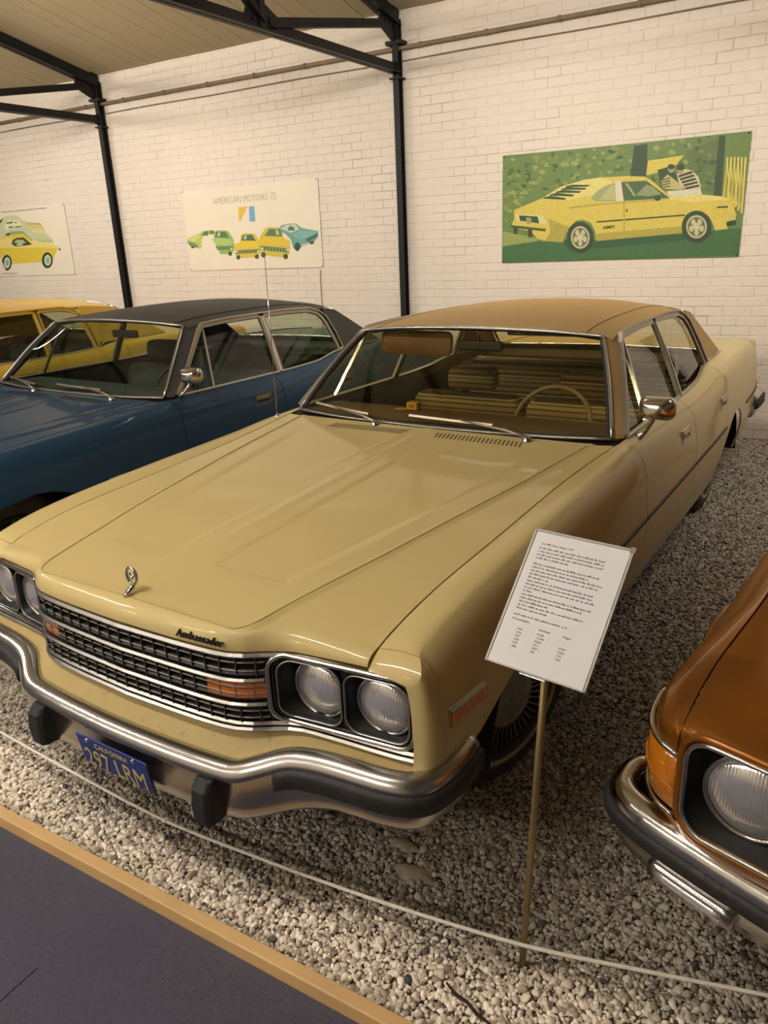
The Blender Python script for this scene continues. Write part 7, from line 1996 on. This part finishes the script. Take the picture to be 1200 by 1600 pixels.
((0.686, 0.685, 0.218),[1.947,0.759,1.953,0.762,2.008,0.413,1.999,0.414]),
((0.465, 0.47, 0.096),[1.974,0.757,1.989,0.759,1.999,0.406,1.977,0.407]),
((0.686, 0.685, 0.218),[1.974,0.757,1.98,0.76,2.035,0.399,2.025,0.399]),
((0.607, 0.571, 0.096),[2.001,0.755,2.016,0.757,2.029,0.382,2.006,0.383]),
((0.686, 0.685, 0.218),[2.001,0.755,2.007,0.757,2.062,0.384,2.052,0.385]),
((0.465, 0.47, 0.096),[2.027,0.752,2.043,0.754,2.058,0.357,2.036,0.359]),
((0.686, 0.685, 0.218),[2.027,0.752,2.033,0.755,2.089,0.37,2.079,0.371]),
((0.607, 0.571, 0.096),[2.054,0.75,2.069,0.752,2.088,0.333,2.065,0.334]),
((0.686, 0.685, 0.218),[2.054,0.75,2.06,0.753,2.115,0.356,2.106,0.356]),
((0.607, 0.571, 0.096),[0.119,0.465,0.253,0.509,0.385,0.55,0.561,0.637,0.771,0.678,0.903,0.687,1.14,0.681,1.284,0.666,1.342,0.636,1.504,0.498,1.723,0.5,1.906,0.473,1.989,0.443,2.008,0.386,2.036,0.328,1.981,0.279,1.979,0.22,1.885,0.212,1.87,0.254,1.83,0.322,1.777,0.361,1.727,0.367,1.671,0.33,1.643,0.265,1.622,0.202,0.9,0.165,0.887,0.246,0.845,0.319,0.777,0.349,0.709,0.344,0.652,0.292,0.615,0.221,0.598,0.164,0.425,0.183,0.353,0.204,0.289,0.272,0.089,0.318,0.12,0.391]),
((0.686, 0.685, 0.218),[0.385,0.55,0.561,0.637,0.771,0.678,0.903,0.687,1.034,0.638,0.962,0.619,0.853,0.547,0.643,0.522]),
((0.686, 0.685, 0.218),[1.436,0.494,1.724,0.499,1.906,0.471,1.981,0.444,1.678,0.443,1.489,0.474]),
((0.392, 0.39, 0.067),[0.646,0.463,0.857,0.474,1.506,0.481,1.506,0.473,0.857,0.46,0.646,0.445]),
((0.392, 0.39, 0.067),[0.897,0.228,1.626,0.257,1.622,0.202,0.9,0.165]),
((0.392, 0.39, 0.067),[0.45,0.375,0.652,0.292,0.615,0.221,0.598,0.164,0.425,0.183,0.474,0.264]),
((0.659, 0.685, 0.328),[0.13,0.431,0.399,0.405,0.444,0.327,0.162,0.367]),
((0.023, 0.076, 0.025),[0.166,0.418,0.348,0.398,0.366,0.338,0.179,0.37]),
((0.363, 0.338, 0.126),[0.235,0.396,0.287,0.39,0.288,0.335,0.242,0.341]),
((0.055, 0.098, 0.025),[0.089,0.337,0.429,0.288,0.429,0.266,0.089,0.314]),
((0.031, 0.053, 0.016),[0.117,0.317,0.153,0.311,0.154,0.253,0.118,0.258]),
((0.031, 0.053, 0.016),[0.258,0.292,0.299,0.286,0.301,0.219,0.259,0.224]),
((0.023, 0.076, 0.025),[0.604,0.637,0.662,0.645,0.821,0.633,0.806,0.62,0.597,0.627]),
((0.023, 0.076, 0.025),[0.566,0.619,0.624,0.627,0.794,0.61,0.779,0.597,0.558,0.609]),
((0.023, 0.076, 0.025),[0.519,0.599,0.578,0.607,0.747,0.587,0.732,0.574,0.512,0.589]),
((0.023, 0.076, 0.025),[0.464,0.579,0.523,0.588,0.685,0.562,0.67,0.548,0.456,0.569]),
((0.023, 0.076, 0.025),[0.405,0.558,0.465,0.567,0.614,0.538,0.598,0.525,0.397,0.548]),
((0.308, 0.412, 0.168),[0.836,0.522,0.889,0.58,0.962,0.618,1.038,0.633,1.052,0.487,0.875,0.497]),
((0.443, 0.507, 0.245),[0.912,0.509,0.999,0.607,1.035,0.618,1.046,0.497]),
((0.659, 0.685, 0.6),[1.039,0.651,1.088,0.651,1.12,0.484,1.058,0.486]),
((0.062, 0.136, 0.054),[1.092,0.638,1.303,0.633,1.359,0.59,1.505,0.484,1.125,0.484]),
((0.237, 0.338, 0.161),[1.222,0.524,1.305,0.602,1.359,0.582,1.434,0.519,1.33,0.509]),
((0.353, 0.446, 0.2),[1.126,0.623,1.144,0.627,1.222,0.524,1.208,0.516]),
((0.023, 0.076, 0.025),[1.433,0.486,1.431,0.478,1.426,0.472,1.417,0.468,1.406,0.467,1.395,0.469,1.386,0.474,1.379,0.481,1.377,0.489,1.378,0.497,1.384,0.503,1.393,0.507,1.403,0.507,1.414,0.505,1.423,0.5,1.43,0.493]),
((0.031, 0.053, 0.016),[0.898,0.331,1.636,0.349,1.637,0.337,0.899,0.319]),
((0.392, 0.39, 0.067),[1.12,0.479,1.131,0.482,1.153,0.182,1.14,0.179]),
((0.031, 0.053, 0.016),[1.161,0.405,1.161,0.399,1.16,0.395,1.157,0.392,1.155,0.391,1.152,0.392,1.149,0.396,1.147,0.4,1.146,0.406,1.147,0.411,1.148,0.415,1.15,0.418,1.153,0.419,1.156,0.418,1.158,0.415,1.16,0.41]),
((0.025, 0.06, 0.023),[0.876,0.197,0.873,0.159,0.86,0.125,0.839,0.097,0.81,0.077,0.777,0.067,0.742,0.068,0.708,0.08,0.677,0.102,0.653,0.132,0.636,0.168,0.63,0.206,0.634,0.244,0.647,0.278,0.669,0.306,0.698,0.325,0.731,0.334,0.766,0.333,0.799,0.32,0.829,0.299,0.853,0.269,0.869,0.234]),
((0.498, 0.519, 0.295),[0.84,0.198,0.837,0.169,0.826,0.142,0.808,0.121,0.785,0.108,0.758,0.104,0.731,0.11,0.706,0.125,0.686,0.147,0.673,0.175,0.667,0.205,0.67,0.235,0.682,0.261,0.7,0.282,0.723,0.294,0.75,0.298,0.776,0.292,0.801,0.277,0.821,0.255,0.834,0.228]),
((0.106, 0.166, 0.062),[0.825,0.199,0.822,0.171,0.811,0.148,0.793,0.13,0.77,0.121,0.745,0.122,0.721,0.133,0.701,0.152,0.688,0.176,0.682,0.204,0.686,0.232,0.697,0.255,0.715,0.272,0.738,0.281,0.763,0.28,0.786,0.269,0.806,0.251,0.819,0.226]),
((0.521, 0.558, 0.351),[0.816,0.185,0.811,0.166,0.798,0.159,0.784,0.167,0.777,0.186,0.782,0.205,0.796,0.212,0.81,0.204]),
((0.521, 0.558, 0.351),[0.776,0.152,0.771,0.133,0.758,0.126,0.744,0.134,0.737,0.154,0.742,0.173,0.756,0.18,0.77,0.172]),
((0.521, 0.558, 0.351),[0.732,0.187,0.727,0.168,0.714,0.16,0.699,0.169,0.693,0.188,0.698,0.207,0.711,0.214,0.726,0.206]),
((0.521, 0.558, 0.351),[0.746,0.24,0.741,0.222,0.727,0.214,0.713,0.223,0.706,0.242,0.711,0.261,0.725,0.268,0.739,0.259]),
((0.521, 0.558, 0.351),[0.797,0.239,0.792,0.22,0.779,0.213,0.765,0.221,0.758,0.241,0.763,0.259,0.777,0.266,0.791,0.258]),
((0.557, 0.585, 0.351),[0.781,0.2,0.777,0.182,0.764,0.17,0.747,0.171,0.733,0.183,0.727,0.202,0.731,0.221,0.744,0.232,0.761,0.232,0.775,0.219]),
((0.025, 0.06, 0.023),[1.854,0.242,1.853,0.206,1.842,0.174,1.823,0.147,1.797,0.129,1.765,0.12,1.731,0.121,1.698,0.132,1.668,0.153,1.643,0.182,1.626,0.216,1.618,0.252,1.62,0.288,1.631,0.321,1.651,0.347,1.678,0.365,1.71,0.373,1.743,0.372,1.776,0.36,1.805,0.339,1.83,0.311,1.846,0.278]),
((0.498, 0.519, 0.295),[1.819,0.243,1.818,0.215,1.809,0.19,1.792,0.171,1.77,0.158,1.745,0.155,1.719,0.16,1.695,0.174,1.675,0.196,1.661,0.222,1.654,0.251,1.656,0.279,1.665,0.304,1.682,0.324,1.704,0.335,1.729,0.339,1.755,0.333,1.779,0.319,1.799,0.298,1.813,0.272]),
((0.106, 0.166, 0.062),[1.805,0.244,1.804,0.218,1.794,0.196,1.777,0.179,1.756,0.171,1.732,0.172,1.709,0.182,1.689,0.2,1.675,0.224,1.668,0.25,1.67,0.276,1.68,0.299,1.697,0.315,1.719,0.323,1.743,0.322,1.766,0.311,1.785,0.294,1.799,0.27]),
((0.521, 0.558, 0.351),[1.798,0.231,1.794,0.213,1.781,0.206,1.767,0.214,1.76,0.233,1.764,0.25,1.777,0.257,1.791,0.249]),
((0.521, 0.558, 0.351),[1.761,0.2,1.757,0.182,1.744,0.175,1.73,0.183,1.723,0.202,1.727,0.22,1.74,0.227,1.754,0.219]),
((0.521, 0.558, 0.351),[1.717,0.233,1.713,0.215,1.7,0.208,1.686,0.217,1.679,0.235,1.683,0.253,1.696,0.26,1.71,0.252]),
((0.521, 0.558, 0.351),[1.728,0.284,1.724,0.266,1.711,0.26,1.697,0.268,1.69,0.286,1.694,0.304,1.706,0.31,1.72,0.302]),
((0.521, 0.558, 0.351),[1.777,0.282,1.773,0.265,1.761,0.258,1.747,0.266,1.74,0.284,1.744,0.302,1.756,0.309,1.77,0.301]),
((0.557, 0.585, 0.351),[1.763,0.246,1.76,0.228,1.748,0.218,1.732,0.218,1.718,0.23,1.711,0.248,1.715,0.266,1.727,0.277,1.743,0.276,1.757,0.264]),
((0.521, 0.545, 0.161),[1.969,0.323,2.036,0.328,2.034,0.287,1.977,0.279]),
((0.031, 0.053, 0.016),[1.966,0.274,2.037,0.282,2.038,0.247,1.971,0.24]),
((0.031, 0.053, 0.016),[1.881,0.395,1.965,0.396,1.966,0.383,1.882,0.383])]
# ================================================================== posters
def print_mesh(name, layers, parent, w, h, y0=-.0030, step=.00001):
    """flat print: coloured shapes on the sheet, colours stored per face"""
    verts, faces, cols = [], [], []
    for i, (c, q) in enumerate(layers):
        pts = [(min(max(q[k], .004), w - .004), min(max(q[k + 1], .004), h - .004)) for k in range(0, len(q), 2)]
        n = len(verts)
        tri = geometry.tessellate_polygon([[Vector((a, b, 0)) for a, b in pts]])
        yy = y0 - i * step
        verts += [(a, yy, b) for a, b in pts]
        for t in tri:
            p, q_, r_ = (pts[k] for k in t)
            if (q_[0] - p[0]) * (r_[1] - p[1]) - (q_[1] - p[1]) * (r_[0] - p[0]) < 0: t = t[::-1]
            faces.append(tuple(k + n for k in t)); cols.append(c)
    me = bpy.data.meshes.new(name)
    me.from_pydata(verts, [], faces)
    a = me.color_attributes.new('ink', 'FLOAT_COLOR', 'CORNER')
    buf = []
    for p, c in zip(me.polygons, cols):
        buf += (list(c) + [1.0]) * p.loop_total
    a.data.foreach_set('color', buf)
    me.materials.append(INK)
    o = bpy.data.objects.new(name, me)
    return link(o, parent)
INK = mat('poster_ink', (.5, .5, .5), rough=.55)
nt = INK.node_tree
a_ = nt.nodes.new('ShaderNodeVertexColor'); a_.layer_name = 'ink'
nz = nt.nodes.new('ShaderNodeTexNoise'); nz.inputs['Scale'].default_value = 60
tc_ = nt.nodes.new('ShaderNodeTexCoord')
mr = nt.nodes.new('ShaderNodeMapRange'); mr.inputs[3].default_value = .82; mr.inputs[4].default_value = 1.18
mx = nt.nodes.new('ShaderNodeVectorMath'); mx.operation = 'SCALE'
nt.links.new(tc_.outputs['Object'], nz.inputs['Vector'])
nt.links.new(nz.outputs['Fac'], mr.inputs[0]); nt.links.new(a_.outputs['Color'], mx.inputs[0]); nt.links.new(mr.outputs[0], mx.inputs['Scale'])
ml = nt.nodes.new('ShaderNodeVectorMath'); ml.operation = 'MULTIPLY'; ml.inputs[1].default_value = (.98, .84, .78)
nt.links.new(mx.outputs[0], ml.inputs[0])
nt.links.new(ml.outputs[0], nt.nodes['Principled BSDF'].inputs['Base Color'])
SHEET = mat('poster_sheet', (.76, .68, .53), rough=.6, noise=.05, nscale=2)
SHEET2 = mat('poster_sheet_green', (.13, .20, .05), rough=.5, noise=.08, nscale=4)
INKDARK = mat('grey_ink', (.30, .27, .20), rough=.6, noise=.1)
INKBLACK = mat('black_ink', (.05, .045, .02), rough=.6, noise=.1)
def poster(label, x0, z0, w, h, layers, sheet, skew=0.0):
    root = empty('poster', (x0, WALL_Y - .004, z0))
    tag(root, label, 'poster', 'car posters on the brick wall')
    # slightly sagging sheet with thickness
    nx, nz_ = 16, 8
    def P(u, v): return (u * w, -.001 - .0015 * math.sin(u * 9) * (1 - v), v * h + (.006 * math.sin(math.pi * u) * (-1 if v > .5 else .5)))
    grid('sheet', lambda u, v: P(u, v), lin(0, 1, nx), lin(0, 1, nz_), sheet, root, solid=.0012, offset=1)
    print_mesh('print', layers, root, w, h)
    for u in (.008, .992):
        for v in (.015, .985):
            lathe('nail', [(.0005, -.009), (.006, -.008), (.006, -.004)], IRON, root, n=8, axis='y', centre=(u * w, 0, v * h))
    return root
RX = Matrix.Rotation(math.radians(90), 4, 'X')
pa = poster('cream poster of yellow coupes stacked one behind the other', -9.55, 1.517, 2.02, .90, POSTER_A, SHEET)
pb = poster('cream poster of five cars in a fan under AMERICAN MOTORS lettering', -5.40, 1.525, 1.965, .90, POSTER_B, SHEET)
pc = poster('green and yellow poster of a yellow coupe by a wooded roadside', -1.349, 1.52, 2.085, .937, POSTER_C, SHEET2)
t = text_mesh('headline', "AMERICAN MOTORS '72", .105, INKDARK, pb, xscale=.82, offset=-.0022)
t.matrix_local = Matrix.Translation((.477, -.0045, .722)) @ RX
t = text_mesh('car_lettering', 'AMX', .036, INKBLACK, pc, xscale=1.35, shear=.2, offset=.0012)
t.matrix_local = Matrix.Translation((.952, -.0085, .262)) @ Matrix.Rotation(-.06, 4, 'Y') @ RX
# small unreadable print lines on the left poster
random.seed(5)
def word_lines(root, x, z, width, size, m_, mw=None, words=None):
    mb = MB()
    cx = 0.0
    while cx < width - size:
        wl_ = min(random.uniform(1.2, 5.0) * size * .55, width - cx)
        k = cx
        while k < cx + wl_ - size * .3:
            hgt = random.choice((.55, .55, .6, .85))
            mb.add([(x + k, 0, z), (x + k + size * .26, 0, z), (x + k + size * .26, 0, z + size * hgt), (x + k, 0, z + size * hgt)], [(0, 1, 2, 3)])
            k += size * .42
        cx += wl_ + size * .35
    o = mb.build('text_line', m_, root, smooth=False)
    if mw is not None: o.matrix_local = mw
    return o
word_lines(pa, .68, .853, 1.0, .024, INKDARK, Matrix.Translation((0, -.0045, 0)))
word_lines(pa, .40, .030, .40, .026, INKDARK, Matrix.Translation((0, -.0045, 0)))

# ================================================================== information sign on a brass coloured stake
BRASS = mat('stake_metal', (.30, .22, .09), rough=.42, metal=.6, noise=.25, nscale=14)
PAPER = mat('paper', (.80, .77, .76), rough=.7, noise=.02)
SLEEVE = glass('laminate', (.93, .93, .91), refl=.7, rough=.12)
SLEEVE_EDGE = mat('laminate_edge', (.42, .40, .34), rough=.35, noise=.1)
SC_ = Vector((1.202, -.762, 1.052))
SR = Vector((.99312, -.11599, -.01612)).normalized()
SU = Vector((.09206, .68820, .71966)); SU = (SU - SR * SU.dot(SR)).normalized()
SN = SR.cross(SU).normalized()                       # facing the visitor
sign = empty('information_sign', (1.125, -.717, 0))
tag(sign, 'white printed sheet in a clear sleeve on a thin metal stake', 'sign')
inv = Matrix.Translation((-1.125, .717, 0))
MS = inv @ (Matrix((SR, SU, SN)).transposed().to_4x4())
MS = Matrix.Translation(SC_ - Vector((1.125, -.717, 0))) @ Matrix((SR, SU, SN)).transposed().to_4x4()
foot = Vector((0, 0, -.03))
topc = SC_ - Vector((1.125, -.717, 0)) - SN * .014 - SU * .06 - SR * .005
MB().tube([foot, topc * .5 + foot * .5 + Vector((0.0, 0, 0)), topc], .0085, 10).build('stake', BRASS, sign)
def local(name, mb, m_, **k):
    o = mb.build(name, m_, sign, **k)
    o.matrix_local = MS
    return o
w2, h2 = .108, .1515
local('backing', MB().box((-w2, -h2, -.004), (w2, h2, -.001)), SLEEVE_EDGE, smooth=False)
local('paper', MB().box((-w2 + .006, -h2 + .003, -.001), (w2 - .006, h2 - .006, .0004)), PAPER, smooth=False)
bp_ = MB()
for a, b in (((-w2, h2 - .004), (w2, h2)), ((-w2, -h2), (w2, -h2 + .003)), ((-w2, -h2), (-w2 + .004, h2)), ((w2 - .004, -h2), (w2, h2))):
    bp_.box((a[0], a[1], .0), (b[0], b[1], .0012))
local('sleeve_edge', bp_, SLEEVE_EDGE, smooth=False)
local('clip', MB().box((w2 - .008, h2 - .010, -.005), (w2 + .003, h2 + .003, .003)), CHROME, smooth=False)
local('bracket', MB().box((-.03, -h2 - .004, -.010), (.025, -h2 + .06, -.004)), CHROME_DULL, smooth=False)
TXT = mat('print_black', (.10, .09, .10), rough=.7, noise=.1)
def sign_text(body, x, y, size=.0060):
    t_ = text_mesh('text_line', body, size, TXT, sign, offset=.00008)
    t_.matrix_local = MS @ Matrix.Translation((x, y, .0007))
sign_text('De AMC Pacer Wagon 1977', -.082, .119)
random.seed(21)
FLAT = MS @ Matrix.Translation((0, 0, .0007)) @ Matrix.Rotation(math.radians(-90), 4, 'X')
yy = .109
lens = [.150, .148, .146, .075, 0, .145, .125, .155, .150, .050, .150, .150, .152, .025, .150, .140, .070, .150, .07, 0, .118]
for wd in lens:
    if wd:
        o_ = word_lines(sign, -.084, yy, wd, .0052, TXT, FLAT)
    yy -= .0078 if wd else .006
yy -= .002
sign_text('Productiecijfers:', -.084, yy); yy -= .013
col = (('', -.066), ('Hatchback', -.022), ('Wagon', .030))
for h_, x in col[1:]: sign_text(h_, x, yy + .004)
rows_ = (('1975', '72158', ''), ('1976', '117244', ''), ('1977', '20265', '37999'), ('1978', '7411', '13820'), ('1979', '2863', '7352'), ('1980', '405', '1341'))
for r_ in rows_:
    for (_, x), tx in zip(col, r_):
        if tx: sign_text(tx, x, yy - .006)
    yy -= .0074

# small yellow box left on the dashboard of the cream car
YB = mat('yellow_card', (.62, .36, .02), rough=.6, noise=.1)
bx = empty('card_box', (0, 0, 0), TH)
tag(bx, 'small yellow box lying on the dashboard of the cream sedan', 'box')
MB().box((-.285, 1.19, .956), (-.225, 1.235, .994)).build('carton', YB, bx, smooth=False, bevel=.003)
MB().box((-.272, 1.1885, .968), (-.238, 1.1905, .984)).build('printed_panel', mat('box_print', (.35, .14, .02), rough=.6, noise=.1), bx, smooth=False)
MB().box((-.35, 1.17, .955), (-.29, 1.22, .957)).build('flap', YB, bx, smooth=False)
